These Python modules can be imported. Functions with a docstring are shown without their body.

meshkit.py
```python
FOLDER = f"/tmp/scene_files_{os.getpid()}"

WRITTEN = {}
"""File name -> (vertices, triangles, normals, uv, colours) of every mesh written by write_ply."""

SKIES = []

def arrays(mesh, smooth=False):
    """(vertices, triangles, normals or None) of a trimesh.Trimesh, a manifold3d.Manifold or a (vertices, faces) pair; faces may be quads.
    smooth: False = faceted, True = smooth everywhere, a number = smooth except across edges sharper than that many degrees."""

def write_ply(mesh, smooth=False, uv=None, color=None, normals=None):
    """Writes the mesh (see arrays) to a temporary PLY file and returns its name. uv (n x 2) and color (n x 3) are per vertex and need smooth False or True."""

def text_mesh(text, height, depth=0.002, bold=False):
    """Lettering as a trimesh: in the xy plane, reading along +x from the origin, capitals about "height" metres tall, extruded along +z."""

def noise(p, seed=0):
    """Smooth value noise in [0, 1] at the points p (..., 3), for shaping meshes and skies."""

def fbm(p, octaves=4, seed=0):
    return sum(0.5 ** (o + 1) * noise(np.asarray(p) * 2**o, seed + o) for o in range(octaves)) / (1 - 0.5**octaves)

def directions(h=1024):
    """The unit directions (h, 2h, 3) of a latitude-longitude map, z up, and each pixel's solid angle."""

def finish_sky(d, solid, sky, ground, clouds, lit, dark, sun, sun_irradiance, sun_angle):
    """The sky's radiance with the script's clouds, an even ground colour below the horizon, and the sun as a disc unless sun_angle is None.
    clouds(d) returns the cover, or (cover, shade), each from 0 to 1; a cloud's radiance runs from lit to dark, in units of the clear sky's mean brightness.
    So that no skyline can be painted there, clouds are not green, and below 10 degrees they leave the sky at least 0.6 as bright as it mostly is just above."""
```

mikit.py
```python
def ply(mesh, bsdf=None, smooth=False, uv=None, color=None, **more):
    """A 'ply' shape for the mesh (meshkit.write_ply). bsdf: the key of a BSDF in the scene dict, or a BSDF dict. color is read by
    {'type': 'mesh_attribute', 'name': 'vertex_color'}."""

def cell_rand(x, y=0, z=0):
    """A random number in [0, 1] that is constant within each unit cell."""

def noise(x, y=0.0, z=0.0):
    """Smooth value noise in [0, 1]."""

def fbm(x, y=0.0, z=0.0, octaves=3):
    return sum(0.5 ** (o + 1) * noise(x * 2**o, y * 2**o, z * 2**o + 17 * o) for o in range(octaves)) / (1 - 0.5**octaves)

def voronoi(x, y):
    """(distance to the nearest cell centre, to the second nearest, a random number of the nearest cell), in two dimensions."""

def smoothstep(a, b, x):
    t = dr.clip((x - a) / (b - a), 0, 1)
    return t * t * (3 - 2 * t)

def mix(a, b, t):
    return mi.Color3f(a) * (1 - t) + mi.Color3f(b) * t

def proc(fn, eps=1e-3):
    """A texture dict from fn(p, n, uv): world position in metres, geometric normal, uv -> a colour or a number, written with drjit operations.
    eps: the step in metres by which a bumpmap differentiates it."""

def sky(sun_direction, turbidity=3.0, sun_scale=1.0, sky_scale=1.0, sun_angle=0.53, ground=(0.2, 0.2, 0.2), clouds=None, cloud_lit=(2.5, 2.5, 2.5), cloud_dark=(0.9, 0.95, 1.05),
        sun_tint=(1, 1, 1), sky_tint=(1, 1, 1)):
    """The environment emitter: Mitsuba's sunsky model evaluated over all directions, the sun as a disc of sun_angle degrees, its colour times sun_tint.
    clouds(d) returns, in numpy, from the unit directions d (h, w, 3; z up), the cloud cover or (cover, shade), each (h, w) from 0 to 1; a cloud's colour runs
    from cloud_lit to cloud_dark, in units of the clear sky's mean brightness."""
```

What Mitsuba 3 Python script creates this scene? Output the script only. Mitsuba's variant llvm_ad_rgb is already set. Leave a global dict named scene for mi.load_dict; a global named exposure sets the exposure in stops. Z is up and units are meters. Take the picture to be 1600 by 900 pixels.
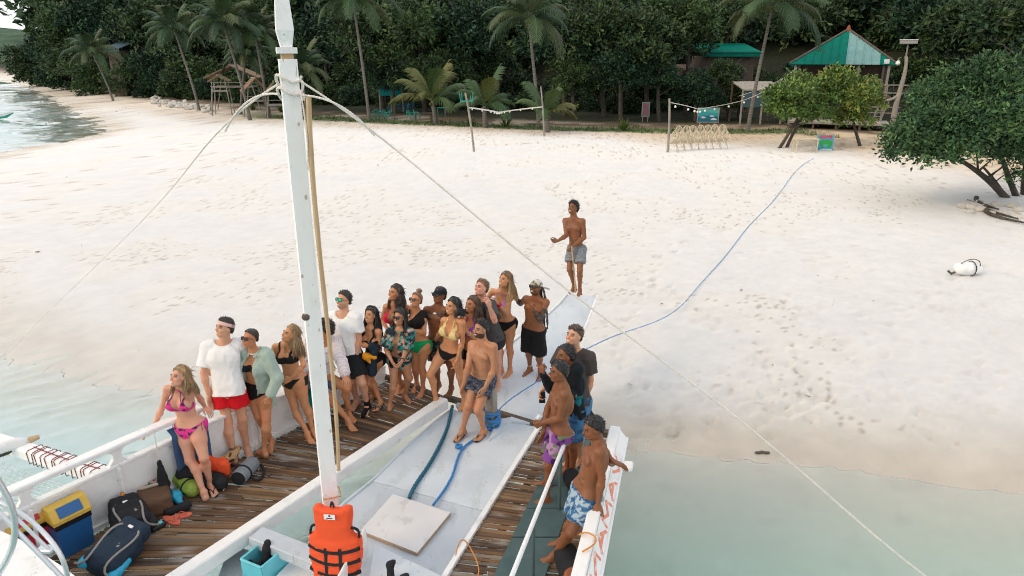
import math, random, numpy as np, trimesh, mitsuba as mi, drjit as dr, mikit, meshkit
from mikit import proc, noise, fbm, voronoi, cell_rand, smoothstep, mix
T = mi.ScalarTransform4f
scene, labels = {}, {}
rnd = random.Random(7)
RNG = np.random.default_rng(7)
# ---------------------------------------------------------------- camera, sky, exposure
F, TH, H0 = 1081.0, math.atan(360 / 1081.0), 6.0
CT, ST = math.cos(TH), math.sin(TH)
scene['camera'] = {'type': 'perspective', 'fov': 2 * math.degrees(math.atan(800 / F)), 'fov_axis': 'x', 'near_clip': 0.05, 'far_clip': 4000.0,
                   'to_world': T().look_at(origin=[0, 0, H0], target=[0, CT, H0 - ST], up=[0, 0, 1])}
SUN = np.array([-0.80, -0.42, 0.55])


def sky_clouds(d):
    n = meshkit.fbm(d * [2.2, 2.2, 5.0], 4, 3)
    return np.clip(0.86 + 0.3 * (n - 0.5), 0, 1), np.clip((n - 0.45) * 1.1, 0, 0.5)


scene['sky'] = mikit.sky(SUN.tolist(), turbidity=3.0, sun_scale=0.18, sun_angle=22, sun_tint=(1.05, 1.0, 0.91), clouds=sky_clouds,
                         cloud_lit=(2.45, 2.46, 2.48), cloud_dark=(1.5, 1.5, 1.52), ground=(0.35, 0.34, 0.31))
exposure = 2.38


# ---------------------------------------------------------------- helpers
def ray(px, py):
    """Direction through a pixel of the 1600 x 900 photograph (used to measure where things stand)."""
    r, dn = (px - 800) / F, (py - 450) / F
    return np.array([r, CT - dn * ST, -ST - dn * CT])


def Pz(px, py, z):
    d = ray(px, py)
    return np.array([0, 0, H0]) + d * ((z - H0) / d[2])


def Py(px, py, y):
    d = ray(px, py)
    return np.array([0, 0, H0]) + d * (y / d[1])


def numbered(base):
    if base not in scene and base not in labels and not any(k.startswith(base + '__') for k in scene):
        return base
    i = 1
    while True:
        k = f'{base}_{i:03d}'
        if k not in scene and k not in labels and k not in USED:
            return k
        i += 1


USED = set()


def thing(name, label, cat, group=None, kind=None):
    k = name if name not in USED else next(f'{name}_{i:03d}' for i in range(1, 9999) if f'{name}_{i:03d}' not in USED)
    USED.add(k)
    labels[k] = {'label': label, 'category': cat}
    if group:
        labels[k]['group'] = group
    if kind:
        labels[k]['kind'] = kind
    return k


def put(key, mesh, bsdf, smooth=False, color=None, **kw):
    scene[key] = mikit.ply(mesh, bsdf, smooth=smooth, color=color, **kw)
    return key


def part(parent, name, mesh, bsdf, smooth=False, color=None, label=None, kind=None, **kw):
    b = f'{parent}__{name}'
    k = b if b not in USED else next(f'{b}_{i:03d}' for i in range(1, 9999) if f'{b}_{i:03d}' not in USED)
    USED.add(k)
    put(k, mesh, bsdf, smooth, color, **kw)
    if label or kind:
        labels[k] = {}
        if label:
            labels[k]['label'] = label
        if kind:
            labels[k]['kind'] = kind
    return k


def one(name, label, cat, mesh, bsdf, smooth=False, color=None, group=None, kind=None, **kw):
    return put(thing(name, label, cat, group, kind), mesh, bsdf, smooth, color, **kw)


def nrm(v):
    v = np.asarray(v, float)
    return v / max(np.linalg.norm(v), 1e-12)


def cat(ms):
    """Join (v, f) pairs / trimesh meshes."""
    vs, fs, n = [], [], 0
    for m in ms:
        v, f = (m.vertices, m.faces) if hasattr(m, 'vertices') else m
        f = np.asarray(f)
        if f.shape[1] == 4:
            f = np.vstack([f[:, [0, 1, 2]], f[:, [0, 2, 3]]])
        vs.append(np.asarray(v, float)); fs.append(f + n); n += len(v)
    return np.vstack(vs), np.vstack(fs)


def frame(x, y, z, o):
    M = np.eye(4); M[:3, 0], M[:3, 1], M[:3, 2], M[:3, 3] = x, y, z, o
    return M


def xf(m, M):
    v, f = (m.vertices, m.faces) if hasattr(m, 'vertices') else m
    return np.asarray(v) @ M[:3, :3].T + M[:3, 3], np.asarray(f)


def box(sx, sy, sz, M=None, c=0.0):
    """A box centred on the origin with chamfered edges (c metres)."""
    if c <= 0:
        m = trimesh.creation.box((sx, sy, sz)); v, f = m.vertices, m.faces
    else:
        import manifold3d as m3
        hx, hy, hz = sx / 2, sy / 2, sz / 2
        pts = []
        for a in (-1, 1):
            for b in (-1, 1):
                for d in (-1, 1):
                    pts += [(a * hx, b * (hy - c), d * (hz - c)), (a * (hx - c), b * hy, d * (hz - c)), (a * (hx - c), b * (hy - c), d * hz)]
        q = m3.Manifold.hull_points(np.array(pts)).to_mesh()
        v, f = np.array(q.vert_properties[:, :3]), np.array(q.tri_verts)
    return xf((v, f), M) if M is not None else (np.array(v), np.array(f))


def beam(a, b, w, t, up=(0, 0, 1), c=0.006):
    """A bar from a to b, w wide, t thick along up."""
    a, b = np.asarray(a, float), np.asarray(b, float)
    x = nrm(b - a); y = nrm(np.cross(up, x)); z = np.cross(x, y)
    return box(np.linalg.norm(b - a), w, t, frame(x, y, z, (a + b) / 2), min(c, w / 3, t / 3))


def tube(pts, r, n=8, cap=True):
    pts = np.asarray(pts, float); m = len(pts)
    r = np.broadcast_to(np.asarray(r, float), (m,))
    t = np.gradient(pts, axis=0); t /= np.linalg.norm(t, axis=1, keepdims=True) + 1e-12
    u = np.cross(t[0], [0.3, 0.2, 0.93] if abs(t[0][2]) < 0.9 else [1, 0.1, 0]); u /= np.linalg.norm(u)
    a = np.arange(n) * 2 * np.pi / n; V = []
    for i in range(m):
        u = u - t[i] * (u @ t[i]); u /= np.linalg.norm(u) + 1e-12
        w = np.cross(t[i], u)
        V.append(pts[i] + r[i] * (np.cos(a)[:, None] * u + np.sin(a)[:, None] * w))
    V = np.vstack(V); j = np.arange(n); F_ = []
    for i in range(m - 1):
        p, q = i * n + j, i * n + (j + 1) % n
        F_ += [np.stack([p, q, q + n], 1), np.stack([p, q + n, p + n], 1)]
    if cap:
        V = np.vstack([V, pts[:1], pts[-1:]])
        F_ += [np.stack([np.full(n, m * n), (j + 1) % n, j], 1), np.stack([np.full(n, m * n + 1), (m - 1) * n + j, (m - 1) * n + (j + 1) % n], 1)]
    return V, np.vstack(F_)


def spline(pts, n=20):
    from scipy.interpolate import CubicSpline
    pts = np.asarray(pts, float)
    s = np.r_[0, np.cumsum(np.linalg.norm(np.diff(pts, axis=0), axis=1))]
    return CubicSpline(s, pts)(np.linspace(0, s[-1], n))


def prism(poly, z0, z1, M=None):
    """Extrude a convex or simple polygon (n x 2) from z0 to z1."""
    from shapely.geometry import Polygon
    m = trimesh.creation.extrude_polygon(Polygon(poly), z1 - z0, engine='earcut')
    v = np.array(m.vertices); v[:, 2] += z0
    return xf((v, m.faces), M) if M is not None else (v, np.array(m.faces))


def lathe(prof, n=24, M=None):
    m = trimesh.creation.revolve(np.asarray(prof, float), sections=n)
    return xf(m, M) if M is not None else (np.array(m.vertices), np.array(m.faces))


def along(d):
    """4 x 4 frame with z along d."""
    z = nrm(d); x = nrm(np.cross([0, 0, 1] if abs(z[2]) < 0.95 else [1, 0, 0], z))
    return x, np.cross(z, x), z


def mat(name, col, rough=0.5, bump=None, scale=0.003, **kw):
    b = {'type': 'principled', 'base_color': col if isinstance(col, dict) else {'type': 'rgb', 'value': list(col)}, 'roughness': rough, **kw}
    if bump is not None:
        b = {'type': 'bumpmap', 'arbitrary': proc(bump, eps=0.004), 'scale': scale, 'bsdf': b}
    scene[name] = {'type': 'twosided', 'bsdf': b}
    return name


VC = {'type': 'mesh_attribute', 'name': 'vertex_color'}


def sm(a, b, x):
    t = np.clip((x - a) / (b - a), 0, 1)
    return t * t * (3 - 2 * t)


def nfbm(p, s, o=3, seed=0):
    return meshkit.fbm(np.asarray(p) * s + 100.0, o, seed)


# ---------------------------------------------------------------- signed-distance modelling (bodies, clothes, bags)
def smin(a, b, k):
    h = np.maximum(k - np.abs(a - b), 0) / k
    return np.minimum(a, b) - h * h * k * 0.25


class Sdf:
    """A list of primitives, each with its own bounds, that can be meshed by surface nets on a grid of any step."""

    def __init__(self):
        self.ops = []

    def cone(self, a, b, ra, rb, k=0.02, flat=False):
        a, b = np.asarray(a, float), np.asarray(b, float)
        ba = b - a; L2 = max(ba @ ba, 1e-9); L = math.sqrt(L2)
        rm = max(ra, rb)
        lo, hi = np.minimum(a, b) - rm, np.maximum(a, b) + rm

        def fn(p):
            q = p - a; t = q @ ba / L2; tc = np.clip(t, 0, 1)
            d = np.linalg.norm(q - tc[..., None] * ba, axis=-1) - (ra + (rb - ra) * tc)
            if flat:
                d = np.maximum(np.linalg.norm(q - t[..., None] * ba, axis=-1) - (ra + (rb - ra) * tc), np.maximum(-t, t - 1) * L)
            return d
        self.ops.append((fn, lo, hi, k, 'u')); return self

    def ell(self, c, ax, r, k=0.02, op='u'):
        c, ax, r = np.asarray(c, float), np.asarray(ax, float), np.asarray(r, float)
        e = np.sqrt(((ax.T * r) ** 2).sum(1)) if False else np.abs(ax.T * r).sum(1)

        def fn(p):
            q = (p - c) @ ax.T
            k0 = np.linalg.norm(q / r, axis=-1); k1 = np.linalg.norm(q / (r * r), axis=-1)
            return k0 * (k0 - 1) / np.maximum(k1, 1e-6)
        self.ops.append((fn, c - e, c + e, k, op)); return self

    def rbox(self, c, ax, half, r, k=.02):
        c, ax, half = np.asarray(c, float), np.asarray(ax, float), np.asarray(half, float)
        e = np.abs(ax.T * half).sum(1)

        def f(p):
            q = np.abs((p - c) @ ax.T) - (half - r)
            return np.linalg.norm(np.maximum(q, 0), axis=-1) + np.minimum(q.max(-1), 0) - r
        self.ops.append((f, c - e, c + e, k, 'u')); return self

    def fn(self, f, lo, hi, k=0.02, op='u'):
        self.ops.append((f, np.asarray(lo, float), np.asarray(hi, float), k, op)); return self

    def cut(self, f):
        """Keep where f < 0 (everywhere)."""
        self.ops.append((f, None, None, 0, 'c')); return self

    def disp(self, f):
        self.ops.append((f, None, None, 0, 'd')); return self

    def bounds(self):
        lo = np.min([o[1] for o in self.ops if o[4] == 'u'], 0); hi = np.max([o[2] for o in self.ops if o[4] == 'u'], 0)
        return lo, hi

    def mesh(self, h, lo=None, hi=None):
        l, u = self.bounds()
        lo = l if lo is None else np.asarray(lo); hi = u if hi is None else np.asarray(hi)
        lo, hi = lo - 3 * h, hi + 3 * h
        n = np.ceil((hi - lo) / h).astype(int) + 1
        d = np.full(n, 0.15, np.float32)
        ax = [lo[i] + h * np.arange(n[i]) for i in range(3)]
        for f, a, b, k, op in self.ops:
            if a is None:
                s = [slice(0, n[i]) for i in range(3)]
            else:
                m = k + 3 * h
                i0 = np.clip(np.floor((a - m - lo) / h).astype(int), 0, n); i1 = np.clip(np.ceil((b + m - lo) / h).astype(int) + 1, 0, n)
                if (i1 <= i0).any():
                    continue
                s = [slice(i0[i], i1[i]) for i in range(3)]
            P = np.stack(np.meshgrid(*[ax[i][s[i]] for i in range(3)], indexing='ij'), -1)
            cur = d[tuple(s)]
            if op == 'u':
                d[tuple(s)] = smin(cur, f(P), max(k, 1e-6))
            elif op == 's':
                v = -f(P); kk = max(k, 1e-6)
                d[tuple(s)] = -smin(-cur, -v, kk)
            elif op == 'c':
                d[tuple(s)] = np.maximum(cur, f(P))
            elif op == 'd':
                near = np.abs(cur) < 0.06
                cur[near] += f(P[near]); d[tuple(s)] = cur
        return nets(d, lo, h)


def nets(d, lo, h):
    """Surface nets: (vertices, quads as triangles) of the zero level of the grid d."""
    n = np.array(d.shape); ins = d < 0
    c = [ins[i:n[0] - 1 + i, j:n[1] - 1 + j, k:n[2] - 1 + k] for i in (0, 1) for j in (0, 1) for k in (0, 1)]
    cnt = sum(x.astype(np.int8) for x in c)
    act = (cnt > 0) & (cnt < 8)
    idx = np.full(act.shape, -1, np.int64); cells = np.argwhere(act); idx[act] = np.arange(len(cells))
    off = np.array([(i, j, k) for i in (0, 1) for j in (0, 1) for k in (0, 1)])
    val = np.stack([d[cells[:, 0] + o[0], cells[:, 1] + o[1], cells[:, 2] + o[2]] for o in off], 1).astype(float)
    acc, w = np.zeros((len(cells), 3)), np.zeros(len(cells))
    for a in range(8):
        for b in range(a + 1, 8):
            if np.abs(off[a] - off[b]).sum() == 1:
                x = (val[:, a] < 0) != (val[:, b] < 0)
                t = val[:, a] / np.where(x, val[:, a] - val[:, b], 1)
                p = off[a] + t[:, None] * (off[b] - off[a])
                acc[x] += p[x]; w[x] += 1
    V = lo + h * (cells + acc / w[:, None])
    Fs = []
    for axis in range(3):
        u, v = (axis + 1) % 3, (axis + 2) % 3
        s0 = [slice(None)] * 3; s1 = [slice(None)] * 3
        s0[axis] = slice(0, n[axis] - 1); s1[axis] = slice(1, n[axis])
        A, B = ins[tuple(s0)], ins[tuple(s1)]
        e = np.argwhere(A != B)
        ok = (e[:, u] > 0) & (e[:, v] > 0) & (e[:, u] < n[u] - 1) & (e[:, v] < n[v] - 1)
        e = e[ok]; flip = A[e[:, 0], e[:, 1], e[:, 2]]
        du, dv = np.eye(3, dtype=int)[u], np.eye(3, dtype=int)[v]
        g = lambda x: idx[x[:, 0], x[:, 1], x[:, 2]]
        q = np.stack([g(e - du - dv), g(e - dv), g(e), g(e - du)], 1)
        q = np.where(flip[:, None], q, q[:, ::-1])
        Fs.append(q)
    Q = np.vstack(Fs)
    return V, np.vstack([Q[:, [0, 1, 2]], Q[:, [0, 2, 3]]])


def clip_iso(V, Fc, s):
    """Keep the part of the mesh where the vertex field s > 0 (triangles cut along the zero line)."""
    keep = (s > 0)[Fc]; k = keep.sum(1)
    out = [Fc[k == 3]]; V2 = [V]; n = len(V)
    for want in (1, 2):
        tri = Fc[k == want]; kp = keep[k == want]
        if not len(tri):
            continue
        lone = np.argmax(kp if want == 1 else ~kp, 1); r = np.arange(len(tri))
        a, b, c = tri[r, lone], tri[r, (lone + 1) % 3], tri[r, (lone + 2) % 3]
        ab = V[a] + (V[b] - V[a]) * (s[a] / (s[a] - s[b]))[:, None]; ac = V[a] + (V[c] - V[a]) * (s[a] / (s[a] - s[c]))[:, None]
        i1 = n + np.arange(len(tri)); i2 = i1 + len(tri); n += 2 * len(tri)
        V2 += [ab, ac]
        out += [np.stack([a, i1, i2], 1)] if want == 1 else [np.stack([b, c, i2], 1), np.stack([b, i2, i1], 1)]
    V2, Fn = np.vstack(V2), np.vstack(out)
    used, inv = np.unique(Fn, return_inverse=True)
    return V2[used], inv.reshape(-1, 3)


def vnormals(V, Fc):
    n = np.zeros_like(V); c = np.cross(V[Fc[:, 1]] - V[Fc[:, 0]], V[Fc[:, 2]] - V[Fc[:, 0]])
    for k in range(3):
        np.add.at(n, Fc[:, k], c)
    return n / np.maximum(np.linalg.norm(n, axis=1, keepdims=True), 1e-12)
# ---------------------------------------------------------------- beach, seabed, water, hills
from shapely.geometry import Polygon, LineString
import shapely
SHORE = np.array([(90, -14), (30, 1.5), (14, 7.4), (7.3, 8.95), (4.2, 9.3), (1.74, 9.65), (-3, 10.9), (-7.1, 12.1), (-10.8, 13.4), (-15, 16), (-20, 20), (-27, 28), (-32, 38), (-33.8, 46.2), (-33.2, 54),
                  (-34.4, 60.9), (-45, 76), (-59.3, 94.5), (-85, 130), (-125, 180), (-210, 270), (-330, 420)], float)
VEG = np.array([(60, 12), (34, 22), (27.5, 30), (25.5, 38), (21, 45), (18.8, 47.5), (11, 48), (3, 50), (-5, 54.5), (-11.5, 58), (-17.5, 62), (-24, 66), (-33, 75), (-43, 86), (-60, 104), (-88, 140), (-120, 184), (-200, 276), (-318, 424)], float)
LAND = Polygon(list(map(tuple, SHORE)) + [(-330, 900), (700, 900), (700, -14)])
WOOD = Polygon(list(map(tuple, VEG)) + [(-318, 900), (700, 900), (700, 12)])


def sdist(line, poly, x, y):
    d = np.full(x.shape, 1e9); p = np.stack([x, y], -1)
    for a, b in zip(line[:-1], line[1:]):
        ab = b - a; t = np.clip(((p - a) @ ab) / (ab @ ab), 0, 1)
        d = np.minimum(d, np.linalg.norm(p - a - t[..., None] * ab, axis=-1))
    return np.where(shapely.contains_xy(poly, x, y), d, -d)


def ground(x, y):
    """Height of the ground (no footprints)."""
    x, y = np.asarray(x, float), np.asarray(y, float)
    d = sdist(SHORE, LAND, x, y); w = sdist(VEG, WOOD, x, y)
    wob = 1.3 * (meshkit.fbm(np.stack([x * .22, y * .22, 0 * x], -1), 2, 3) - .5) * np.exp(-np.abs(d) / 6)
    d = d + wob
    z = np.where(d > 0, 1.15 * (1 - np.exp(-d / 13)), np.maximum(d * .075, -2.4 + .0 * d))
    z = z + .16 * (meshkit.fbm(np.stack([x * .09, y * .09, 0 * x + 3], -1), 2, 5) - .5) * np.clip(d / 8, 0, 1)
    z = z + np.where(w > 14, (w - 14) * .36 * (1 - np.exp(-(w - 14) / 25)), 0) * np.clip(1.25 - w / 400, .2, 1)
    return z, d, w


def gz(x, y):
    return float(ground(np.array([x]), np.array([y]))[0][0])


def grow(a, b, h, g, lim):
    out = [a]
    while out[-1] < lim:
        out.append(out[-1] + h); h *= g
    return out[1:]


def build_ground():
    r = np.random.default_rng(5)
    ys = np.r_[np.array(grow(8, 0, .35, 1.12, 48)) * 0, np.arange(-10, 7, .5), np.arange(7, 22, .085), grow(22, 0, .09, 1.022, 900)]
    ys = np.unique(ys[ys != 0]); ys = np.r_[ys]
    xs = np.r_[-np.array(grow(15, 0, .16, 1.045, 420))[::-1], np.arange(-15, 16, .085), grow(16, 0, .10, 1.04, 420)]
    X, Y = np.meshgrid(xs, ys); z, d, w = ground(X, Y)
    # trampled sand, footprints, drag marks
    P = np.stack([X, Y, 0 * X], -1)
    dry = sm(1.6, 5, d) * (1 - sm(-1, 2, w)); dist = np.hypot(X, Y)
    tr = sm(.36, .62, meshkit.fbm(P * .16, 3, 11) + .18 * sm(-2, 14, X) - .16 * sm(2, -12, X) + .12 * sm(14, 26, Y))
    dz = .017 * dry * (tr * .9 * sm(-9, 6, X) + .05) * (1 - .45 * sm(22, 34, Y)) * (np.abs(meshkit.fbm(P * 3.4, 2, 21) - .5) * 2 - .35) + .012 * dry * (meshkit.fbm(P * 9, 2, 31) - .5)
    dz += -.02 * sm(.8, 2.0, d) * (1 - sm(2.0, 2.4, d + .5 * (meshkit.fbm(P * .7, 2, 8) - .5)))           # tide line step
    feet = []

    def trail(x0, y0, x1, y1, n, jit):
        a = math.atan2(y1 - y0, x1 - x0)
        for t in np.linspace(0, 1, n):
            s = 1 if len(feet) % 2 else -1
            feet.append((x0 + (x1 - x0) * t - s * .11 * math.sin(a) + r.normal() * jit, y0 + (y1 - y0) * t + s * .11 * math.cos(a) + r.normal() * jit, a + r.normal() * .2))
    for q in [((1330, 640), (1000, 560), 9), ((1240, 630), (1180, 540), 14), ((1310, 620), (1230, 520), 12), ((1180, 640), (1160, 560), 8), ((1290, 600), (1150, 590), 12), ((1100, 620), (990, 640), 8), ((1480, 640), (1330, 560), 8),
              ((1010, 620), (960, 520), 10), ((1230, 590), (1290, 640), 10), ((1200, 540), (1000, 430), 16), ((1350, 560), (1500, 420), 14), ((960, 500), (1060, 380), 12)]:
        a, b = Pz(*q[0], .45), Pz(*q[1], .6); trail(a[0], a[1], b[0], b[1], q[2], .10)
    for _ in range(170):
        px, py = 960 + 620 * r.random() ** .9, 280 + 350 * r.random() ** .8
        a = Pz(px, py, .7); feet.append((a[0], a[1], r.random() * 6.28))
    for fx, fy, a in feet:
        i0, i1 = np.searchsorted(xs, [fx - .4, fx + .4]); j0, j1 = np.searchsorted(ys, [fy - .4, fy + .4])
        if i1 <= i0 or j1 <= j0:
            continue
        u = (X[j0:j1, i0:i1] - fx) * math.cos(a) + (Y[j0:j1, i0:i1] - fy) * math.sin(a); v = -(X[j0:j1, i0:i1] - fx) * math.sin(a) + (Y[j0:j1, i0:i1] - fy) * math.cos(a)
        q = np.hypot(u / .16, v / .085); k = .6 + .8 * r.random()
        dz[j0:j1, i0:i1] += k * (-.050 * np.exp(-q ** 2.5) + .020 * np.exp(-((q - 1.35) / .35) ** 2))
    for pts in ([(1235, 300), (1290, 400), (1400, 500), (1560, 650)], [(1225, 310), (1275, 400), (1380, 510), (1530, 660)]):
        W_ = np.array([Pz(*p, .8)[:2] for p in pts]); W_ = spline(np.c_[W_, 0 * W_[:, 0]], 40)[:, :2]
        dl = np.full(X.shape, 9.0)
        for p in W_:
            dl = np.minimum(dl, np.hypot(X - p[0], Y - p[1]))
        dl = np.minimum(dl, 9)
        dz += -.03 * np.exp(-(dl / .10) ** 2)
    bed = sm(.2, -.6, d)
    dz += bed * .02 * (np.sin(5.5 * (X * .35 + Y) + 3 * meshkit.fbm(P * .8, 2, 3)) * .5) * sm(.1, .6, meshkit.fbm(P * .4, 2, 9))
    Z = z + dz
    # colours of the sand, wet sand, weed, litter under the trees
    n1, n2, n3 = meshkit.fbm(P * .35, 3, 41), meshkit.fbm(P * 2.6, 3, 42), meshkit.fbm(P * 12, 2, 43)
    C = np.array([.648, .638, .622]) * (1 + .10 * (n1 - .5) + .10 * (n2 - .5) + .10 * (n3 - .5))[..., None]
    warm = sm(.42, .62, n1)[..., None]; C = C * (1 - warm * [.0, .018, .045])

    def blend(m, col):
        nonlocal C
        C = C * (1 - m[..., None]) + np.array(col) * (.85 + .3 * n2[..., None]) * m[..., None]
    blend(sm(2.6, .3, d + 1.2 * (n1 - .5)) * (.42 + .18 * sm(-4, 3, X)), (.500, .440, .360))
    blend(sm(1.5, .2, d + 1.0 * (n1 - .5)) * sm(0, 2, X) * .35, (.45, .385, .30))
    rt = sm(-4, 1, X)
    blend(sm(-.6, -2.6, d) * .85 * rt, (.52, .545, .465))
    blend(sm(-.4, -2.0, d) * .9 * (1 - rt), (.60, .645, .655))
    blend(sm(-2, -14, d) * (.7 * rt + .25) * (1 - sm(-22, -30, X)), (.27, .34, .31))
    blend(sm(.42, .72, n2) * sm(.2, -1.5, d) * .16 * sm(.3, .7, n1), (.24, .27, .19))
    litter = sm(-6.5 - 3.5 * sm(4, 12, X), -.5, w + 3.0 * (n1 - .5)) * (.50 + .38 * sm(4, 12, X))
    blend(litter, (.46, .345, .215))
    spk = (sm(.66, .72, n3) * sm(-9, -2, w) + sm(.73, .78, n3) * sm(.48, .58, n1) * (dist < 60)) * (d > 1)
    blend(np.clip(spk, 0, 1) * .5, (.20, .13, .07))
    # grass strip at the edge of the wood, bare earth inside, painted canopy shade deeper in
    g = sm(-.5, .6, w + 1.6 * (n2 - .5)) * sm(4.5, 2.8, w + 1.2 * (n1 - .5))
    gm = g * sm(-30, -22, X) * sm(22, 19, X)
    blend(np.clip(gm, 0, 1) * .95, (.060, .095, .030))
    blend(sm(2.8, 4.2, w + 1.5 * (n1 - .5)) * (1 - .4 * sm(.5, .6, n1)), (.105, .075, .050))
    blend(sm(5, 9, w), (.022, .026, .014))  # shade under the canopy, put into the ground colour
    lag = sm(3.5, .5, d) * sm(-22, -30, X) * sm(.42, .6, n2) * .6
    blend(lag, (.33, .25, .14))
    n0, n1_ = X.shape; I = np.arange(n0 * n1_).reshape(n0, n1_)
    q = np.stack([I[:-1, :-1], I[:-1, 1:], I[1:, 1:], I[1:, :-1]], -1).reshape(-1, 4)
    V = np.stack([X, Y, Z], -1).reshape(-1, 3); Fq = np.vstack([q[:, [0, 1, 2]], q[:, [0, 2, 3]]])
    k = 'beach_ground'; USED.add(k)
    labels[k] = {'label': 'pale sand beach with footprints running down into shallow water', 'category': 'beach', 'kind': 'structure'}
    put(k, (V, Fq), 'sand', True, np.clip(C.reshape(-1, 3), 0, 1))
    print('ground', len(V))


def sand_bump(p, n, uv):
    near = smoothstep(60.0, 8.0, dr.sqrt(p.x * p.x + p.y * p.y))
    return fbm(p.x * 28, p.y * 28, 0.0, 3) * near + .12 * fbm(p.x * 7, p.y * 7, 2.0, 2)


scene['sand'] = {'type': 'twosided', 'bsdf': {'type': 'bumpmap', 'arbitrary': proc(sand_bump, eps=.006), 'scale': .020, 'bsdf': {'type': 'principled', 'base_color': VC, 'roughness': .9, 'specular': .25}}}
build_ground()


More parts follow.
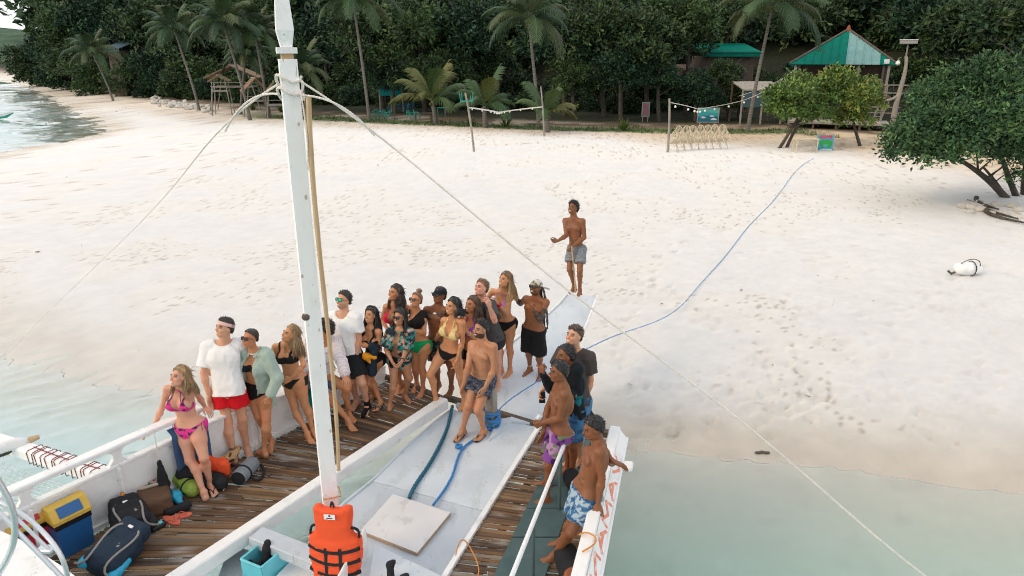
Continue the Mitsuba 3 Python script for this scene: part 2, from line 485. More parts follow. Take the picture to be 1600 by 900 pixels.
def build_water():
    ys = np.r_[np.arange(-12, 2.5, .4), np.arange(2.5, 16, .075), grow(16, 0, .10, 1.012, 120), grow(120, 0, 2, 1.06, 1400)]
    xs = np.r_[-np.array(grow(70, 0, 1, 1.05, 1500))[::-1], np.arange(-70, -28, .28), np.arange(-28, -15, .2), np.arange(-15, -1, .075), np.arange(-1, 12, .14), grow(12, 0, .2, 1.08, 300)]
    X, Y = np.meshgrid(xs, ys); P = np.stack([X, Y, 0 * X], -1)
    left = sm(0.5, -4, X) * .9 + .16
    ang = math.radians(40); u = X * math.cos(ang) + Y * math.sin(ang); v = -X * math.sin(ang) + Y * math.cos(ang)
    wp = 2.2 * meshkit.fbm(np.stack([u * .35, v * .9, 0 * u], -1), 3, 3)
    w = np.abs(np.sin(v * 6.2 + 3.0 * wp + .6 * u * meshkit.fbm(P * .3, 2, 9))); a = (1 - w) ** 1.6
    b = meshkit.fbm(np.stack([u * 1.2, v * 4.5, 0 * u + 5], -1), 3, 7)
    far = sm(22, 40, np.hypot(X, Y)); amp = 1 - far
    Z = left * amp * (.068 * a * sm(.3, .62, meshkit.fbm(np.stack([u * .8, v * 1.6, 0 * u + 2], -1), 3, 5)) + .034 * (b - .5)) - .012
    Z += far * .42 * (meshkit.fbm(np.stack([X * .55, Y * 1.1, 0 * X], -1), 3, 15) - .5)
    zg, d, _ = ground(X, Y); dep = np.maximum(-zg, 0)
    C = np.exp(-dep[..., None] * (1.0 * sm(-6, 1, X) + .70 * (1 - sm(-6, 1, X)) * (1 - .6 * sm(-24, -32, X)))[..., None] * np.array([.80, .27, .27])) * np.array([.95, .985, .98])
    n0, n1_ = X.shape; I = np.arange(n0 * n1_).reshape(n0, n1_)
    q = np.stack([I[:-1, :-1], I[:-1, 1:], I[1:, 1:], I[1:, :-1]], -1).reshape(-1, 4)
    q = q[(dep.reshape(-1)[q] > -1).any(1) & (zg.reshape(-1)[q].min(1) < .04)]
    V = np.stack([X, Y, Z], -1).reshape(-1, 3); Fq = np.vstack([q[:, [0, 1, 2]], q[:, [0, 2, 3]]])
    used, inv = np.unique(Fq, return_inverse=True)
    k = 'sea_water'; USED.add(k)
    labels[k] = {'label': 'clear shallow sea with small ripples along the beach', 'category': 'water', 'kind': 'structure'}
    put(k, (V[used], inv.reshape(-1, 3)), 'water', True, C.reshape(-1, 3)[used])
    print('water', len(used))


scene['water'] = {'type': 'thindielectric', 'int_ior': 1.333, 'ext_ior': 1.0, 'specular_transmittance': VC}
build_water()


def build_far_hill():
    """Wooded hill across the lagoon, seen at the left edge."""
    xs, ys = np.linspace(-760, -330, 130), np.linspace(560, 900, 70)
    X, Y = np.meshgrid(xs, ys); P = np.stack([X, Y, 0 * X], -1)
    e = np.clip((X + 760) / 60, 0, 1) * np.clip((-335 - X) / 170, 0, 1); f = np.sin(np.clip((Y - 560) / 230, 0, 1.25) * np.pi / 1.6)
    Z = 34 * e ** .6 * f * (.75 + .5 * meshkit.fbm(P * .012, 2, 3)) + 5 * (meshkit.fbm(P * .10, 3, 5) - .4) * np.clip(e * 8, 0, 1) * np.clip(f * 6, 0, 1) - .3
    C = np.array([.045, .085, .05]) * (.5 + meshkit.fbm(P * .12, 3, 8))[..., None]
    n0, n1_ = X.shape; I = np.arange(n0 * n1_).reshape(n0, n1_)
    q = np.stack([I[:-1, :-1], I[:-1, 1:], I[1:, 1:], I[1:, :-1]], -1).reshape(-1, 4)
    k = 'far_hill'; USED.add(k)
    labels[k] = {'label': 'wooded hill across the water at the upper left', 'category': 'hill', 'kind': 'structure'}
    put(k, (np.stack([X, Y, Z], -1).reshape(-1, 3), q), 'ground_cover', True, C.reshape(-1, 3))


scene['ground_cover'] = {'type': 'twosided', 'bsdf': {'type': 'principled', 'base_color': VC, 'roughness': .9}}
build_far_hill()
# ---------------------------------------------------------------- trees and plants
scene['leaf'] = {'type': 'twosided', 'bsdf': {'type': 'principled', 'base_color': VC, 'roughness': .55, 'specular': .35}}
mat('bark', proc(lambda p, n, uv: mix((.040, .032, .025), (.125, .105, .085), fbm(p.x * 9, p.y * 9, p.z * 3, 3))), .9)
mat('palm_bark', proc(lambda p, n, uv: mix((.12, .11, .095), (.25, .235, .21), fbm(p.x * 3, p.y * 3, p.z * 9, 3)) * (.72 + .28 * smoothstep(.15, .3, dr.abs(p.z * 5.5 - dr.floor(p.z * 5.5) - .5)))), .9)


def leaf_cloud(seed, lobes, n_clump, per, size, greens, droop=.25, tall=1.0, spread=.5, shell=.55):
    """Leaves in clumps through a lumpy crown of about unit radius."""
    r = np.random.default_rng(seed)
    L = [(np.zeros(3), np.array([.60, .60, .52 * tall]))]
    for _ in range(lobes):
        d = nrm(r.normal(size=3) * [1, 1, .75]); L.append((d * [.68, .68, .56 * tall] * (.75 + .4 * r.random()), np.full(3, .20 + .24 * r.random()) * [1, 1, .8]))
    wts = np.array([l[1].prod() ** (2 / 3) for l in L]); wts /= wts.sum()
    V, Fs, C = [], [], []
    for i in range(n_clump):
        c, s = L[r.choice(len(L), p=wts)]
        d = nrm(r.normal(size=3)); d[2] = d[2] if d[2] > -.35 else -d[2] * .5
        rad = shell + (1 - shell) * r.random() ** .6 + (.35 * r.random() if r.random() < .16 else 0)
        p = c + d * s * rad
        out = nrm(d + np.array([0, 0, .25]))
        g = np.array(greens[r.integers(len(greens))]) * (.50 + 1.0 * r.random())
        for _ in range(per):
            a = nrm(out + r.normal(size=3) * .75 - np.array([0, 0, droop]))
            sd = nrm(np.cross(a, r.normal(size=3)))
            up = np.cross(a, sd); q = p + r.normal(size=3) * spread * size
            ln = size * (.7 + .6 * r.random()); wd = ln * .24
            k = len(V)
            V += [q, q + a * ln * .45 + sd * wd + up * ln * .06, q + a * ln - up * ln * .12, q + a * ln * .45 - sd * wd + up * ln * .06]
            Fs += [(k, k + 1, k + 2), (k, k + 2, k + 3)]
            cc = g * (.85 + .3 * r.random()); C += [cc, cc, cc * 1.1, cc]
    return np.array(V), np.array(Fs), np.array(C)


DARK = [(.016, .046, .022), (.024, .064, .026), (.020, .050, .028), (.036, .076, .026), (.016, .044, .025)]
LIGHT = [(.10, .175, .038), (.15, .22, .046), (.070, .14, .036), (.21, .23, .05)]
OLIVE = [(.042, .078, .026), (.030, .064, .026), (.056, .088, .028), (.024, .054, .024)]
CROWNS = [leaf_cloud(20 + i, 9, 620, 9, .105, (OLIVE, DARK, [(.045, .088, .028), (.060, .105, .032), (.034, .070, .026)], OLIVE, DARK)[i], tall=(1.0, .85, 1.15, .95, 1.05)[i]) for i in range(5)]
_PLY = {}


def crown_ply(i):
    if i not in _PLY:
        v, f, c = CROWNS[i]; _PLY[i] = mikit.ply((v, f), 'leaf', color=c)
    return _PLY[i]


def trunk_mesh(base, top, r0, r1, limbs, reach, seed, n=7):
    r = np.random.default_rng(seed); b, t = np.array(base, float), np.array(top, float)
    mid = (b + t) / 2 + r.normal(size=3) * [.25, .25, 0] * np.linalg.norm(t - b) * .12
    pts = spline([b, mid, t], 7); ms = [tube(pts, np.linspace(r0, r1, 7), n)]
    for _ in range(limbs):
        a = pts[r.integers(3, 7)]; d = nrm([r.normal(), r.normal(), .5 + .6 * r.random()])
        ms.append(tube(spline([a, a + d * reach * .5 + [0, 0, .1 * reach], a + d * reach + [0, 0, .15 * reach]], 5), np.linspace(r1 * .7, r1 * .18, 5), 5))
    return cat(ms)


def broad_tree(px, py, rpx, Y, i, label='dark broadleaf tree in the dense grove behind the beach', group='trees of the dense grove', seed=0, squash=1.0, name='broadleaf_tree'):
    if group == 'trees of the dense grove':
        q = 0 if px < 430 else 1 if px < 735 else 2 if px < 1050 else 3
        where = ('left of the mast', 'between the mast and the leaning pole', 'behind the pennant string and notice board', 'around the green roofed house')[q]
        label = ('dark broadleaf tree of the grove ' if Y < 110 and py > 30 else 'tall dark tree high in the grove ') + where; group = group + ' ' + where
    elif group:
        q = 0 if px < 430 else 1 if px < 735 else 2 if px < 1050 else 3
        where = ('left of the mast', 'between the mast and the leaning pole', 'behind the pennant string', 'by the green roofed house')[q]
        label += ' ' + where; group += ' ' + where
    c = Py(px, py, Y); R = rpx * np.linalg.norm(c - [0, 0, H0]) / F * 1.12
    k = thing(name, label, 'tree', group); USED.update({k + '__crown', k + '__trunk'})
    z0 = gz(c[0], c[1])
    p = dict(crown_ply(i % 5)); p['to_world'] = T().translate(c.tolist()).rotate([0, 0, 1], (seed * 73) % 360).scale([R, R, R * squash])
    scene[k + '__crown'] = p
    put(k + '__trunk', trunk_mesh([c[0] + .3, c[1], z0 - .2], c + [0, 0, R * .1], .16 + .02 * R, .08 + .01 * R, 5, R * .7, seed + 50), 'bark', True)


def frond(L, r, droop, n=20, wid=.5, tipdrop=.6, lw=.085):
    """One palm leaf along +x from the origin: (rachis mesh, leaflets mesh)."""
    t = np.linspace(0, 1, 12); x = L * np.sin(np.clip(t * (1.25 + .25 * droop), 0, 2.2)) / 1.25 * .98; z = L * (.42 * t * (1 - droop) - (.22 + .55 * droop) * t ** 2.2)
    P = np.stack([x, .05 * L * np.sin(t * 2 + r.random() * 3) * t, z], 1)
    ra = tube(P, np.linspace(.035, .008, 12) * L / 3, 4)
    V, Fs = [], []
    for i in range(n):
        u = .12 + .88 * i / (n - 1); p = np.array([np.interp(u, t, P[:, k]) for k in range(3)]); q = np.array([np.interp(min(u + .03, 1), t, P[:, k]) for k in range(3)])
        d = nrm(q - p + 1e-6); ll = wid * (math.sin(math.pi * (.12 + .80 * u)) ** .7) * (.85 + .3 * r.random())
        for s in (-1, 1):
            sd = nrm(np.cross([0, 0, 1], d)) * s
            a = nrm(sd * .8 + d * .6 + np.array([0, 0, -.10 - tipdrop * .3])); e = p + a * ll * .55; g = e + nrm(a + np.array([0, 0, -tipdrop - .5 * droop])) * ll * .5
            w = d * lw; k = len(V); V += [p - w * .4, p + w * .6, e - w * .5, e + w * .6, g]
            Fs += [(k, k + 1, k + 3), (k, k + 3, k + 2), (k + 2, k + 3, k + 4)]
    return ra, (np.array(V), np.array(Fs))


def palm(base, crown, L, nf, seed, label, group=None, r0=.16, r1=.10, droop=(.15, .95), name='palm_tree', greens=((.034, .074, .030), (.048, .086, .033), (.028, .060, .028), (.070, .092, .038)), wid=None, dead=2):
    r = np.random.default_rng(seed); b, c = np.array(base, float), np.array(crown, float)
    k = thing(name, label, 'palm tree', group)
    m = b * .5 + c * .5 + np.array([0, 0, -.02]) + (b - c) * [.06, .06, 0]
    pts = spline([b - [0, 0, .2], b + (m - b) * .5 + (c - b) * [-.03, 0, 0], m, c], 14)
    part(k, 'trunk', tube(pts, np.r_[r0 * 1.5, r0 * 1.15, np.linspace(r0, r1, 12)], 9), 'palm_bark', True)
    ms, cs = [], []
    for i in range(nf + dead):
        az = i * 2.399 + r.random() * .4; dd = droop[0] + (droop[1] - droop[0]) * ((i % nf) / nf) ** .9
        if i >= nf:
            dd = 1.25
        ra, lf = frond(L * (.8 + .35 * r.random()), r, dd, 30, wid or L * .30, .5 + .4 * dd)
        el = -(.95 - 1.25 * dd) if i < nf else .9
        ca, sa, ce, se = math.cos(az), math.sin(az), math.cos(el), math.sin(el)
        Ry = np.array([[ce, 0, se], [0, 1, 0], [-se, 0, ce]]); Rz = np.array([[ca, -sa, 0], [sa, ca, 0], [0, 0, 1]])
        M = np.eye(4); M[:3, :3] = Rz @ Ry; M[:3, 3] = c
        g = np.array(greens[r.integers(len(greens))]) * (.8 + .4 * r.random())
        if i >= nf:
            g = np.array((.16, .105, .055))
        for q in (ra, lf):
            v, f = xf(q, M); ms.append((v, f)); cs.append(np.tile(g * (1.3 if q is ra else 1), (len(v), 1)))
        # each frond the photograph lets one pick out is a part
        v, f = cat(ms[-2:]); part(k, 'frond', (v, f), 'leaf', False, np.vstack(cs[-2:]))
    if L > 2:
        cc = [trimesh.creation.icosphere(1, .13) for _ in range(5)]
        mm = cat([(np.array(q.vertices) + c + [.22 * math.cos(j * 1.3), .22 * math.sin(j * 1.3), -.22], q.faces) for j, q in enumerate(cc)])
        part(k, 'coconut_cluster', mm, 'leaf', True, np.tile((.10, .10, .03), (len(mm[0]), 1)))
    return k


def G(px, py, z=1.1):
    """Ground point seen at a pixel (fixed-point on the ground height)."""
    for _ in range(12):
        p = Pz(px, py, z); z = gz(p[0], p[1])
    return p


def build_trees():
    PX = lambda px, py, Y: Py(px, py, Y)
    n = 0
    front = [(52, 96, 30, 150), (78, 72, 34, 140), (108, 45, 38, 128), (120, 95, 36, 120), (165, 30, 52, 118), (160, 95, 40, 108), (205, 70, 52, 100), (215, 118, 34, 94), (262, 30, 60, 100), (258, 100, 44, 90), (310, 75, 52, 88), (318, 118, 30, 84),
             (420, 30, 64, 84), (455, 95, 50, 76), (505, 55, 58, 72), (590, 60, 62, 66), (610, 118, 36, 63), (655, 55, 66, 64), (690, 105, 42, 61), (728, 40, 62, 64), (775, 100, 40, 66), (880, 60, 62, 58), (895, 120, 36, 56), (945, 40, 66, 57), (968, 100, 46, 54),
             (1015, 60, 62, 55), (1030, 112, 36, 53), (1075, 40, 56, 58), (1140, 25, 56, 66), (1085, 132, 34, 53), (1138, 114, 28, 54), (1110, 152, 26, 53), (1152, 150, 26, 54), (1260, 30, 70, 82), (1345, 10, 80, 84), (1430, 60, 64, 76), (1490, 30, 70, 66), (1455, 130, 46, 64), (1560, 40, 76, 56), (1600, 110, 60, 50)]
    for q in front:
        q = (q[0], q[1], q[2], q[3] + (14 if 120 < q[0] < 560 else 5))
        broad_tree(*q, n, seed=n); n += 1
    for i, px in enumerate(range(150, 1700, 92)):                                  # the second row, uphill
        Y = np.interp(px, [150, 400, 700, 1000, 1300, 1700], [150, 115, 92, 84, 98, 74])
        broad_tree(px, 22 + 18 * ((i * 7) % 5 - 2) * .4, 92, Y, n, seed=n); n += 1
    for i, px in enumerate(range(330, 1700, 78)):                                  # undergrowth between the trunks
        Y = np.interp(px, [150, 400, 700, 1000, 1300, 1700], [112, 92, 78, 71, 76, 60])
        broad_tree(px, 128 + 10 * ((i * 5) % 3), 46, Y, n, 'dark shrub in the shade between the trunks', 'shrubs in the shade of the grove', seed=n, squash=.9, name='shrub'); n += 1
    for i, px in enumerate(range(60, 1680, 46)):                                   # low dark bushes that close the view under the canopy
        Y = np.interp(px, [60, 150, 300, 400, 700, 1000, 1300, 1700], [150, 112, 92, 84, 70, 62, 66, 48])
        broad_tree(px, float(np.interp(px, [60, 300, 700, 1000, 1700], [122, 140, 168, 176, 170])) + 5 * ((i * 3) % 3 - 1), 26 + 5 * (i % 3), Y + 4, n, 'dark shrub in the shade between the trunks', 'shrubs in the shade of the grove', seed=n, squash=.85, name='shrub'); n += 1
    # tall palms
    tall = [((176, 150), (143, 80), 98, 4.6, 'palm with a short leaning trunk near the point at the far left'), ((310, 160), (272, 45), 76, 4.3, 'palm leaning left among the dark trees left of the stilt huts'),
            ((388, 160), (349, 36), 64, 4.4, 'big palm rising in front of the thatched stilt huts'), ((418, 162), (398, 48), 66, 3.8, 'palm directly behind the big palm at the stilt huts'), ((374, 160), (384, 84), 70, 3.0, 'low palm crown among the trunks by the stilt huts'),
            ((480, 178), (470, 108), 60, 3.4, 'palm half hidden behind the mast'), ((577, 184), (551, -4), 60, 4.6, 'tall straight palm right of the mast'), ((842, 197), (826, 28), 52, 4.4, 'tall palm behind the string of bulbs in the middle'), ((1168, 204), (1207, 8), 49, 4.6, 'tall palm leaning right beside the blue awning')]
    for i, (b, c, Y, L, lab) in enumerate(tall):
        g = Py(b[0], b[1], Y); g[2] = gz(g[0], g[1]); top = Py(c[0], c[1], Y - (0 if i % 2 else .4))
        palm(g, top, L * .9, 19, 100 + i, lab, r0=.13, r1=.09, droop=(.05, .85), dead=0)
    for i, (b, c, L, lab, nf) in enumerate([((681, 193), (676, 158), 4.0, 'young palm with wide arching fronds and an orange trunk', 11), ((758, 200), (757, 166), 3.4, 'young palm with a stout trunk right of the leaning pole', 11), ((856, 207), (853, 178), 3.0, 'young palm beside the bulb pole with upright fronds', 9)]):
        g = G(*b); top = Py(c[0], c[1], g[1]); palm(g, top, L, nf, 140 + i, lab, r0=.20, r1=.16, droop=(.02, .62), dead=0, greens=((.042, .088, .034), (.065, .11, .034), (.048, .09, .036), (.10, .11, .03)))
    # spiky plants on the grass
    for i, (px, py, s, lab) in enumerate([(790, 198, 1.3, 'spiky dark green plant right of the young palm'), (735, 196, 1.0, 'spiky plant at the foot of the leaning pole'), (975, 204, 1.3, 'spiky rosette plant on the shaded lawn'), (440, 175, 1.2, 'low bush behind the mast at the beach edge'), (395, 172, 1.0, 'low leafy plant under the stilt huts'), (255, 160, 1.0, 'low green plant by the rock pile')]):
        g = G(px, py); r = np.random.default_rng(i); V, Fs, C = [], [], []
        for _ in range(70):
            az, el = r.random() * 6.28, .25 + 1.1 * r.random(); d = np.array([math.cos(az) * math.cos(el), math.sin(az) * math.cos(el), math.sin(el)]); sd = nrm(np.cross(d, [0, 0, 1])); ln = s * (.5 + .5 * r.random()); k = len(V)
            q = g + d * [.1, .1, 0]; V += [q - sd * .02, q + sd * .02, q + d * ln * .6 + sd * .03, q + d * ln * .6 - sd * .03, q + d * ln - np.array([0, 0, .12 * ln])]; Fs += [(k, k + 1, k + 2), (k, k + 2, k + 3), (k + 3, k + 2, k + 4)]
            C += [np.array(LIGHT[r.integers(4)]) * (.5 + .4 * r.random())] * 5
        one('spiky_plant', lab, 'plant', (np.array(V), np.array(Fs)), 'leaf', False, np.array(C))
    # the two light green trees before the green roofed house
    for j, (cx, cy, rp, b, greens, lab) in enumerate([(1258, 155, 47, (1217, 231), LIGHT[:3], 'bushy light green tree left of the crocodile green picture board'), (1328, 152, 47, (1345, 228), LIGHT, 'yellow green tree in front of the green roofed house')]):
        g = G(*b); c = Py(cx, cy, g[1]); R = rp * np.linalg.norm(c - [0, 0, H0]) / F * 1.15
        v, f, cc = leaf_cloud(64 + 3 * j, 16, 900, 9, .10, greens, shell=.40, tall=1.0)
        lab = lab.replace('crocodile green picture', 'painted green picture')
        k = thing('shade_tree', lab, 'tree'); part(k, 'crown', (v * R * [1, 1, .95] + c, f), 'leaf', False, cc)
        part(k, 'trunk', trunk_mesh(g - [0, 0, .1], c + [0, 0, -.2 * R], .10, .06, 8, R * .7, 70 + j), 'bark', True)
        if j == 0:
            part(k, 'stem', trunk_mesh(g + [.5, .2, -.1], c + [.4, 0, -.1 * R], .10, .06, 3, R * .5, 75), 'bark', True)
    # the big low tree at the right edge
    g = G(1590, 318); c = Py(1526, 192, g[1] + .6); v, f, cc = [], [], []
    lob = [((1468, 196), 70, 0), ((1530, 158), 80, .4), ((1590, 180), 96, 0), ((1430, 214), 42, -.5), ((1500, 212), 50, -.8), ((1604, 232), 50, -.3), ((1490, 156), 50, .8), ((1580, 128), 50, 1.2), ((1404, 230), 26, -.4), ((1552, 226), 38, -.5), ((1455, 150), 34, .2), ((1545, 112), 30, .6)]
    V, Fs, C, n0 = [], [], [], 0
    for i, (q, rp, dy) in enumerate(lob):
        cen = Py(q[0], q[1], g[1] + dy * 1.6); R = rp * np.linalg.norm(cen - [0, 0, H0]) / F * 1.1
        v, f, cc = leaf_cloud(80 + i, 8, int(620 * (rp / 70) ** 2), 9, .17 / R, [(.036, .088, .036), (.055, .125, .042), (.026, .070, .033), (.075, .140, .048)], shell=.4, spread=.7)
        V.append(v * R + cen); Fs.append(f + n0); C.append(cc); n0 += len(v)
    k = thing('spreading_tree', 'big low spreading dark green tree at the right edge over the sand', 'tree')
    part(k, 'crown', (np.vstack(V), np.vstack(Fs)), 'leaf', False, np.vstack(C))
    for i, (b, t, r0) in enumerate([((1575, 308), (1500, 250), .14), ((1590, 306), (1550, 200), .12), ((1602, 304), (1620, 200), .15), ((1572, 306), (1535, 260), .08)]):
        a = G(*b); e = Py(t[0], t[1], a[1] + .2 * i); part(k, 'trunk', trunk_mesh(a - [0, 0, .1], e, r0, r0 * .5, 3, 1.0, 90 + i), 'bark', True)


build_trees()


def build_grass():
    r = np.random.default_rng(12); V, Fs, C = [], [], []
    pts = []
    while len(pts) < 5200:
        t = r.random() * 26 + 0
        x = -22 + 43 * r.random(); y = 42 + 28 * r.random()
        pts.append((x, y))
    pts = np.array(pts); _, _, w = ground(pts[:, 0], pts[:, 1]); ok = (w > -.2) & (w < 3.4 + 1.0 * np.sin(pts[:, 0])); pts = pts[ok]
    z = ground(pts[:, 0], pts[:, 1])[0]
    for (x, y), zz in zip(pts, z):
        for _ in range(5):
            a = r.random() * 6.28; h = .10 + .22 * r.random() ** 2; q = np.array([x + r.normal() * .12, y + r.normal() * .12, zz - .01]); sd = np.array([math.cos(a), math.sin(a), 0]) * .03
            k = len(V); V += [q - sd, q + sd, q + [r.normal() * .06, r.normal() * .06, h]]; Fs.append((k, k + 1, k + 2)); C += [np.array([.055, .09, .028]) * (.6 + .9 * r.random())] * 3
    k = 'grass'; USED.add(k); labels[k] = {'label': 'short green grass along the top of the beach', 'category': 'grass', 'kind': 'stuff'}
    put(k, (np.array(V), np.array(Fs)), 'leaf', False, np.array(C))


build_grass()
# ---------------------------------------------------------------- the outrigger boat
def white_paint(p, n, uv):
    s = fbm(p.x * 6, p.y * 6, p.z * 6, 4); c = fbm(p.x * 38, p.y * 38, p.z * 38, 2)
    w = mix((.82, .82, .81), (.72, .715, .70), smoothstep(.5, .8, s))
    return mix(w, (.42, .38, .33), smoothstep(.76, .80, c) * smoothstep(.58, .66, s) * .8)


def deck_paint(p, n, uv):
    s = fbm(p.x * 2.2, p.y * 2.2, p.z, 4); f = fbm(p.x * 40, p.y * 40, 0.0, 2); k = fbm(p.x * 9 + 3, p.y * 3.2, 0.0, 3)
    c = mix((.60, .655, .70), (.53, .585, .635), smoothstep(.35, .7, s))
    c = mix(c, (.46, .48, .49), smoothstep(.62, .74, k) * .35)
    return mix(c, (.38, .35, .32), smoothstep(.79, .83, f) * smoothstep(.5, .6, k) * .7)


mat('white_paint', proc(white_paint), .42, specular=.45)
mat('mast_paint', proc(lambda p, n, uv: mix(mix((.88, .88, .87), (.78, .77, .75), smoothstep(.55, .8, fbm(p.x * 8, p.y * 8, p.z * 3, 4))), (.45, .36, .27), smoothstep(.77, .81, fbm(p.x * 30, p.y * 30, p.z * 12, 2)) * .8)), .42, specular=.45)
mat('deck_paint', proc(deck_paint), .50, specular=.4)
mat('deck_grey', proc(lambda p, n, uv: deck_paint(p, n, uv) * mi.Color3f(.86, .86, .87)), .5)
mat('old_wood', proc(lambda p, n, uv: mix((.055, .040, .032), (.17, .125, .095), fbm(p.x * 14, p.y * 14, p.z * 14, 3))), .8)
mat('grey_wood', proc(lambda p, n, uv: mix((.20, .18, .155), (.40, .365, .32), fbm(p.x * 12, p.y * 12, p.z * 3, 3))), .8)
mat('bamboo', proc(lambda p, n, uv: mix((.42, .27, .13), (.62, .45, .27), fbm(p.x * 30, p.y * 30, p.z * 4, 3))), .5)
mat('ply_top', proc(lambda p, n, uv: mix(mix((.70, .69, .69), (.60, .60, .61), fbm(p.x * 4, p.y * 4, 0.0, 3)), (.32, .31, .31), smoothstep(.62, .80, fbm(p.x * 9 + 7, p.y * 5, 0.0, 3)) * .28)), .6)
mat('ply_edge', proc(lambda p, n, uv: mix((.26, .18, .12), (.50, .36, .24), fbm(p.x * 25, p.y * 25, p.z * 120, 3))), .8)
mat('steel', (.72, .75, .78), .34, metallic=.75)
mat('white_tube', (.78, .79, .80), .3)
mat('mat_green', proc(lambda p, n, uv: mix((.045, .088, .092), (.075, .125, .128), fbm(p.x * 7, p.y * 7, 0.0, 4))), .75)
mat('red_paint', proc(lambda p, n, uv: mix((.74, .27, .18), (.80, .60, .52), smoothstep(.56, .68, fbm(p.x * 18, p.y * 18, p.z * 18, 3)))), .5)
mat('rope_white', proc(lambda p, n, uv: mix((.62, .58, .52), (.80, .77, .72), fbm(p.x * 60, p.y * 60, p.z * 60, 2))), .8)
mat('rope_blue', proc(lambda p, n, uv: mix((.018, .14, .42), (.07, .30, .60), fbm(p.x * 55, p.y * 55, p.z * 55, 2))), .7)
mat('rope_teal', proc(lambda p, n, uv: mix((.010, .075, .14), (.03, .17, .24), fbm(p.x * 60, p.y * 60, p.z * 60, 2))), .7)
mat('rope_red', (.20, .035, .04), .7)
mat('rope_orange', (.65, .26, .05), .7)
scene['slat'] = {'type': 'twosided', 'bsdf': {'type': 'bumpmap', 'arbitrary': proc(lambda p, n, uv: fbm(p.x * 70, p.y * 70, 0.0, 2), eps=.004), 'scale': .006, 'bsdf': {'type': 'principled', 'base_color': {'type': 'rgb', 'value': [.1, .1, .1]}, 'roughness': .7}}}
scene['slat']['bsdf']['bsdf']['base_color'] = proc(lambda p, n, uv: mi.Color3f(1, 1, 1)) if False else VC
DK, HD = 1.30, 1.15


def zbow(y):
    return HD + .27 * np.maximum(y - 9.2, 0)


def Pb(px, py):
    z = 1.3
    for _ in range(20):
        p = Pz(px, py, z); z = float(zbow(p[1]))
    return p


def lerp(a, b, t):
    return np.asarray(a, float) + (np.asarray(b, float) - np.asarray(a, float)) * t


def slats(boat, Lf, Rf, Lb, Rb, pitch, seed, split=.3):
    """Split bamboo laid across, one part per piece, uneven in width, length and wear."""
    r = np.random.default_rng(seed); n = int(np.linalg.norm(((Lb + Rb) - (Lf + Rf)) / 2) / pitch)
    e = np.cumsum(.6 + .8 * r.random(n)); e = e / e[-1]; e = np.r_[0, e]
    for i in range(n):
        t0, t1 = e[i], e[i + 1]; tm = (t0 + t1) / 2
        a, b = lerp(Lf, Lb, tm), lerp(Rf, Rb, tm)
        wd = (t1 - t0) * np.linalg.norm(((Lb + Rb) - (Lf + Rf)) / 2) * (.82 + .12 * r.random())
        cuts = [0, 1] if r.random() > split else [0, .25 + .5 * r.random(), 1]
        for c0, c1 in zip(cuts[:-1], cuts[1:]):
            p, q = lerp(a, b, c0), lerp(a, b, c1); ex = nrm(q - p)
            p = p + ex * (.004 if c0 else -.01 + .02 * r.random()); q = q - ex * (.004 if c1 < 1 else 0)
            hz = np.array([0, 0, r.normal() * .006]); x = nrm(q - p); y = nrm(np.cross([0, 0, 1], x)); L = np.linalg.norm(q - p)
            ns = 9; s = np.linspace(0, 1, ns); prof = [(-.5, -.010), (-.46, -.001), (-.18, .004), (.18, .004), (.46, -.001), (.5, -.010)]
            bow = r.normal() * .006; tw = r.normal() * .06
            V = np.array([p + (q - p) * u + y * (w * wd + bow * math.sin(u * 3.1)) + np.array([0, 0, z + .35 * tw * w * wd]) + hz for u in s for w, z in prof]); m = len(prof)
            I = np.arange(ns * m).reshape(ns, m); f = np.stack([I[:-1, :-1], I[1:, :-1], I[1:, 1:], I[:-1, 1:]], -1).reshape(-1, 4)
            V2 = np.vstack([V, [V[0] - [0, 0, .012]], [V[-1] - [0, 0, .012]]])
            base = np.array([(.190, .100, .046), (.130, .076, .042), (.25, .150, .075), (.080, .054, .038), (.24, .19, .15)][r.choice(5, p=[.3, .25, .2, .13, .12])]) * (.50 + .50 * r.random())
            g = nfbm(V2 * [1, 1, 1], 5, 3, 3)[:, None]; w2 = sm(.62, .74, nfbm(V2, 9, 2, 17))[:, None]
            C = base * (.55 + .9 * g); C = C * (1 - w2 * .55) + np.array([.40, .37, .34]) * w2 * .55
            part(boat, 'deck_slat', (V2, np.vstack([f[:, [0, 1, 2]], f[:, [0, 2, 3]]])), 'slat', False, C)


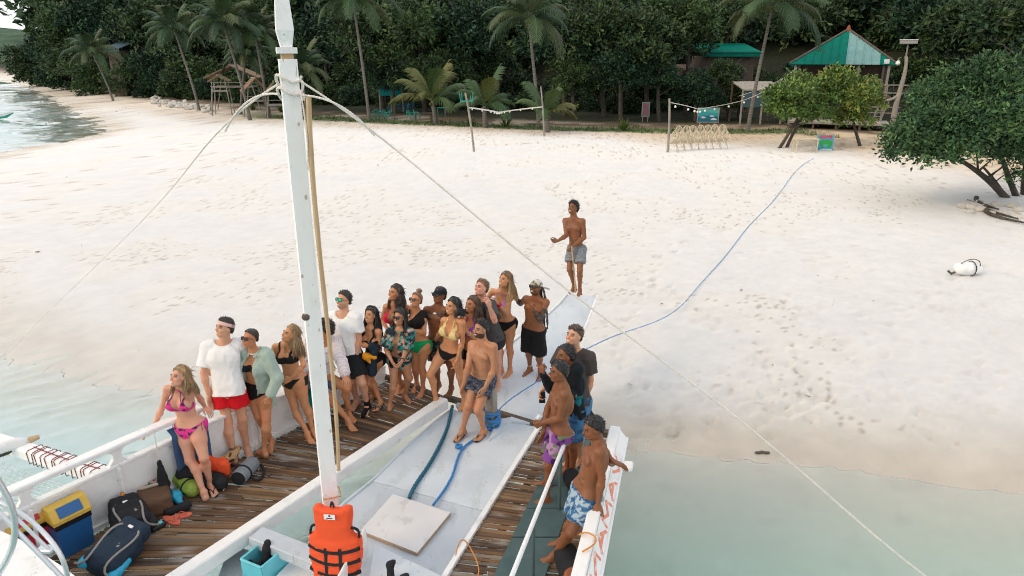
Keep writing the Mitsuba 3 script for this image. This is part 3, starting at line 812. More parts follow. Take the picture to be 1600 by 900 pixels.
def build_boat():
    b = thing('outrigger_boat', 'white wooden outrigger boat with bamboo side decks, nosed onto the beach', 'boat')
    up = np.array([0, 0, 1.0])
    # --- left deck
    Lf, Rf = Pz(607, 594, DK), Pz(690, 628, DK); Lb, Rb = Lf + (Pz(430, 687, DK) - Lf) * 3.4, Rf + (Pz(310, 880, DK) - Rf) * 1.32
    t = (Lf[1] - 4.2) / (Lf[1] - Lb[1]); Lb = lerp(Lf, Lb, t); Rb = lerp(Rf, Rf + (Rb - Rf), 1.0)
    slats(b, Lf, Rf, Lb, Rb, .048, 3)
    for u in (.15, .5, .85):
        p0, p1 = lerp(Lf, Rf, u), lerp(Lb, Rb, u); part(b, 'joist', beam(p0 - up * .05, p1 - up * .05, .07, .06), 'old_wood')
    part(b, 'front_pole', tube([Lf + [-.06, .06, .03], lerp(Lf, Rf, .5) + [0, .05, .035], Rf + [.06, .0, .03]], .045, 10), 'old_wood', True)
    d = nrm(Rb - Rf); part(b, 'inner_beam', beam(Rf + d * .02 + [.05, 0, .0], Rb + [.05, 0, .0], .15, .16, c=.012), 'white_paint')
    # --- left side: solid wash board that drops to the bow, rail on posts behind
    wd = nrm(Lb - Lf); wn = np.array([-wd[1], wd[0], 0]) * -1; wn = wn if wn[0] < 0 else -wn
    W0 = Lf + wn * .05
    Wt = lambda s: W0 + wd * s; Lw = np.linalg.norm(Lb - Lf)
    s = np.linspace(0, Lw, 24); zt = 1.50 + (1.89 - 1.50) * np.clip(s / 2.6, 0, 1) ** .8
    inner = np.array([np.r_[Wt(q)[:2], 0] for q in s]); th = .05
    V = np.vstack([inner + np.c_[0 * s, 0 * s, 0 * s + 1.16], inner + np.c_[0 * s, 0 * s, zt], inner + wn * th + np.c_[0 * s, 0 * s, zt], inner + wn * th + np.c_[0 * s, 0 * s, 0 * s + .45]])
    n = len(s); I = np.arange(n - 1); Fq = np.vstack([np.stack([I + a * n, I + 1 + a * n, I + 1 + (a + 1) * n, I + (a + 1) * n], 1) for a in range(3)])
    part(b, 'side_panel', (V, Fq), 'white_paint')
    cap = [beam(np.r_[Wt(s[i])[:2], zt[i] + .018] + wn * .025, np.r_[Wt(s[i + 1])[:2], zt[i + 1] + .018] + wn * .025, .085, .035) for i in range(0, n - 1)]
    part(b, 'panel_cap', cat(cap), 'white_paint')
    for q in (.3, 1.25, 2.35, 3.2, 4.0, 4.85, 5.6):
        p = Wt(q) - wn * .018; zz = float(np.interp(q, s, zt)); part(b, 'rib', beam([p[0], p[1], 1.29], [p[0], p[1], zz - .004], .05, .035, up=wd), 'white_paint')
    part(b, 'skirting', beam(Wt(.2) - wn * .02 + up * .035, Wt(Lw) - wn * .02 + up * .035, .03, .06), 'white_paint')
    r0 = 2.98; part(b, 'hand_rail', beam(np.r_[Wt(r0)[:2], 2.13] + wn * .03, np.r_[Wt(Lw)[:2], 2.13] + wn * .03, .13, .055, c=.012), 'white_paint')
    for q in (3.10, 3.98, 4.85, 5.7):
        p = np.r_[Wt(q)[:2], 0] + wn * .02
        gus = [(-.10, 2.102), (.10, 2.102), (.045, 2.05), (.045, 1.99), (.10, 1.925), (-.10, 1.925), (-.045, 1.99), (-.045, 2.05)]
        part(b, 'rail_post', prism(gus, -.025, .025, frame(np.r_[wd[:2], 0], up, np.cross(np.r_[wd[:2], 0], up), p)), 'white_paint')
    # --- hull deck
    Hl = [Pz(*q, HD) for q in ((706, 640), (683, 657), (640, 694), (583, 750), (537, 787), (483, 842))]; Hr = [Pz(*q, HD) for q in ((842, 668), (760, 798), (715, 872), (690, 915), (660, 975))]
    Hl.append(Hl[-1] + (Hl[-1] - Hl[-2]) * 1.3)
    poly = np.array([p[:2] for p in Hl] + [p[:2] for p in Hr[::-1]])
    sidep = np.array([p[:2] for p in Hl]); cen = poly.mean(0)

    def slab(pl, z0, z1, taper=1.0):
        m = prism(pl, z0, z1); v = m[0].copy(); low = v[:, 2] < (z0 + z1) / 2; v[low, :2] = cen + (v[low, :2] - cen) * taper; return v, m[1]
    part(b, 'hull', slab(poly, -.35, HD - 0.035, .80), 'white_paint')
    A, B_ = Pz(583, 752, HD)[:2], Pz(762, 800, HD)[:2]
    fp = np.array([Hl[0][:2], Hl[1][:2], Hl[2][:2], A, B_, Hr[0][:2]]); part(b, 'fore_deck', prism(fp, HD - 0.034, HD + 0.002), 'deck_paint')
    bp = np.array([A + (B_ - A) * 0 - [0, .003], Hl[4][:2], Hl[5][:2], Pz(470, 872, HD)[:2], Pz(640, 1000, HD)[:2], Hr[2][:2], B_ - [0, .003]]); part(b, 'middle_deck', prism(bp, HD - 0.034, HD - 0.006), 'deck_grey')
    part(b, 'deck_trim', cat([beam(Hr[i] + up * .012, Hr[i + 1] + up * .012, .045, .05) for i in range(len(Hr) - 1)]), 'white_paint')
    part(b, 'deck_trim', cat([beam(Hl[i] + up * .006, Hl[i + 1] + up * .006, .03, .03) for i in range(5)]), 'deck_paint')
    # cross beam at the foot of the bow, and the bow deck
    c0, c1 = Pz(694, 620, HD), Pz(832, 662, HD); part(b, 'cross_beam', beam(c0, c1, .085, .075), 'old_wood')
    bl = [Pb(712, 632), Pb(748, 590), Pb(800, 536)]; br = [Pb(842, 662), Pb(864, 615), Pb(893, 560)]
    tip = [(868, 481, 11.25), (884, 463, 11.95)], [(918, 505, 11.1), (932, 467, 11.95)]
    for (px, py, y), lst in [(tip[0][0], bl), (tip[0][1], bl), (tip[1][0], br), (tip[1][1], br)]:
        lst.append(Pb(px, py))
    n = len(bl); m_ = 9
    L_, R_ = spline(bl, 14), spline(br, 14); rows = np.array([[lerp(L_[i], R_[i], k / (m_ - 1)) + up * .02 * math.sin(math.pi * k / (m_ - 1)) for k in range(m_)] for i in range(14)])
    tipv = np.array([rows[-1] + nrm(rows[-1, 4] - rows[-2, 4]) * .05]); rows = np.vstack([rows, tipv])
    V = rows.reshape(-1, 3); I = np.arange(len(V)).reshape(15, m_); f = np.stack([I[:-1, :-1], I[:-1, 1:], I[1:, 1:], I[1:, :-1]], -1).reshape(-1, 4)
    low = V - [0, 0, .04]; ed = np.r_[I[0], I[1:, -1], I[-1, ::-1][1:], I[::-1, 0][1:]]; k = len(V)
    fe = np.stack([ed[:-1], ed[1:], ed[1:] + k, ed[:-1] + k], 1)
    part(b, 'bow_deck', (np.vstack([V, low]), np.vstack([f, f[:, ::-1] + k, fe])), 'deck_paint')
    keel = lerp(rows[:, 0], rows[:, -1], .42); tt = np.linspace(0, 1, 15); keel = lerp(keel[0], keel[-1], 0)[None] + (keel[-1] - keel[0])[None] * (tt * .52)[:, None]; keel[:, 2] = .12 + .25 * tt
    V = np.vstack([rows[:, 0] - up * .03, keel, rows[:, -1] - up * .03]); I = np.arange(14)
    part(b, 'bow_hull', (V, np.vstack([np.stack([I, I + 1, I + 16, I + 15], 1), np.stack([I + 15, I + 16, I + 31, I + 30], 1)])), 'white_paint')
    part(b, 'bow_rim', tube(rows[4:, -1] + up * .03, .022, 6), 'white_paint', True)
    part(b, 'bow_rim', tube(rows[4:, 0] + up * .02, .018, 6), 'white_paint', True)
    # mooring post
    pb = Pz(768, 668, HD); x = nrm([.55, .85, 0])
    part(b, 'mooring_post', box(.12, .13, .62, frame(x, np.cross(up, x), up, pb + up * .30), .008), 'grey_wood')
    part(b, 'post_block', prism(np.array([Pz(*q, HD)[:2] for q in ((765, 690), (775, 660), (800, 655), (828, 664), (800, 662))]), HD + 0.003, HD + 0.04), 'deck_paint')
    # --- right deck
    RL = [Pz(846, 664, DK), Pz(715, 872, DK)]; RR = [Pz(966, 690, DK), None]
    wr = nrm(np.array([.66, 2.47, 0])); RR[1] = RR[0] - wr * 4.0; RL1 = RL[0] + (RL[1] - RL[0]) * 1.62
    slats(b, RL[0] + [.03, 0, 0], RR[0], RL1, RR[1] + [.1, 0, 0], .052, 8, .35)
    for u in (.2, .6, .95):
        part(b, 'joist', beam(lerp(RL[0], RR[0], u) - up * .05, lerp(RL1, RR[1], u) - up * .05, .07, .06), 'old_wood')
    part(b, 'front_pole', beam(lerp(RL[0], RR[0], .0) + [0, .04, .04], RR[0] + [.03, .05, .05], .09, .09), 'old_wood')
    part(b, 'inner_beam', beam(RL[0] + [.0, .02, -.06], RL1 + [.0, 0, -.06], .06, .20, c=.006), 'white_paint')
    # bulwark: cap, inner board, sloping outer board with the painted letters
    rn = np.array([wr[1], -wr[0], 0]); C0 = Pz(978, 672, 1.90) - rn * .125; C1 = C0 - wr * 4.2
    part(b, 'bulwark_board', beam(C0 - up * .32, C1 - up * .32, .035, .64, c=.004), 'white_paint')
    part(b, 'bulwark_cap', beam(C0 + up * .02, C1 + up * .02, .12, .04, c=.01), 'white_paint')
    o0, o1 = C0 + rn * .060 - up * .004, C1 + rn * .075 - up * .004; sl = nrm(rn * .36 - up * .93); slu = nrm(rn * .93 + up * .36)
    M = np.array([o0, o1, o1 + (rn * .11 - up * .14), o0 + (rn * .08 - up * .10)]); nn = nrm(np.cross(M[1] - M[0], M[3] - M[0])); nn = nn if nn[2] > 0 else -nn
    part(b, 'name_board', (np.vstack([M, M - nn * .03]), np.array([(0, 1, 2, 3), (7, 6, 5, 4), (0, 3, 7, 4), (1, 5, 6, 2), (3, 2, 6, 7), (0, 4, 5, 1)])), 'white_paint')
    part(b, 'bulwark_edge', tube([M[3], M[2]], .02, 6), 'white_paint', True)
    part(b, 'cleat', box(.14, .10, .06, frame(wr, rn, up, C0 - wr * .62 + rn * .22 - up * .08), .015), 'white_paint')
    # tall red letters on the name board: strokes as the photograph shows them
    ed, dd = nrm(M[1] - M[0]), nrm(M[3] - M[0]); hh = np.linalg.norm(M[3] - M[0])
    strokes = []
    x = .55
    for g in 'VAMANOS':
        S = {'V': [((0, .1), (.10, .92)), ((.10, .92), (.20, .1))], 'A': [((0, .92), (.10, .1)), ((.10, .1), (.20, .92)), ((.05, .6), (.15, .6))], 'M': [((0, .92), (.02, .1)), ((.02, .1), (.11, .7)), ((.11, .7), (.20, .1)), ((.20, .1), (.22, .92))],
             'N': [((0, .92), (.0, .1)), ((0, .1), (.18, .92)), ((.18, .92), (.18, .1))], 'O': [((.02, .25), (.02, .75)), ((.02, .75), (.1, .92)), ((.1, .92), (.18, .75)), ((.18, .75), (.18, .25)), ((.18, .25), (.1, .1)), ((.1, .1), (.02, .25))], 'S': [((.18, .2), (.08, .1)), ((.08, .1), (.02, .3)), ((.02, .3), (.18, .68)), ((.18, .68), (.1, .92)), ((.1, .92), (.0, .8))]}[g]
        for (a, c), (e, q) in S:
            strokes.append(beam(M[0] + ed * (x + a * 1.6) + dd * hh * (.08 + .86 * c) + nn * .003, M[0] + ed * (x + e * 1.6) + dd * hh * (.08 + .86 * q) + nn * .003, .030, .004, up=nn, c=0))
        x += .40
    part(b, 'painted_letters', cat(strokes), 'red_paint')
    # --- mast
    mx, my = -1.742, 5.65; q = .098; mk = f'{b}__mast'
    def post(z0, z1, a0, a1):
        return (np.array([(mx + sx * a, my + sy * a, z) for z, a in ((z0, a0), (z1, a1)) for sx, sy in ((-1, -1), (1, -1), (1, 1), (-1, 1))]), np.array([(0, 1, 5, 4), (1, 2, 6, 5), (2, 3, 7, 6), (3, 0, 4, 7), (4, 5, 6, 7)]))
    m = cat([post(1.0, 5.99, .070, .067)])
    rot = np.eye(4); ca, sa = math.cos(.38), math.sin(.38); c4 = np.array([mx, my, 0]); rot[:2, :2] = [[ca, -sa], [sa, ca]]; rot[:3, 3] = c4 - rot[:3, :3] @ c4
    part(b, 'mast', xf(m, rot), 'mast_paint')
    part(b, 'mast__neck', xf(post(5.985, 6.04, .045, .045), rot), 'bamboo')
    part(b, 'mast__collar', xf(cat([post(6.03, 6.075, .074, .074), post(6.0301, 6.0300, .074, .01)]), rot), 'white_paint')
    part(b, 'mast__spike', xf(cat([post(6.076, 6.20, .042, .064), post(6.2, 6.68, .064, .034)]), rot), 'mast_paint')
    part(b, 'mast__knot', trimesh.creation.icosphere(2, 1).apply_scale([.035, .022, .035]).apply_translation([mx - .035, my - .075, 3.88]), 'old_wood', True)
    bp = [Py(529, 735, 5.45), Py(513, 520, 5.47), Py(493, 330, 5.5), Py(482, 152, 5.52)]
    part(b, 'bamboo_pole', tube(spline(bp, 24), np.linspace(.016, .021, 24) * (1 + .10 * (np.arange(24) % 4 == 0)), 8), 'bamboo', True)
    part(b, 'pole_lashing', ring_at([mx + .02, my - .01, 2.06], .115, .006), 'rope_orange', True)
    # --- white locker board, thwart and the sunk floor in front of the camera
    part(b, 'thwart', beam(Pz(400, 838, 1.30), Pz(500, 878, 1.30), .20, .12, c=.01), 'deck_grey')
    part(b, 'floor_panel', prism(np.array([Pz(*q, 1.0)[:2] for q in ((360, 850), (520, 905), (560, 1010), (300, 1010))]), .97, 1.0), 'deck_grey')
    part(b, 'locker_board', beam(Pz(572, 846, 1.42), Pz(520, 945, 1.42) + [0, 0, 0], .025, .34), 'white_paint')
    part(b, 'locker_top', prism(np.array([Pz(*q, 1.40)[:2] for q in ((586, 850), (700, 905), (690, 1000), (560, 1000))]), HD + .003, 1.40), 'deck_paint')
    # hatch cover
    hp = np.array([Pz(*q, HD + 0.04)[:2] for q in ((614, 772), (704, 801), (652, 864), (563, 829))]); part(b, 'hatch_cover', prism(hp, HD + 0.002, HD + 0.038), 'ply_edge'); hc = hp.mean(0)
    part(b, 'hatch_cover__top_sheet', prism(hc + (hp - hc) * .997, HD + 0.0385, HD + 0.042), 'ply_top')
    # --- outboard: boom, lashings, float, net
    a0, a1 = Pz(190, 752, 1.20), Pz(-60, 672, 1.05); dv = nrm(a1 - a0)
    part(b, 'boom', beam(a0, a1 + dv * .6, .20, .17, c=.03), 'white_paint')
    y = nrm(np.cross(up, dv)); z = np.cross(dv, y)
    for i in range(17):
        p = a0 + dv * (.12 + .098 * i + .02 * math.sin(i * 5.0)); k = .02 * math.sin(i * 3.3)
        lp = [p + y * (.104 * u) + z * (.089 * w) + dv * k * (w > 0) for u, w in ((-1, -1), (-1, .8), (-.8, 1), (.8, 1), (1, .8), (1, -1), (-1, -1))]
        part(b, 'boom__lashing', tube(lp, .006, 5), 'rope_red', True)
    part(b, 'boom__lashing', tube(spline([a0 + z * .094 + dv * .2, a0 + z * .094 + dv * .8 + y * .02, a0 + z * .094 + dv * 1.7 - y * .01], 12), .006, 5), 'rope_red', True)
    f0, f1 = Pz(45, 688, 1.22), Pz(-90, 735, 1.15)
    part(b, 'float_arm', tube(spline([f0, lerp(f0, f1, .3) + up * .03, f1], 9), np.r_[.02, np.full(8, .075)], 9), 'white_paint', True)
    part(b, 'float_arm__tip', tube([f0 + (f0 - f1) * .0, f0 + nrm(f0 - f1) * .12], [.05, .03], 8), 'bamboo', True)
    part(b, 'float_arm__lashing', cat([tube([lerp(f0, f1, u) + np.array([.09 * math.cos(t_) * .6, .09 * math.cos(t_), .09 * math.sin(t_)]) for t_ in np.linspace(0, 6.28, 10)], .012, 5) for u in (.28, .33, .38)]), 'old_wood', True)
    net = []
    n0, n1, n2, n3 = Pz(0, 718, .95), Pz(120, 762, .95), Pz(90, 830, .75), Pz(-80, 800, .75)
    for i in range(15):
        u = i / 14; net.append(tube(spline([lerp(n0, n1, u), lerp(lerp(n0, n1, u), lerp(n3, n2, u), .5) - up * .05, lerp(n3, n2, u)], 8), .0035, 4))
        net.append(tube(spline([lerp(n0, n3, u), lerp(lerp(n0, n3, u), lerp(n1, n2, u), .5) - up * .05, lerp(n1, n2, u)], 8), .0035, 4))
    part(b, 'side_net', cat(net), 'white_tube', True, kind='stuff')
    # --- cabin corner and its steel hoops
    cz = 2.05; cp = np.array([Pz(*q, cz)[:2] for q in ((-40, 812), (30, 842), (96, 884), (150, 925), (60, 1010), (-160, 1010))]); part(b, 'cabin_roof', prism(cp, 1.35, cz), 'white_paint')
    Yh = 4.05
    part(b, 'hoop', tube(spline([Py(-60, 690, Yh - .1), Py(0, 756, Yh), Py(20, 800, Yh), Py(22, 842, Yh), Py(8, 880, Yh), Py(-30, 930, Yh)], 24), .021, 10), 'steel', True)
    part(b, 'hoop', tube(spline([Py(-10, 782, Yh + .15), Py(30, 800, Yh + .12), Py(66, 830, Yh + .08), Py(94, 866, Yh), Py(106, 905, Yh), Py(110, 960, Yh)], 24), .017, 10), 'steel', True)
    part(b, 'stay_tube', tube([Py(-20, 765, Yh + .2), Py(76, 858, Yh + .15)], .014, 10), 'steel', True)
    part(b, 'stay_tube', tube([Py(-12, 790, Yh + .05), Py(112, 918, Yh)], .018, 10), 'steel', True)
    part(b, 'tube_foot', box(.12, .08, .03, T_at(Py(72, 858, Yh + .16)), .008), 'steel')
    # --- hand rail of the right gangway
    R0, R1 = Pz(883, 690, 2.05), Pz(792, 920, 2.05)
    part(b, 'gangway_rail', tube([R0, R1, R1 + (R1 - R0) * .4], .021, 10), 'white_tube', True)
    for u in (.10, .62):
        p = lerp(R0, R1, u); part(b, 'rail_stanchion', tube([p - up * .01, [p[0], p[1], 1.31]], .016, 8), 'mat_green', True)
    part(b, 'hull_end_cap', tube([Pz(840, 655, 1.36), Pz(840, 655, 1.36) + [.02, .06, .02]], .03, 8), 'white_tube', True)
    return b


def T_at(p):
    M = np.eye(4); M[:3, 3] = p; return M


def ring_at(c, r, w):
    a = np.linspace(0, 2 * np.pi, 5) + .38 + math.pi / 4
    return tube([np.array(c) + r * np.array([math.cos(t), math.sin(t), 0]) for t in a], w, 6)


BOAT = build_boat()
# green mats down the right gangway: each panel is a thing one could lift
def build_mats():
    e0, e1 = [Pz(*q, 1.335) for q in ((884, 668), (930, 668))], [Pz(*q, 1.335) for q in ((768, 905), (850, 905))]
    n = 7; g = np.array([0, .11, .22, .34, .47, .62, .79, 1.0])
    for i in range(n):
        a, bb, c, d = lerp(e0[0], e1[0], g[i]), lerp(e0[1], e1[1], g[i]), lerp(e0[1], e1[1], g[i + 1] - .006), lerp(e0[0], e1[0], g[i + 1] - .006)
        one('deck_mat', '%s dull teal mat panel from the bow along the right gangway' % ('first', 'second', 'third', 'fourth', 'fifth', 'sixth', 'seventh')[i], 'mat', prism(np.array([a[:2], bb[:2], c[:2], d[:2]]), 1.312, 1.335 + .002 * (i % 3)), 'mat_green', group='teal mat panels on the right gangway')


build_mats()
# ropes
def rope(label, pts, r, m, n=60, lay=True):
    P = spline(pts, n)
    if not lay:
        return one('rope', label, 'rope', tube(P, r, 7), m, True)
    t = np.gradient(P, axis=0); t /= np.linalg.norm(t, axis=1, keepdims=True); u = np.cross(t, [.1, .2, 1]); u /= np.linalg.norm(u, axis=1, keepdims=True); w = np.cross(t, u)
    L = np.r_[0, np.cumsum(np.linalg.norm(np.diff(P, axis=0), axis=1))]
    nn = max(n, int(L[-1] / (r * 2.2))); s = np.linspace(0, L[-1], nn); I = lambda A: np.stack([np.interp(s, L, A[:, k]) for k in range(3)], 1)
    Pi, ui, wi = I(P), I(u), I(w); ph = s / (r * 7) * 2 * np.pi
    ms = [tube(Pi + .5 * r * (np.cos(ph + o)[:, None] * ui + np.sin(ph + o)[:, None] * wi), r * .58, 5) for o in (0, 2.09, 4.19)]
    return one('rope', label, 'rope', cat(ms), m, True)


MT = np.array([-1.742, 5.65, 0])
D1 = HD + 0.026
rope('thick dark teal rope running down the fore deck from the side beam', [Pz(707, 634, HD + 0.08), Pz(704, 650, D1), Pz(690, 690, D1), Pz(664, 736, D1), Pz(648, 760, D1), Pz(640, 778, HD + 0.04)], .026, 'rope_teal')
rope('bright blue rope from the mooring post down to the hatch cover', [Pz(766, 668, HD + 0.06), Pz(748, 682, D1), Pz(726, 698, D1), Pz(716, 714, D1), Pz(708, 740, D1), Pz(694, 766, D1), Pz(677, 789, HD + 0.04)], .017, 'rope_blue')
rope('blue mooring rope stretched from the post over the bow and across the beach', [Pz(772, 650, 1.34), Pz(800, 622, 1.42), Pz(840, 596, 1.48), Pz(880, 566, 1.42), Pz(925, 541, 1.26)] + [np.r_[Pz(x, y, .6)[:2], 0] + np.array([0, 0, gz(*Pz(x, y, .6)[:2]) + .02 + extra]) for x, y, extra in ((985, 520, .35), (1040, 490, .12), (1090, 446, .02))] + [np.r_[G(x, y)[:2], gz(*G(x, y)[:2]) + .015] for x, y in ((1130, 405), (1165, 360), (1205, 318), (1240, 272), (1272, 248))], .009, 'rope_blue', 140)
wr_ = []
pb = Pz(768, 668, HD)
for i in range(7):
    for t in np.linspace(0, 6.28, 9)[:-1]:
        wr_.append(pb + np.array([.105 * math.cos(t) + .015 * math.sin(i * 7), .105 * math.sin(t), .06 + .030 * i + .03 * math.sin(t + i * 1.7)]))
rope('turns of blue rope lashed around the mooring post', wr_, .020, 'rope_blue', 160)
rope('knotted blue rope end lying on the fore deck', [Pz(717, 697, HD + 0.04) + .035 * np.array([math.cos(t), math.sin(t) * .9, .35 * math.sin(2.3 * t)]) for t in np.linspace(0, 13, 22)], .016, 'rope_blue', 60)
mtop = MT + [0, 0, 5.78]
rope('white stay from the mast head down to the lower right of the picture', [mtop + [.09, -.04, .05], Py(540, 174, 5.62), Py(700, 301, 5.5), Py(905, 467, 5.25), Py(1180, 676, 4.95), Py(1300, 779, 4.8), Py(1480, 925, 4.6)], .0095, 'rope_white', 80)
rope('white stay from the mast head out to the left', [mtop + [-.09, -.02, .02], Py(380, 170, 5.9), Py(280, 280, 7.0), Py(140, 425, 8.6), Py(-20, 590, 10.0)], np.r_[np.linspace(.009, .004, 25), np.full(35, .004)], 'rope_white', 60, False)
rope('white rope turns and slack loops knotted around the mast head', [mtop + np.array([.098 * math.cos(t), .098 * math.sin(t), .04 * math.sin(2 * t) + .015 * t - .1]) for t in np.linspace(0, 12.5, 40)], .012, 'rope_white', 90)
rope('grey rope lashed double beside the left stay', [mtop + [-.08, -.06, -.05], Py(404, 150, 5.75), Py(352, 205, 6.05)], .010, 'rope_white', 30)
rope('pinkish rope lashed double beside the right stay', [mtop + [.09, -.05, -.06], Py(520, 160, 5.55), Py(585, 212, 5.6)], .010, 'rope_white', 30)
rope('thin white line hanging from the mast head to the bamboo pole', [mtop + [.10, -.08, -.02], Py(478, 200, 5.5), Py(481, 265, 5.5)], .006, 'rope_white', 20, False)
rope('thin orange cord tied to the bulwark cap', [Pz(905, 836, 1.96), Pz(920, 833, 1.97), Pz(931, 842, 1.97), Pz(926, 852, 1.97), Pz(910, 862, 1.96)], .008, 'rope_orange', 40, False)
rope('yellow brown cord looped on the right bamboo deck', [Pz(712, 868, 1.40), Pz(728, 846, 1.45), Pz(738, 862, 1.37), Pz(746, 880, 1.34), Pz(744, 905, 1.34), Pz(732, 915, 1.34)], .006, 'rope_orange', 40, False)
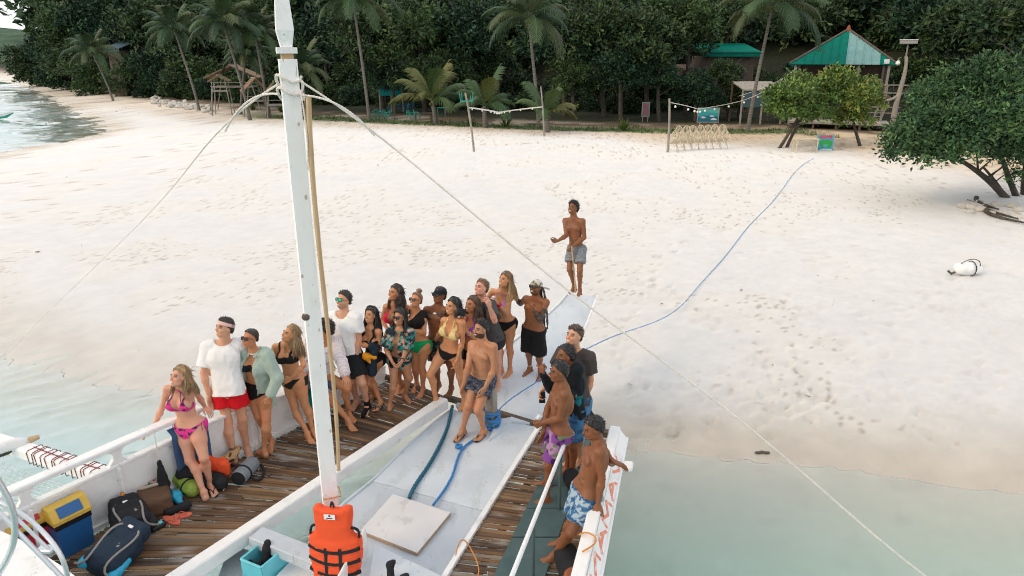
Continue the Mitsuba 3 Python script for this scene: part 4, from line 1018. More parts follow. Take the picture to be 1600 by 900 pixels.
JOINTS = {
    'p01': ([[-3.601,6.795,2.719],[-3.659,6.877,2.552],[-3.805,6.894,2.532],[-3.513,6.864,2.579],[-3.92,6.934,2.276],[-3.538,7.032,2.359],[-4.03,6.881,2.056],[-3.561,7.174,2.164],[-3.624,6.894,2.078],[-3.706,6.913,2.064],[-3.543,6.878,2.098],[-3.614,6.756,1.712],[-3.434,6.719,1.766],[-3.446,6.622,1.383],[-3.451,6.802,1.382],[-3.559,6.769,1.317],[-3.334,6.654,1.318]], 1.64),
    'p02': ([[-3.415,7.647,2.951],[-3.463,7.681,2.742],[-3.638,7.634,2.718],[-3.289,7.727,2.711],[-3.675,7.502,2.433],[-3.278,7.965,2.509],[-3.626,7.441,2.172],[-3.191,7.978,2.252],[-3.426,7.536,2.235],[-3.52,7.544,2.231],[-3.333,7.528,2.246],[-3.443,7.44,1.815],[-3.296,7.532,1.819],[-3.392,7.357,1.391],[-3.305,7.553,1.389],[-3.457,7.552,1.317],[-3.191,7.379,1.318]], 1.809),
    'p03': ([[-3.134,7.669,2.811],[-3.119,7.706,2.613],[-3.264,7.745,2.577],[-2.967,7.685,2.582],[-3.463,7.903,2.427],[-2.85,7.619,2.315],[-3.679,7.857,2.297],[-2.939,7.518,2.099],[-3.165,7.763,2.132],[-3.25,7.786,2.135],[-3.08,7.741,2.134],[-3.143,7.648,1.773],[-3.018,7.552,1.782],[-3.055,7.725,1.385],[-3.071,7.487,1.385],[-3.033,7.531,1.318],[-3.215,7.613,1.317]], 1.69),
    'p04': ([[-2.774,8.01,2.722],[-2.85,8.073,2.557],[-2.996,8.074,2.527],[-2.708,8.064,2.515],[-3.07,8.064,2.261],[-2.591,7.863,2.371],[-3.176,8.069,2.044],[-2.755,7.829,2.197],[-2.797,8.024,2.108],[-2.872,8.059,2.101],[-2.722,7.99,2.125],[-2.813,7.997,1.724],[-2.67,7.996,1.753],[-2.648,7.903,1.381],[-2.598,7.986,1.379],[-2.536,7.754,1.318],[-2.474,7.847,1.318]], 1.609),
    'p05': ([[-2.462,8.47,2.614],[-2.525,8.498,2.414],[-2.691,8.433,2.393],[-2.366,8.563,2.37],[-2.706,8.335,2.106],[-2.243,8.323,2.234],[-2.565,8.323,1.882],[-2.147,8.117,2.102],[-2.657,8.497,1.919],[-2.744,8.465,1.918],[-2.574,8.534,1.921],[-2.436,8.241,1.732],[-2.213,8.358,1.801],[-2.19,8.237,1.388],[-2.245,8.464,1.389],[-2.076,8.069,1.318],[-2.114,8.308,1.318]], 1.765),
    'p06': ([[-2.269,8.791,2.9],[-2.286,8.8,2.683],[-2.458,8.852,2.639],[-2.112,8.737,2.675],[-2.512,8.803,2.334],[-2.072,8.694,2.372],[-2.494,8.728,2.072],[-2.128,8.639,2.116],[-2.272,8.76,2.151],[-2.359,8.8,2.149],[-2.186,8.722,2.158],[-2.205,8.627,1.776],[-2.041,8.52,1.804],[-2.213,8.835,1.391],[-2.022,8.665,1.391],[-2.252,8.628,1.318],[-2.05,8.457,1.318]], 1.823),
    'p07': ([[-1.94,8.88,2.643],[-1.946,8.865,2.455],[-2.068,8.927,2.421],[-1.823,8.794,2.439],[-2.288,9.075,2.384],[-1.826,8.798,2.17],[-2.445,9.11,2.555],[-1.946,8.643,2.295],[-1.943,8.915,2.001],[-2.01,8.961,2.001],[-1.874,8.87,2.002],[-2.02,8.787,1.668],[-2.023,8.945,1.665],[-2.013,9.028,1.378],[-1.858,8.783,1.378],[-2.061,8.854,1.318],[-1.923,8.614,1.318]], 1.57),
    'p08': ([[-1.656,9.254,2.839],[-1.675,9.295,2.642],[-1.812,9.352,2.603],[-1.532,9.244,2.646],[-1.905,9.459,2.348],[-1.475,9.503,2.521],[-1.784,9.243,2.291],[-1.371,9.576,2.301],[-1.638,9.268,2.152],[-1.71,9.319,2.151],[-1.565,9.218,2.153],[-1.665,9.178,1.771],[-1.568,9.156,1.751],[-1.664,9.307,1.385],[-1.558,9.333,1.385],[-1.707,9.116,1.318],[-1.613,9.145,1.318]], 1.697),
    'p09': ([[-1.526,8.772,2.658],[-1.52,8.755,2.474],[-1.651,8.788,2.445],[-1.388,8.713,2.464],[-1.731,8.747,2.2],[-1.447,8.732,2.207],[-1.621,8.596,2.069],[-1.486,8.53,2.115],[-1.591,8.894,2.055],[-1.663,8.927,2.051],[-1.52,8.86,2.064],[-1.649,8.738,1.733],[-1.451,8.881,1.708],[-1.714,8.671,1.377],[-1.549,8.999,1.376],[-1.706,8.846,1.317],[-1.435,8.863,1.318]], 1.536),
    'p10': ([[-1.352,9.186,2.76],[-1.369,9.245,2.574],[-1.503,9.304,2.556],[-1.24,9.18,2.557],[-1.614,9.427,2.329],[-1.234,9.027,2.323],[-1.728,9.464,2.543],[-1.374,8.862,2.431],[-1.317,9.085,2.132],[-1.394,9.121,2.123],[-1.24,9.048,2.142],[-1.403,9.163,1.73],[-1.306,9.119,1.765],[-1.421,9.35,1.382],[-1.306,9.178,1.381],[-1.471,9.169,1.318],[-1.363,8.998,1.318]], 1.639),
    'p11': ([[-1.028,9.278,2.801],[-1.068,9.301,2.599],[-1.229,9.36,2.551],[-0.91,9.229,2.586],[-1.301,9.444,2.274],[-0.895,9.389,2.334],[-1.36,9.497,2.026],[-0.87,9.445,2.081],[-1.086,9.298,2.099],[-1.168,9.336,2.098],[-1.004,9.259,2.097],[-1.095,9.133,1.741],[-0.867,9.06,1.756],[-1.099,9.352,1.387],[-0.899,9.248,1.386],[-1.148,9.158,1.318],[-0.932,9.051,1.318]], 1.735),
    'p12': ([[-0.808,8.829,2.791],[-0.805,8.864,2.59],[-0.939,8.932,2.558],[-0.675,8.787,2.58],[-1.012,9.071,2.312],[-0.682,8.807,2.286],[-1.106,9.225,2.131],[-0.758,8.769,2.04],[-0.869,8.939,2.102],[-0.95,8.976,2.104],[-0.788,8.904,2.092],[-1.146,8.804,1.787],[-0.741,8.966,1.683],[-1.085,8.859,1.385],[-0.699,9.045,1.276],[-1.132,8.668,1.318],[-0.735,8.852,1.208]], 1.708),
    'p13': ([[-0.564,9.117,2.712],[-0.55,9.132,2.512],[-0.67,9.218,2.483],[-0.426,9.047,2.513],[-0.746,9.178,2.209],[-0.507,8.978,2.247],[-0.736,9.116,2.453],[-0.613,8.834,2.419],[-0.62,9.121,2.024],[-0.692,9.171,2.022],[-0.549,9.071,2.024],[-0.666,9.078,1.63],[-0.545,9.057,1.622],[-0.606,9.119,1.234],[-0.502,9.152,1.234],[-0.664,8.934,1.168],[-0.562,8.968,1.168]], 1.677),
    'p14': ([[-0.438,9.36,2.885],[-0.431,9.409,2.676],[-0.547,9.544,2.636],[-0.315,9.27,2.662],[-0.544,9.272,2.489],[-0.24,9.009,2.516],[-0.656,9.308,2.247],[-0.308,8.913,2.757],[-0.305,9.347,2.169],[-0.371,9.413,2.165],[-0.238,9.282,2.161],[-0.286,9.401,1.74],[-0.209,9.355,1.732],[-0.245,9.536,1.331],[-0.208,9.488,1.318],[-0.325,9.37,1.214],[-0.244,9.31,1.198]], 1.796),
    'p15': ([[-0.105,9.633,2.908],[-0.152,9.67,2.714],[-0.29,9.737,2.705],[-0.019,9.598,2.695],[-0.439,9.818,2.468],[-0.081,9.525,2.424],[-0.513,9.866,2.229],[-0.213,9.445,2.628],[-0.108,9.741,2.22],[-0.185,9.784,2.216],[-0.031,9.697,2.217],[-0.193,9.745,1.806],[-0.039,9.758,1.81],[-0.168,9.832,1.406],[-0.031,9.829,1.405],[-0.251,9.676,1.297],[-0.128,9.68,1.298]], 1.703),
    'p16': ([[-0.405,8.345,2.662],[-0.385,8.368,2.451],[-0.527,8.465,2.392],[-0.242,8.257,2.447],[-0.574,8.265,2.167],[-0.234,8.207,2.15],[-0.637,8.261,1.91],[-0.349,8.141,1.924],[-0.409,8.403,1.934],[-0.488,8.453,1.94],[-0.329,8.357,1.931],[-0.568,8.142,1.666],[-0.442,8.061,1.64],[-0.663,8.229,1.255],[-0.381,8.234,1.254],[-0.761,8.048,1.183],[-0.481,8.054,1.183]], 1.784),
    'p17': ([[0.346,9.572,2.822],[0.356,9.603,2.628],[0.209,9.672,2.608],[0.496,9.515,2.611],[0.129,9.889,2.453],[0.413,9.416,2.364],[0.049,9.723,2.618],[0.295,9.327,2.563],[0.318,9.646,2.151],[0.244,9.688,2.16],[0.391,9.603,2.14],[0.253,9.698,1.767],[0.406,9.593,1.74],[0.281,9.866,1.412],[0.44,9.776,1.388],[0.148,9.749,1.316],[0.398,9.613,1.28]], 1.647),
    'p18': ([[1.088,12.155,3.453],[1.11,12.146,3.245],[0.961,12.23,3.209],[1.256,12.05,3.238],[0.971,12.04,2.981],[1.294,12.008,2.95],[0.805,11.854,2.928],[1.087,11.933,2.815],[1.161,12.107,2.736],[1.082,12.15,2.733],[1.238,12.06,2.733],[1.037,11.928,2.381],[1.214,11.84,2.378],[1.145,12.102,2.02],[1.236,11.956,1.981],[1.04,11.954,1.912],[1.158,11.794,1.868]], 1.734),
    'p19': ([[0.707,7.299,2.996],[0.722,7.324,2.78],[0.598,7.449,2.725],[0.861,7.202,2.778],[0.503,7.526,2.436],[0.908,7.254,2.468],[0.387,7.583,2.194],[0.862,7.274,2.2],[0.721,7.215,2.255],[0.654,7.282,2.254],[0.789,7.148,2.252],[0.694,7.23,1.819],[0.781,7.179,1.814],[0.715,7.325,1.391],[0.815,7.296,1.391],[0.57,7.173,1.318],[0.67,7.144,1.318]], 1.827),
    'p20': ([[0.59,7.043,2.866],[0.638,7.099,2.679],[0.554,7.227,2.604],[0.724,6.959,2.723],[0.432,6.991,2.492],[0.725,6.897,2.449],[0.34,6.897,2.705],[0.541,6.765,2.562],[0.693,7.063,2.185],[0.643,7.135,2.184],[0.743,6.991,2.184],[0.653,7.058,1.785],[0.705,6.953,1.782],[0.654,7.116,1.384],[0.709,7.028,1.384],[0.495,7.005,1.318],[0.561,6.903,1.318]], 1.686),
    'p21': ([[0.494,6.644,2.858],[0.547,6.655,2.666],[0.503,6.809,2.607],[0.547,6.486,2.678],[0.391,6.797,2.341],[0.502,6.469,2.401],[0.346,6.639,2.155],[0.323,6.587,2.281],[0.507,6.672,2.174],[0.484,6.756,2.171],[0.528,6.587,2.169],[0.417,6.73,1.773],[0.408,6.536,1.786],[0.402,6.832,1.384],[0.381,6.526,1.384],[0.233,6.922,1.318],[0.192,6.492,1.318]], 1.671),
    'p22': ([[0.768,5.772,2.685],[0.836,5.784,2.497],[0.856,5.931,2.419],[0.818,5.619,2.527],[0.99,5.992,2.173],[0.844,5.605,2.245],[0.967,5.787,2.314],[0.813,5.574,1.995],[0.718,5.777,2.017],[0.683,5.856,2.02],[0.753,5.697,2.016],[0.571,5.61,1.726],[0.558,5.481,1.738],[0.496,5.804,1.384],[0.412,5.595,1.383],[0.311,5.841,1.318],[0.225,5.562,1.318]], 1.669),
}
# ---------------------------------------------------------------- people
scene['skin'] = {'type': 'twosided', 'bsdf': {'type': 'principled', 'base_color': VC, 'roughness': 0.48, 'specular': 0.45}}
scene['cloth'] = {'type': 'twosided', 'bsdf': {'type': 'bumpmap', 'arbitrary': proc(lambda p, n, uv: fbm(p.x * 45, p.y * 45, p.z * 38, 3), eps=0.004), 'scale': 0.004,
                  'bsdf': {'type': 'principled', 'base_color': VC, 'roughness': 0.85, 'specular': 0.2, 'sheen': 0.3}}}
scene['hair'] = {'type': 'twosided', 'bsdf': {'type': 'principled', 'base_color': VC, 'roughness': 0.38, 'specular': 0.6}}
mat('lens_black', (0.01, 0.01, 0.012), 0.12, specular=0.8)
mat('lens_green', (0.02, 0.42, 0.30), 0.10, metallic=0.7)
JN = ['head', 'neck', 'sR', 'sL', 'eR', 'eL', 'wR', 'wL', 'pel', 'hR', 'hL', 'kR', 'kL', 'aR', 'aL', 'tR', 'tL']
PROF = {  # v / H above the hip joints: half width, half depth, forward offset
    'm': np.array([(-.075, .046, .035, 0), (-.05, .076, .056, 0), (-.02, .087, .063, -.004), (.0, .088, .064, -.004), (.04, .082, .058, 0), (.085, .076, .054, .003), (.13, .081, .060, .003),
                   (.18, .090, .066, .002), (.22, .092, .062, 0), (.255, .082, .051, -.004), (.28, .056, .041, -.006), (.30, .034, .034, -.004)]),
    'f': np.array([(-.075, .048, .038, 0), (-.05, .086, .060, 0), (-.02, .098, .068, -.006), (.005, .095, .066, -.006), (.04, .080, .056, -.002), (.085, .063, .048, .004), (.13, .066, .051, .004),
                   (.18, .075, .054, .001), (.22, .077, .051, -.002), (.25, .069, .044, -.004), (.275, .046, .036, -.006), (.30, .029, .028, -.004)])}


class Body:
    def __init__(s, X, H, sex, girth=1.0):
        s.H, s.sex, s.g = H, sex, girth
        s.j = {n: np.array(x, float) for n, x in zip(JN, X)}
        j = s.j
        s.u = nrm(j['neck'] - j['pel'])
        s.lh, s.ls = nrm(j['hL'] - j['hR']), nrm(j['sL'] - j['sR'])
        P = PROF[sex].copy()
        P[:, 0] *= np.linalg.norm(j['neck'] - j['pel']) / (.29 * H)
        P[:-2, 1] *= girth; P[:-2, 2] *= girth
        s.P = P * H

    def tc(s, p):
        """Torso coordinates (left, front, up) in metres, twisting from the hips to the shoulders."""
        q = p - s.j['pel']; v = q @ s.u
        w = np.clip(v / (.29 * s.H), 0, 1)[..., None]
        L = (1 - w) * s.lh + w * s.ls; L = L - (L @ s.u)[..., None] * s.u; L /= np.linalg.norm(L, axis=-1, keepdims=True)
        Fr = np.cross(L, s.u)
        return (q * L).sum(-1), (q * Fr).sum(-1), v

    def torso(s, inf=0.0, table=None, lo=-1, hi=9):
        P = s.P if table is None else table

        def fn(p):
            l, f, v = s.tc(p)
            a, b, c = (np.interp(v, P[:, 0], P[:, i]) for i in (1, 2, 3))
            a, b = a + inf, b + inf
            r = ((np.abs(l) / a) ** 2.3 + (np.abs(f - c) / b) ** 2.3) ** (1 / 2.3)
            d = (r - 1) * np.minimum(a, b)
            return np.maximum(d, np.maximum(max(P[0, 0], lo) - v, v - min(P[-1, 0], hi)))
        pts = [s.j['pel'] + s.u * P[0, 0], s.j['pel'] + s.u * P[-1, 0]]
        m = P[:, 1].max() + inf + .01
        return fn, np.min(pts, 0) - m, np.max(pts, 0) + m

    def front(s, v):
        w = np.clip(v / (.29 * s.H), 0, 1); L = nrm((1 - w) * s.lh + w * s.ls); L = nrm(L - (L @ s.u) * s.u)
        return L, np.cross(L, s.u)

    def at(s, l, f, v):
        """World point of torso coordinates given in units of the height."""
        L, Fr = s.front(v * s.H)
        return s.j['pel'] + s.H * (l * L + f * Fr + v * s.u)

    def sdf(s):
        H, j, g, fem = s.H, s.j, s.g, s.sex == 'f'
        S = Sdf(); S.fn(*s.torso(), k=.02)
        ax0 = np.stack([*s.front(.19 * H), s.u])
        for sd, S_ in ((1, 'L'), (-1, 'R')):
            sh, el, wr, hp, kn, an = (j[n + S_] for n in 'sewhka')
            r = (.0245 if fem else .031) * H * (.5 + .5 * g)
            S.cone(j['neck'] + s.u * .01 * H, sh - s.u * .004 * H, .026 * H, r * .9, k=.04)
            S.cone(sh, sh * .55 + el * .45, r, r * .86, k=.035)
            mid = sh * .5 + el * .5
            S.cone(mid, el, r * .84, .0215 * H * (1 if not fem else .9), k=.02)
            fa = el * .72 + wr * .28
            fr = (.024 if not fem else .021) * H
            S.cone(el, fa, .0205 * H * (1 if not fem else .88), fr, k=.015)
            S.cone(fa, wr, fr, .0145 * H * (1 if not fem else .9), k=.02)
            if fem:
                S.ell(s.at(sd * .047, .052 * g, .19), ax0, np.array([.043, .036, .043]) * H, k=.03)
            else:
                S.ell(s.at(sd * .042, .052 * g, .212), ax0, np.array([.046, .021, .034]) * H, k=.014)
                for q in (.06, .10, .14):
                    S.ell(s.at(sd * .021, .050 * g, q), ax0, np.array([.019, .011, .017]) * H, k=.010)
                S.ell(s.at(sd * .03, -.052 * g, .19), ax0, np.array([.045, .02, .07]) * H, k=.03)
            # legs
            tr = (.051 if fem else .047) * H * g
            th = hp * .55 + kn * .45
            S.cone(hp - s.u * .012 * H, th, tr * 1.06, tr * .9, k=.045)
            S.cone(th, kn, tr * .88, .031 * H * (.5 + .5 * g), k=.03)
            kf = nrm(np.cross(np.cross(kn - hp, an - kn) if np.linalg.norm(np.cross(nrm(kn - hp), nrm(an - kn))) > .08 else s.lh, an - kn) * 1.0)
            fdir = nrm(j['t' + S_] - an); kf = kf if kf @ fdir > 0 else -kf
            S.ell(kn + kf * .010 * H, np.eye(3), np.array([.026, .026, .03]) * H, k=.02)
            S.cone(hp - np.cross(s.lh, s.u) * .035 * H - s.u * .012 * H, hp - np.cross(s.lh, s.u) * .028 * H - s.u * .05 * H, .048 * H * g, .04 * H * g, k=.04)
            c1 = kn * .70 + an * .30 - kf * .012 * H
            c2 = kn * .25 + an * .75
            S.cone(kn, c1, .029 * H, .0325 * H * (.4 + .6 * g), k=.02)
            S.cone(c1, c2, .0315 * H * (.4 + .6 * g), .0195 * H, k=.02)
            S.cone(c2, an, .0195 * H, .0185 * H, k=.015)
            # foot
            tp = j['t' + S_]; dz = tp[2] - .016; d2 = nrm(np.r_[(tp - an)[:2], 0]); sdv = np.cross([0, 0, 1], d2)
            G = lambda f, l, z: np.r_[an[:2], dz] + d2 * f * H + sdv * l * H + np.array([0, 0, z * H])
            S.cone(an, G(-.018, 0, .020), .020 * H, .0205 * H, k=.02)
            heel = G(-.02, 0, .019)
            big = 1 if S_ == 'R' else -1          # the big toe lies on the inner side
            S.cone(heel, G(.07, big * .011, .0135), .019 * H, .0135 * H, k=.02)
            S.cone(heel, G(.06, -big * .014, .0125), .018 * H, .0125 * H, k=.02)
            S.cone(an, G(.055, 0, .016), .0185 * H, .013 * H, k=.03)
            tl = np.linalg.norm((tp - an)[:2]) / H
            for i, (o, q, rr) in enumerate(((.019, 0, .0078), (.007, .001, .006), (-.003, -.006, .0057), (-.012, -.012, .0055), (-.02, -.019, .0055))):
                S.cone(G(.066 - i * .004, big * o * .95, .010), G(tl + q - .004, big * o * 1.05, .0075), rr * 1.1 * H, rr * H, k=.008)
        S.cone(j['neck'] - s.u * .03 * H, s.hc + s.hu * (-.03) - s.hf * .012, (.031 if fem else .036) * H, (.027 if fem else .032) * H, k=.035)
        return S

    def set_head(s, yaw, pitch, roll):
        H = s.H; y, p, r = map(math.radians, (yaw, pitch, roll))
        f = np.array([-math.sin(y) * math.cos(p), -math.cos(y) * math.cos(p), math.sin(p)])
        l = nrm(np.cross([0, 0, 1], f)); u = np.cross(f, l)
        s.hl, s.hu = l * math.cos(r) + u * math.sin(r), u * math.cos(r) - l * math.sin(r)
        s.hf = f; s.hs = (.97 if s.sex == 'm' else .93) * (H / 1.75) ** .4
        s.hc = s.j['head'].copy()

    def hp(s, l, f, u):
        return s.hc + s.hs * (l * s.hl + f * s.hf + u * s.hu)

    def hcoord(s, p):
        q = (p - s.hc) / s.hs
        return q @ s.hl, q @ s.hf, q @ s.hu

    def head_sdf(s, neck=True):
        S = Sdf(); ax = np.stack([s.hl, s.hf, s.hu]); k = s.hs; fem = s.sex == 'f'
        E = lambda c, r, kk=.015, op='u': S.ell(s.hp(*c), ax, np.array(r) * k, kk * k, op)
        E((0, -.012, .032), (.074, .094, .086))
        E((0, .022, -.030), (.060 if fem else .063, .066, .080), .03)
        E((0, .052, -.088), (.026 if fem else .032, .030, .024), .035)
        for q in (-1, 1):
            E((q * .036, .062, -.030), (.022, .022, .022), .025)
            E((q * .042, .012, -.072), (.018, .035, .022), .03)
            E((q * .031, .098, .006), (.019, .017, .012), .012, 's')
            E((q * .031, .083, .005), (.0145, .0115, .010), .004)
            E((q * .030, .087, .026), (.024, .010, .007), .012)
            E((q * .076, -.006, -.006), (.009, .019, .031), .008)
            E((q * .010, .098, -.033), (.009, .009, .008), .008)
        S.cone(s.hp(0, .086, .014), s.hp(0, .110, -.028), .0075 * k, .0115 * k, .012 * k)
        E((0, .089, -.060), (.024, .010, .0065), .008)
        E((0, .087, -.071), (.021, .011, .0075), .008)
        if neck:
            S.cone(s.j['neck'], s.hp(0, -.012, -.045), (.027 if fem else .033) * s.H, (.0265 if fem else .0315) * s.H, .025)
        return S

    def hand(s, S_, mode='relax', d=None, n=None):
        j, H = s.j, s.H; sg = 1 if S_ == 'L' else -1
        w, e = j['w' + S_], j['e' + S_]
        fd = nrm(w - e)
        d = nrm(d) if d is not None else nrm(fd + np.array([0, 0, -.25]))
        n = np.asarray(n, float) if n is not None else -sg * s.lh + .2 * np.cross(s.lh, s.u)
        n = nrm(n - (n @ d) * d)
        t = -sg * np.cross(d, n)
        m = H / 1.75 * (1.0 if s.sex == 'm' else .93)
        S = Sdf(); at = lambda a, b, c: w + m * (a * d + b * t + c * n)
        S.cone(w - fd * .03, w + d * .012 * m, .0135 * H * .96, .018 * m, .015)
        curl = {'relax': (.30, .45, .35), 'flat': (.05, .08, .06), 'grip': (.75, 1.0, .7), 'fist': (1.3, 1.5, 1.0), 'shaka': (1.3, 1.5, 1.0), 'rest': (.22, .25, .2)}[mode]
        for i in range(4):
            o = .030 - .0205 * i
            S.cone(at(.012, o * .55, 0), at(.088 - .004 * abs(i - 1), o, 0), .0135 * m, .0115 * m, .012)
            ang = 0; p = at(.09 - .004 * abs(i - 1), o, 0)
            ln = (.044, .049, .045, .036)[i]
            c3 = (.05, .05, .05) if (mode == 'shaka' and i == 3) else curl
            for q, sc in enumerate((1, .62, .5)):
                ang += c3[q]
                pn = p + m * ln * sc * (math.cos(ang) * d + math.sin(ang) * n + (.08 * (1.5 - i) if mode != 'fist' else 0) * t)
                S.cone(p, pn, (.0095 - .0008 * q) * m * (.88 if i == 3 else 1), (.0087 - .0009 * q) * m * (.88 if i == 3 else 1), .004); p = pn
        p0, p1 = at(.022, .026, .004), at(.052, .050, .014)
        if mode in ('fist', 'grip'):
            p2, p3 = at(.082, .040, .034), at(.098, .018, .042)
        elif mode == 'shaka':
            p2, p3 = at(.070, .078, .012), at(.080, .105, .010)
        else:
            p2, p3 = at(.083, .058, .020), at(.108, .058, .022)
        S.cone(p0, p1, .0165 * m, .0125 * m, .01).cone(p1, p2, .0115 * m, .010 * m, .005).cone(p2, p3, .0098 * m, .008 * m, .004)
        return S

    def armmask(s, p, r=.040):
        """True where the point lies on an arm (below the shoulder cap) or a hand."""
        out = np.zeros(len(p), bool)
        for S_ in 'LR':
            for a, b in ((s.j['s' + S_] * .75 + s.j['e' + S_] * .25, s.j['e' + S_]), (s.j['e' + S_], s.j['w' + S_])):
                ba = b - a; t = np.clip((p - a) @ ba / (ba @ ba), 0, 1)
                out |= np.linalg.norm(p - a - t[:, None] * ba, axis=1) < r * s.H / 1.7
        return out


SKIN = {'fair': (.61, .325, .20), 'pink': (.62, .32, .215), 'tan': (.48, .21, .098), 'gold': (.56, .262, .125), 'olive': (.445, .220, .120), 'brown': (.225, .088, .037), 'dark': (.185, .082, .042), 'red': (.245, .092, .038)}
HAIR = {'black': (.012, .010, .010), 'dark': (.028, .018, .013), 'brown': (.075, .040, .022), 'lightbrown': (.17, .095, .045), 'blond': (.42, .26, .11), 'dirty': (.27, .165, .075), 'bleach': (.55, .36, .15)}


def paint_skin(B, V, tone, extra=None, face=False, brow=(.03, .02, .015), lips=(.42, .11, .09), smile=False, stubble=0.0):
    base = np.array(SKIN[tone])
    c = base * (1 + .16 * (nfbm(V, 9, 3, 1) - .5))[:, None]
    red = sm(.45, .75, nfbm(V, 6, 2, 9))[:, None]
    c = c * (1 + red * np.array([.06, -.04, -.06]))
    for n in ('kR', 'kL', 'eR', 'eL'):
        w = np.exp(-(np.linalg.norm(V - B.j[n], axis=1) / .055) ** 2)[:, None]
        c = c * (1 + w * np.array([.05, -.10, -.14]))
    if not face and B.sex == 'm':
        for q in (-1, 1):
            w = np.exp(-(np.linalg.norm(V - B.at(q * .052, .070 * B.g, .205), axis=1) / .016) ** 2)[:, None]
            c = c * (1 - w * np.array([.35, .5, .5]))
    if not face:
        w = np.exp(-(np.linalg.norm(V - B.at(0, .062 * B.g, .062), axis=1) / .013) ** 2)[:, None]
        c = c * (1 - .6 * w)
    if face:
        l, f, u = B.hcoord(V); a = np.abs(l); fr = f > .03

        def put_(mask, col, o=1.0):
            nonlocal c
            m = (mask * o)[:, None]; c = c * (1 - m) + np.array(col) * m
        ell = lambda cx, cu, rx, ru: 1 - sm(.75, 1.15, np.hypot((a - cx) / rx, (u - cu) / ru))
        put_(ell(.036, -.034, .022, .018) * fr, base * np.array([1.12, .82, .74]), .55)
        if stubble:
            m = sm(-.030, -.045, u + .25 * np.maximum(a - .03, 0)) * (f > -.02) * (1 - ell(0, -.064, .024, .010))
            put_(m * (1 - sm(.0, .02, -(u + .125))), brow, stubble)
        put_(ell(.031, .026, .021, .0068) * fr, brow, .95)
        put_(ell(.031, .006, .018, .0085) * fr, np.array(brow) * .8 + .02, .85)
        put_(ell(.031, .005, .012, .0045) * fr, (.62, .58, .54), .8)
        put_(ell(.031, .005, .0055, .0055) * fr, (.02, .014, .01))
        put_(ell(0, -.065, .026, .0105) * fr, lips, .85)
        if smile:
            put_(ell(0, -.064, .022, .0062) * fr, (.85, .82, .78))
        put_(ell(.007, -.040, .004, .003) * fr, base * .3, .7)
    if extra:
        c = extra(B, V, c)
    return np.clip(c, 0, 1)


def solid(V, col):
    return np.tile(np.array(col, float), (len(V), 1))


# ---- patterns (the print of a cloth), in numpy from the vertex positions
def pat_plain(col, var=.10):
    return lambda V: np.array(col) * (1 + var * (nfbm(V, 11, 3, 4) - .5))[:, None]


def pat_print(cols, s=14, seed=0, th=(.44, .56, .64)):
    def fn(V):
        c = solid(V, cols[0])
        for i, col in enumerate(cols[1:]):
            w = sm(th[min(i, len(th) - 1)] - .02, th[min(i, len(th) - 1)] + .02, nfbm(V, s * (1 + .35 * i), 2, seed + 7 * i))[:, None]
            c = c * (1 - w) + np.array(col) * w
        return c
    return fn


def pat_stripe(B, cols, w=.022):
    def fn(V):
        l, f, v = B.tc(V)
        x = (np.where(np.abs(f) > .09, f, l) + .4 * nfbm(V, 3, 2, 2) * .03) / w
        m = sm(.30, .36, np.abs(x - np.floor(x) - .5))[:, None]
        m2 = sm(.40, .45, np.abs(x / 2 - np.floor(x / 2) - .5))[:, None]
        return (solid(V, cols[0]) * (1 - m) + np.array(cols[1]) * m) * (1 - .5 * m2) + .5 * m2 * np.array(cols[2])
    return fn


# ---- garments
def g_shorts(B, length=.6, top=.03, loose=1.0, h=.011):
    S = Sdf(); H = B.H
    S.fn(*B.torso(.010 * loose + .004, lo=-.06 * H, hi=top * H), k=.02)
    for S_ in 'LR':
        hp, kn = B.j['h' + S_], B.j['k' + S_]
        e = hp + (kn - hp) * length
        d = nrm(kn - hp)
        r0, r1 = .054 * H * B.g, (.060 + .010 * loose - .010 * length) * H * B.g
        S.cone(hp - d * .035 * H, e, r0, r1 + .008, k=.02, flat=True)
        S.cone(hp - np.cross(B.lh, B.u) * .036 * H - B.u * .012 * H, hp - np.cross(B.lh, B.u) * .03 * H - B.u * .05 * H, .056 * H * B.g, .05 * H * B.g, k=.03)
    S.disp(lambda p: .014 * (nfbm(p * [1, 1, .5], 13, 2, 5) - .5) + .014 * (np.abs(nfbm(p * [1, 1, .4], 17, 2, 9) - .5) * 2 - .25))
    S.cut(lambda p: B.tc(p)[2] - top * H)
    return S.mesh(h)


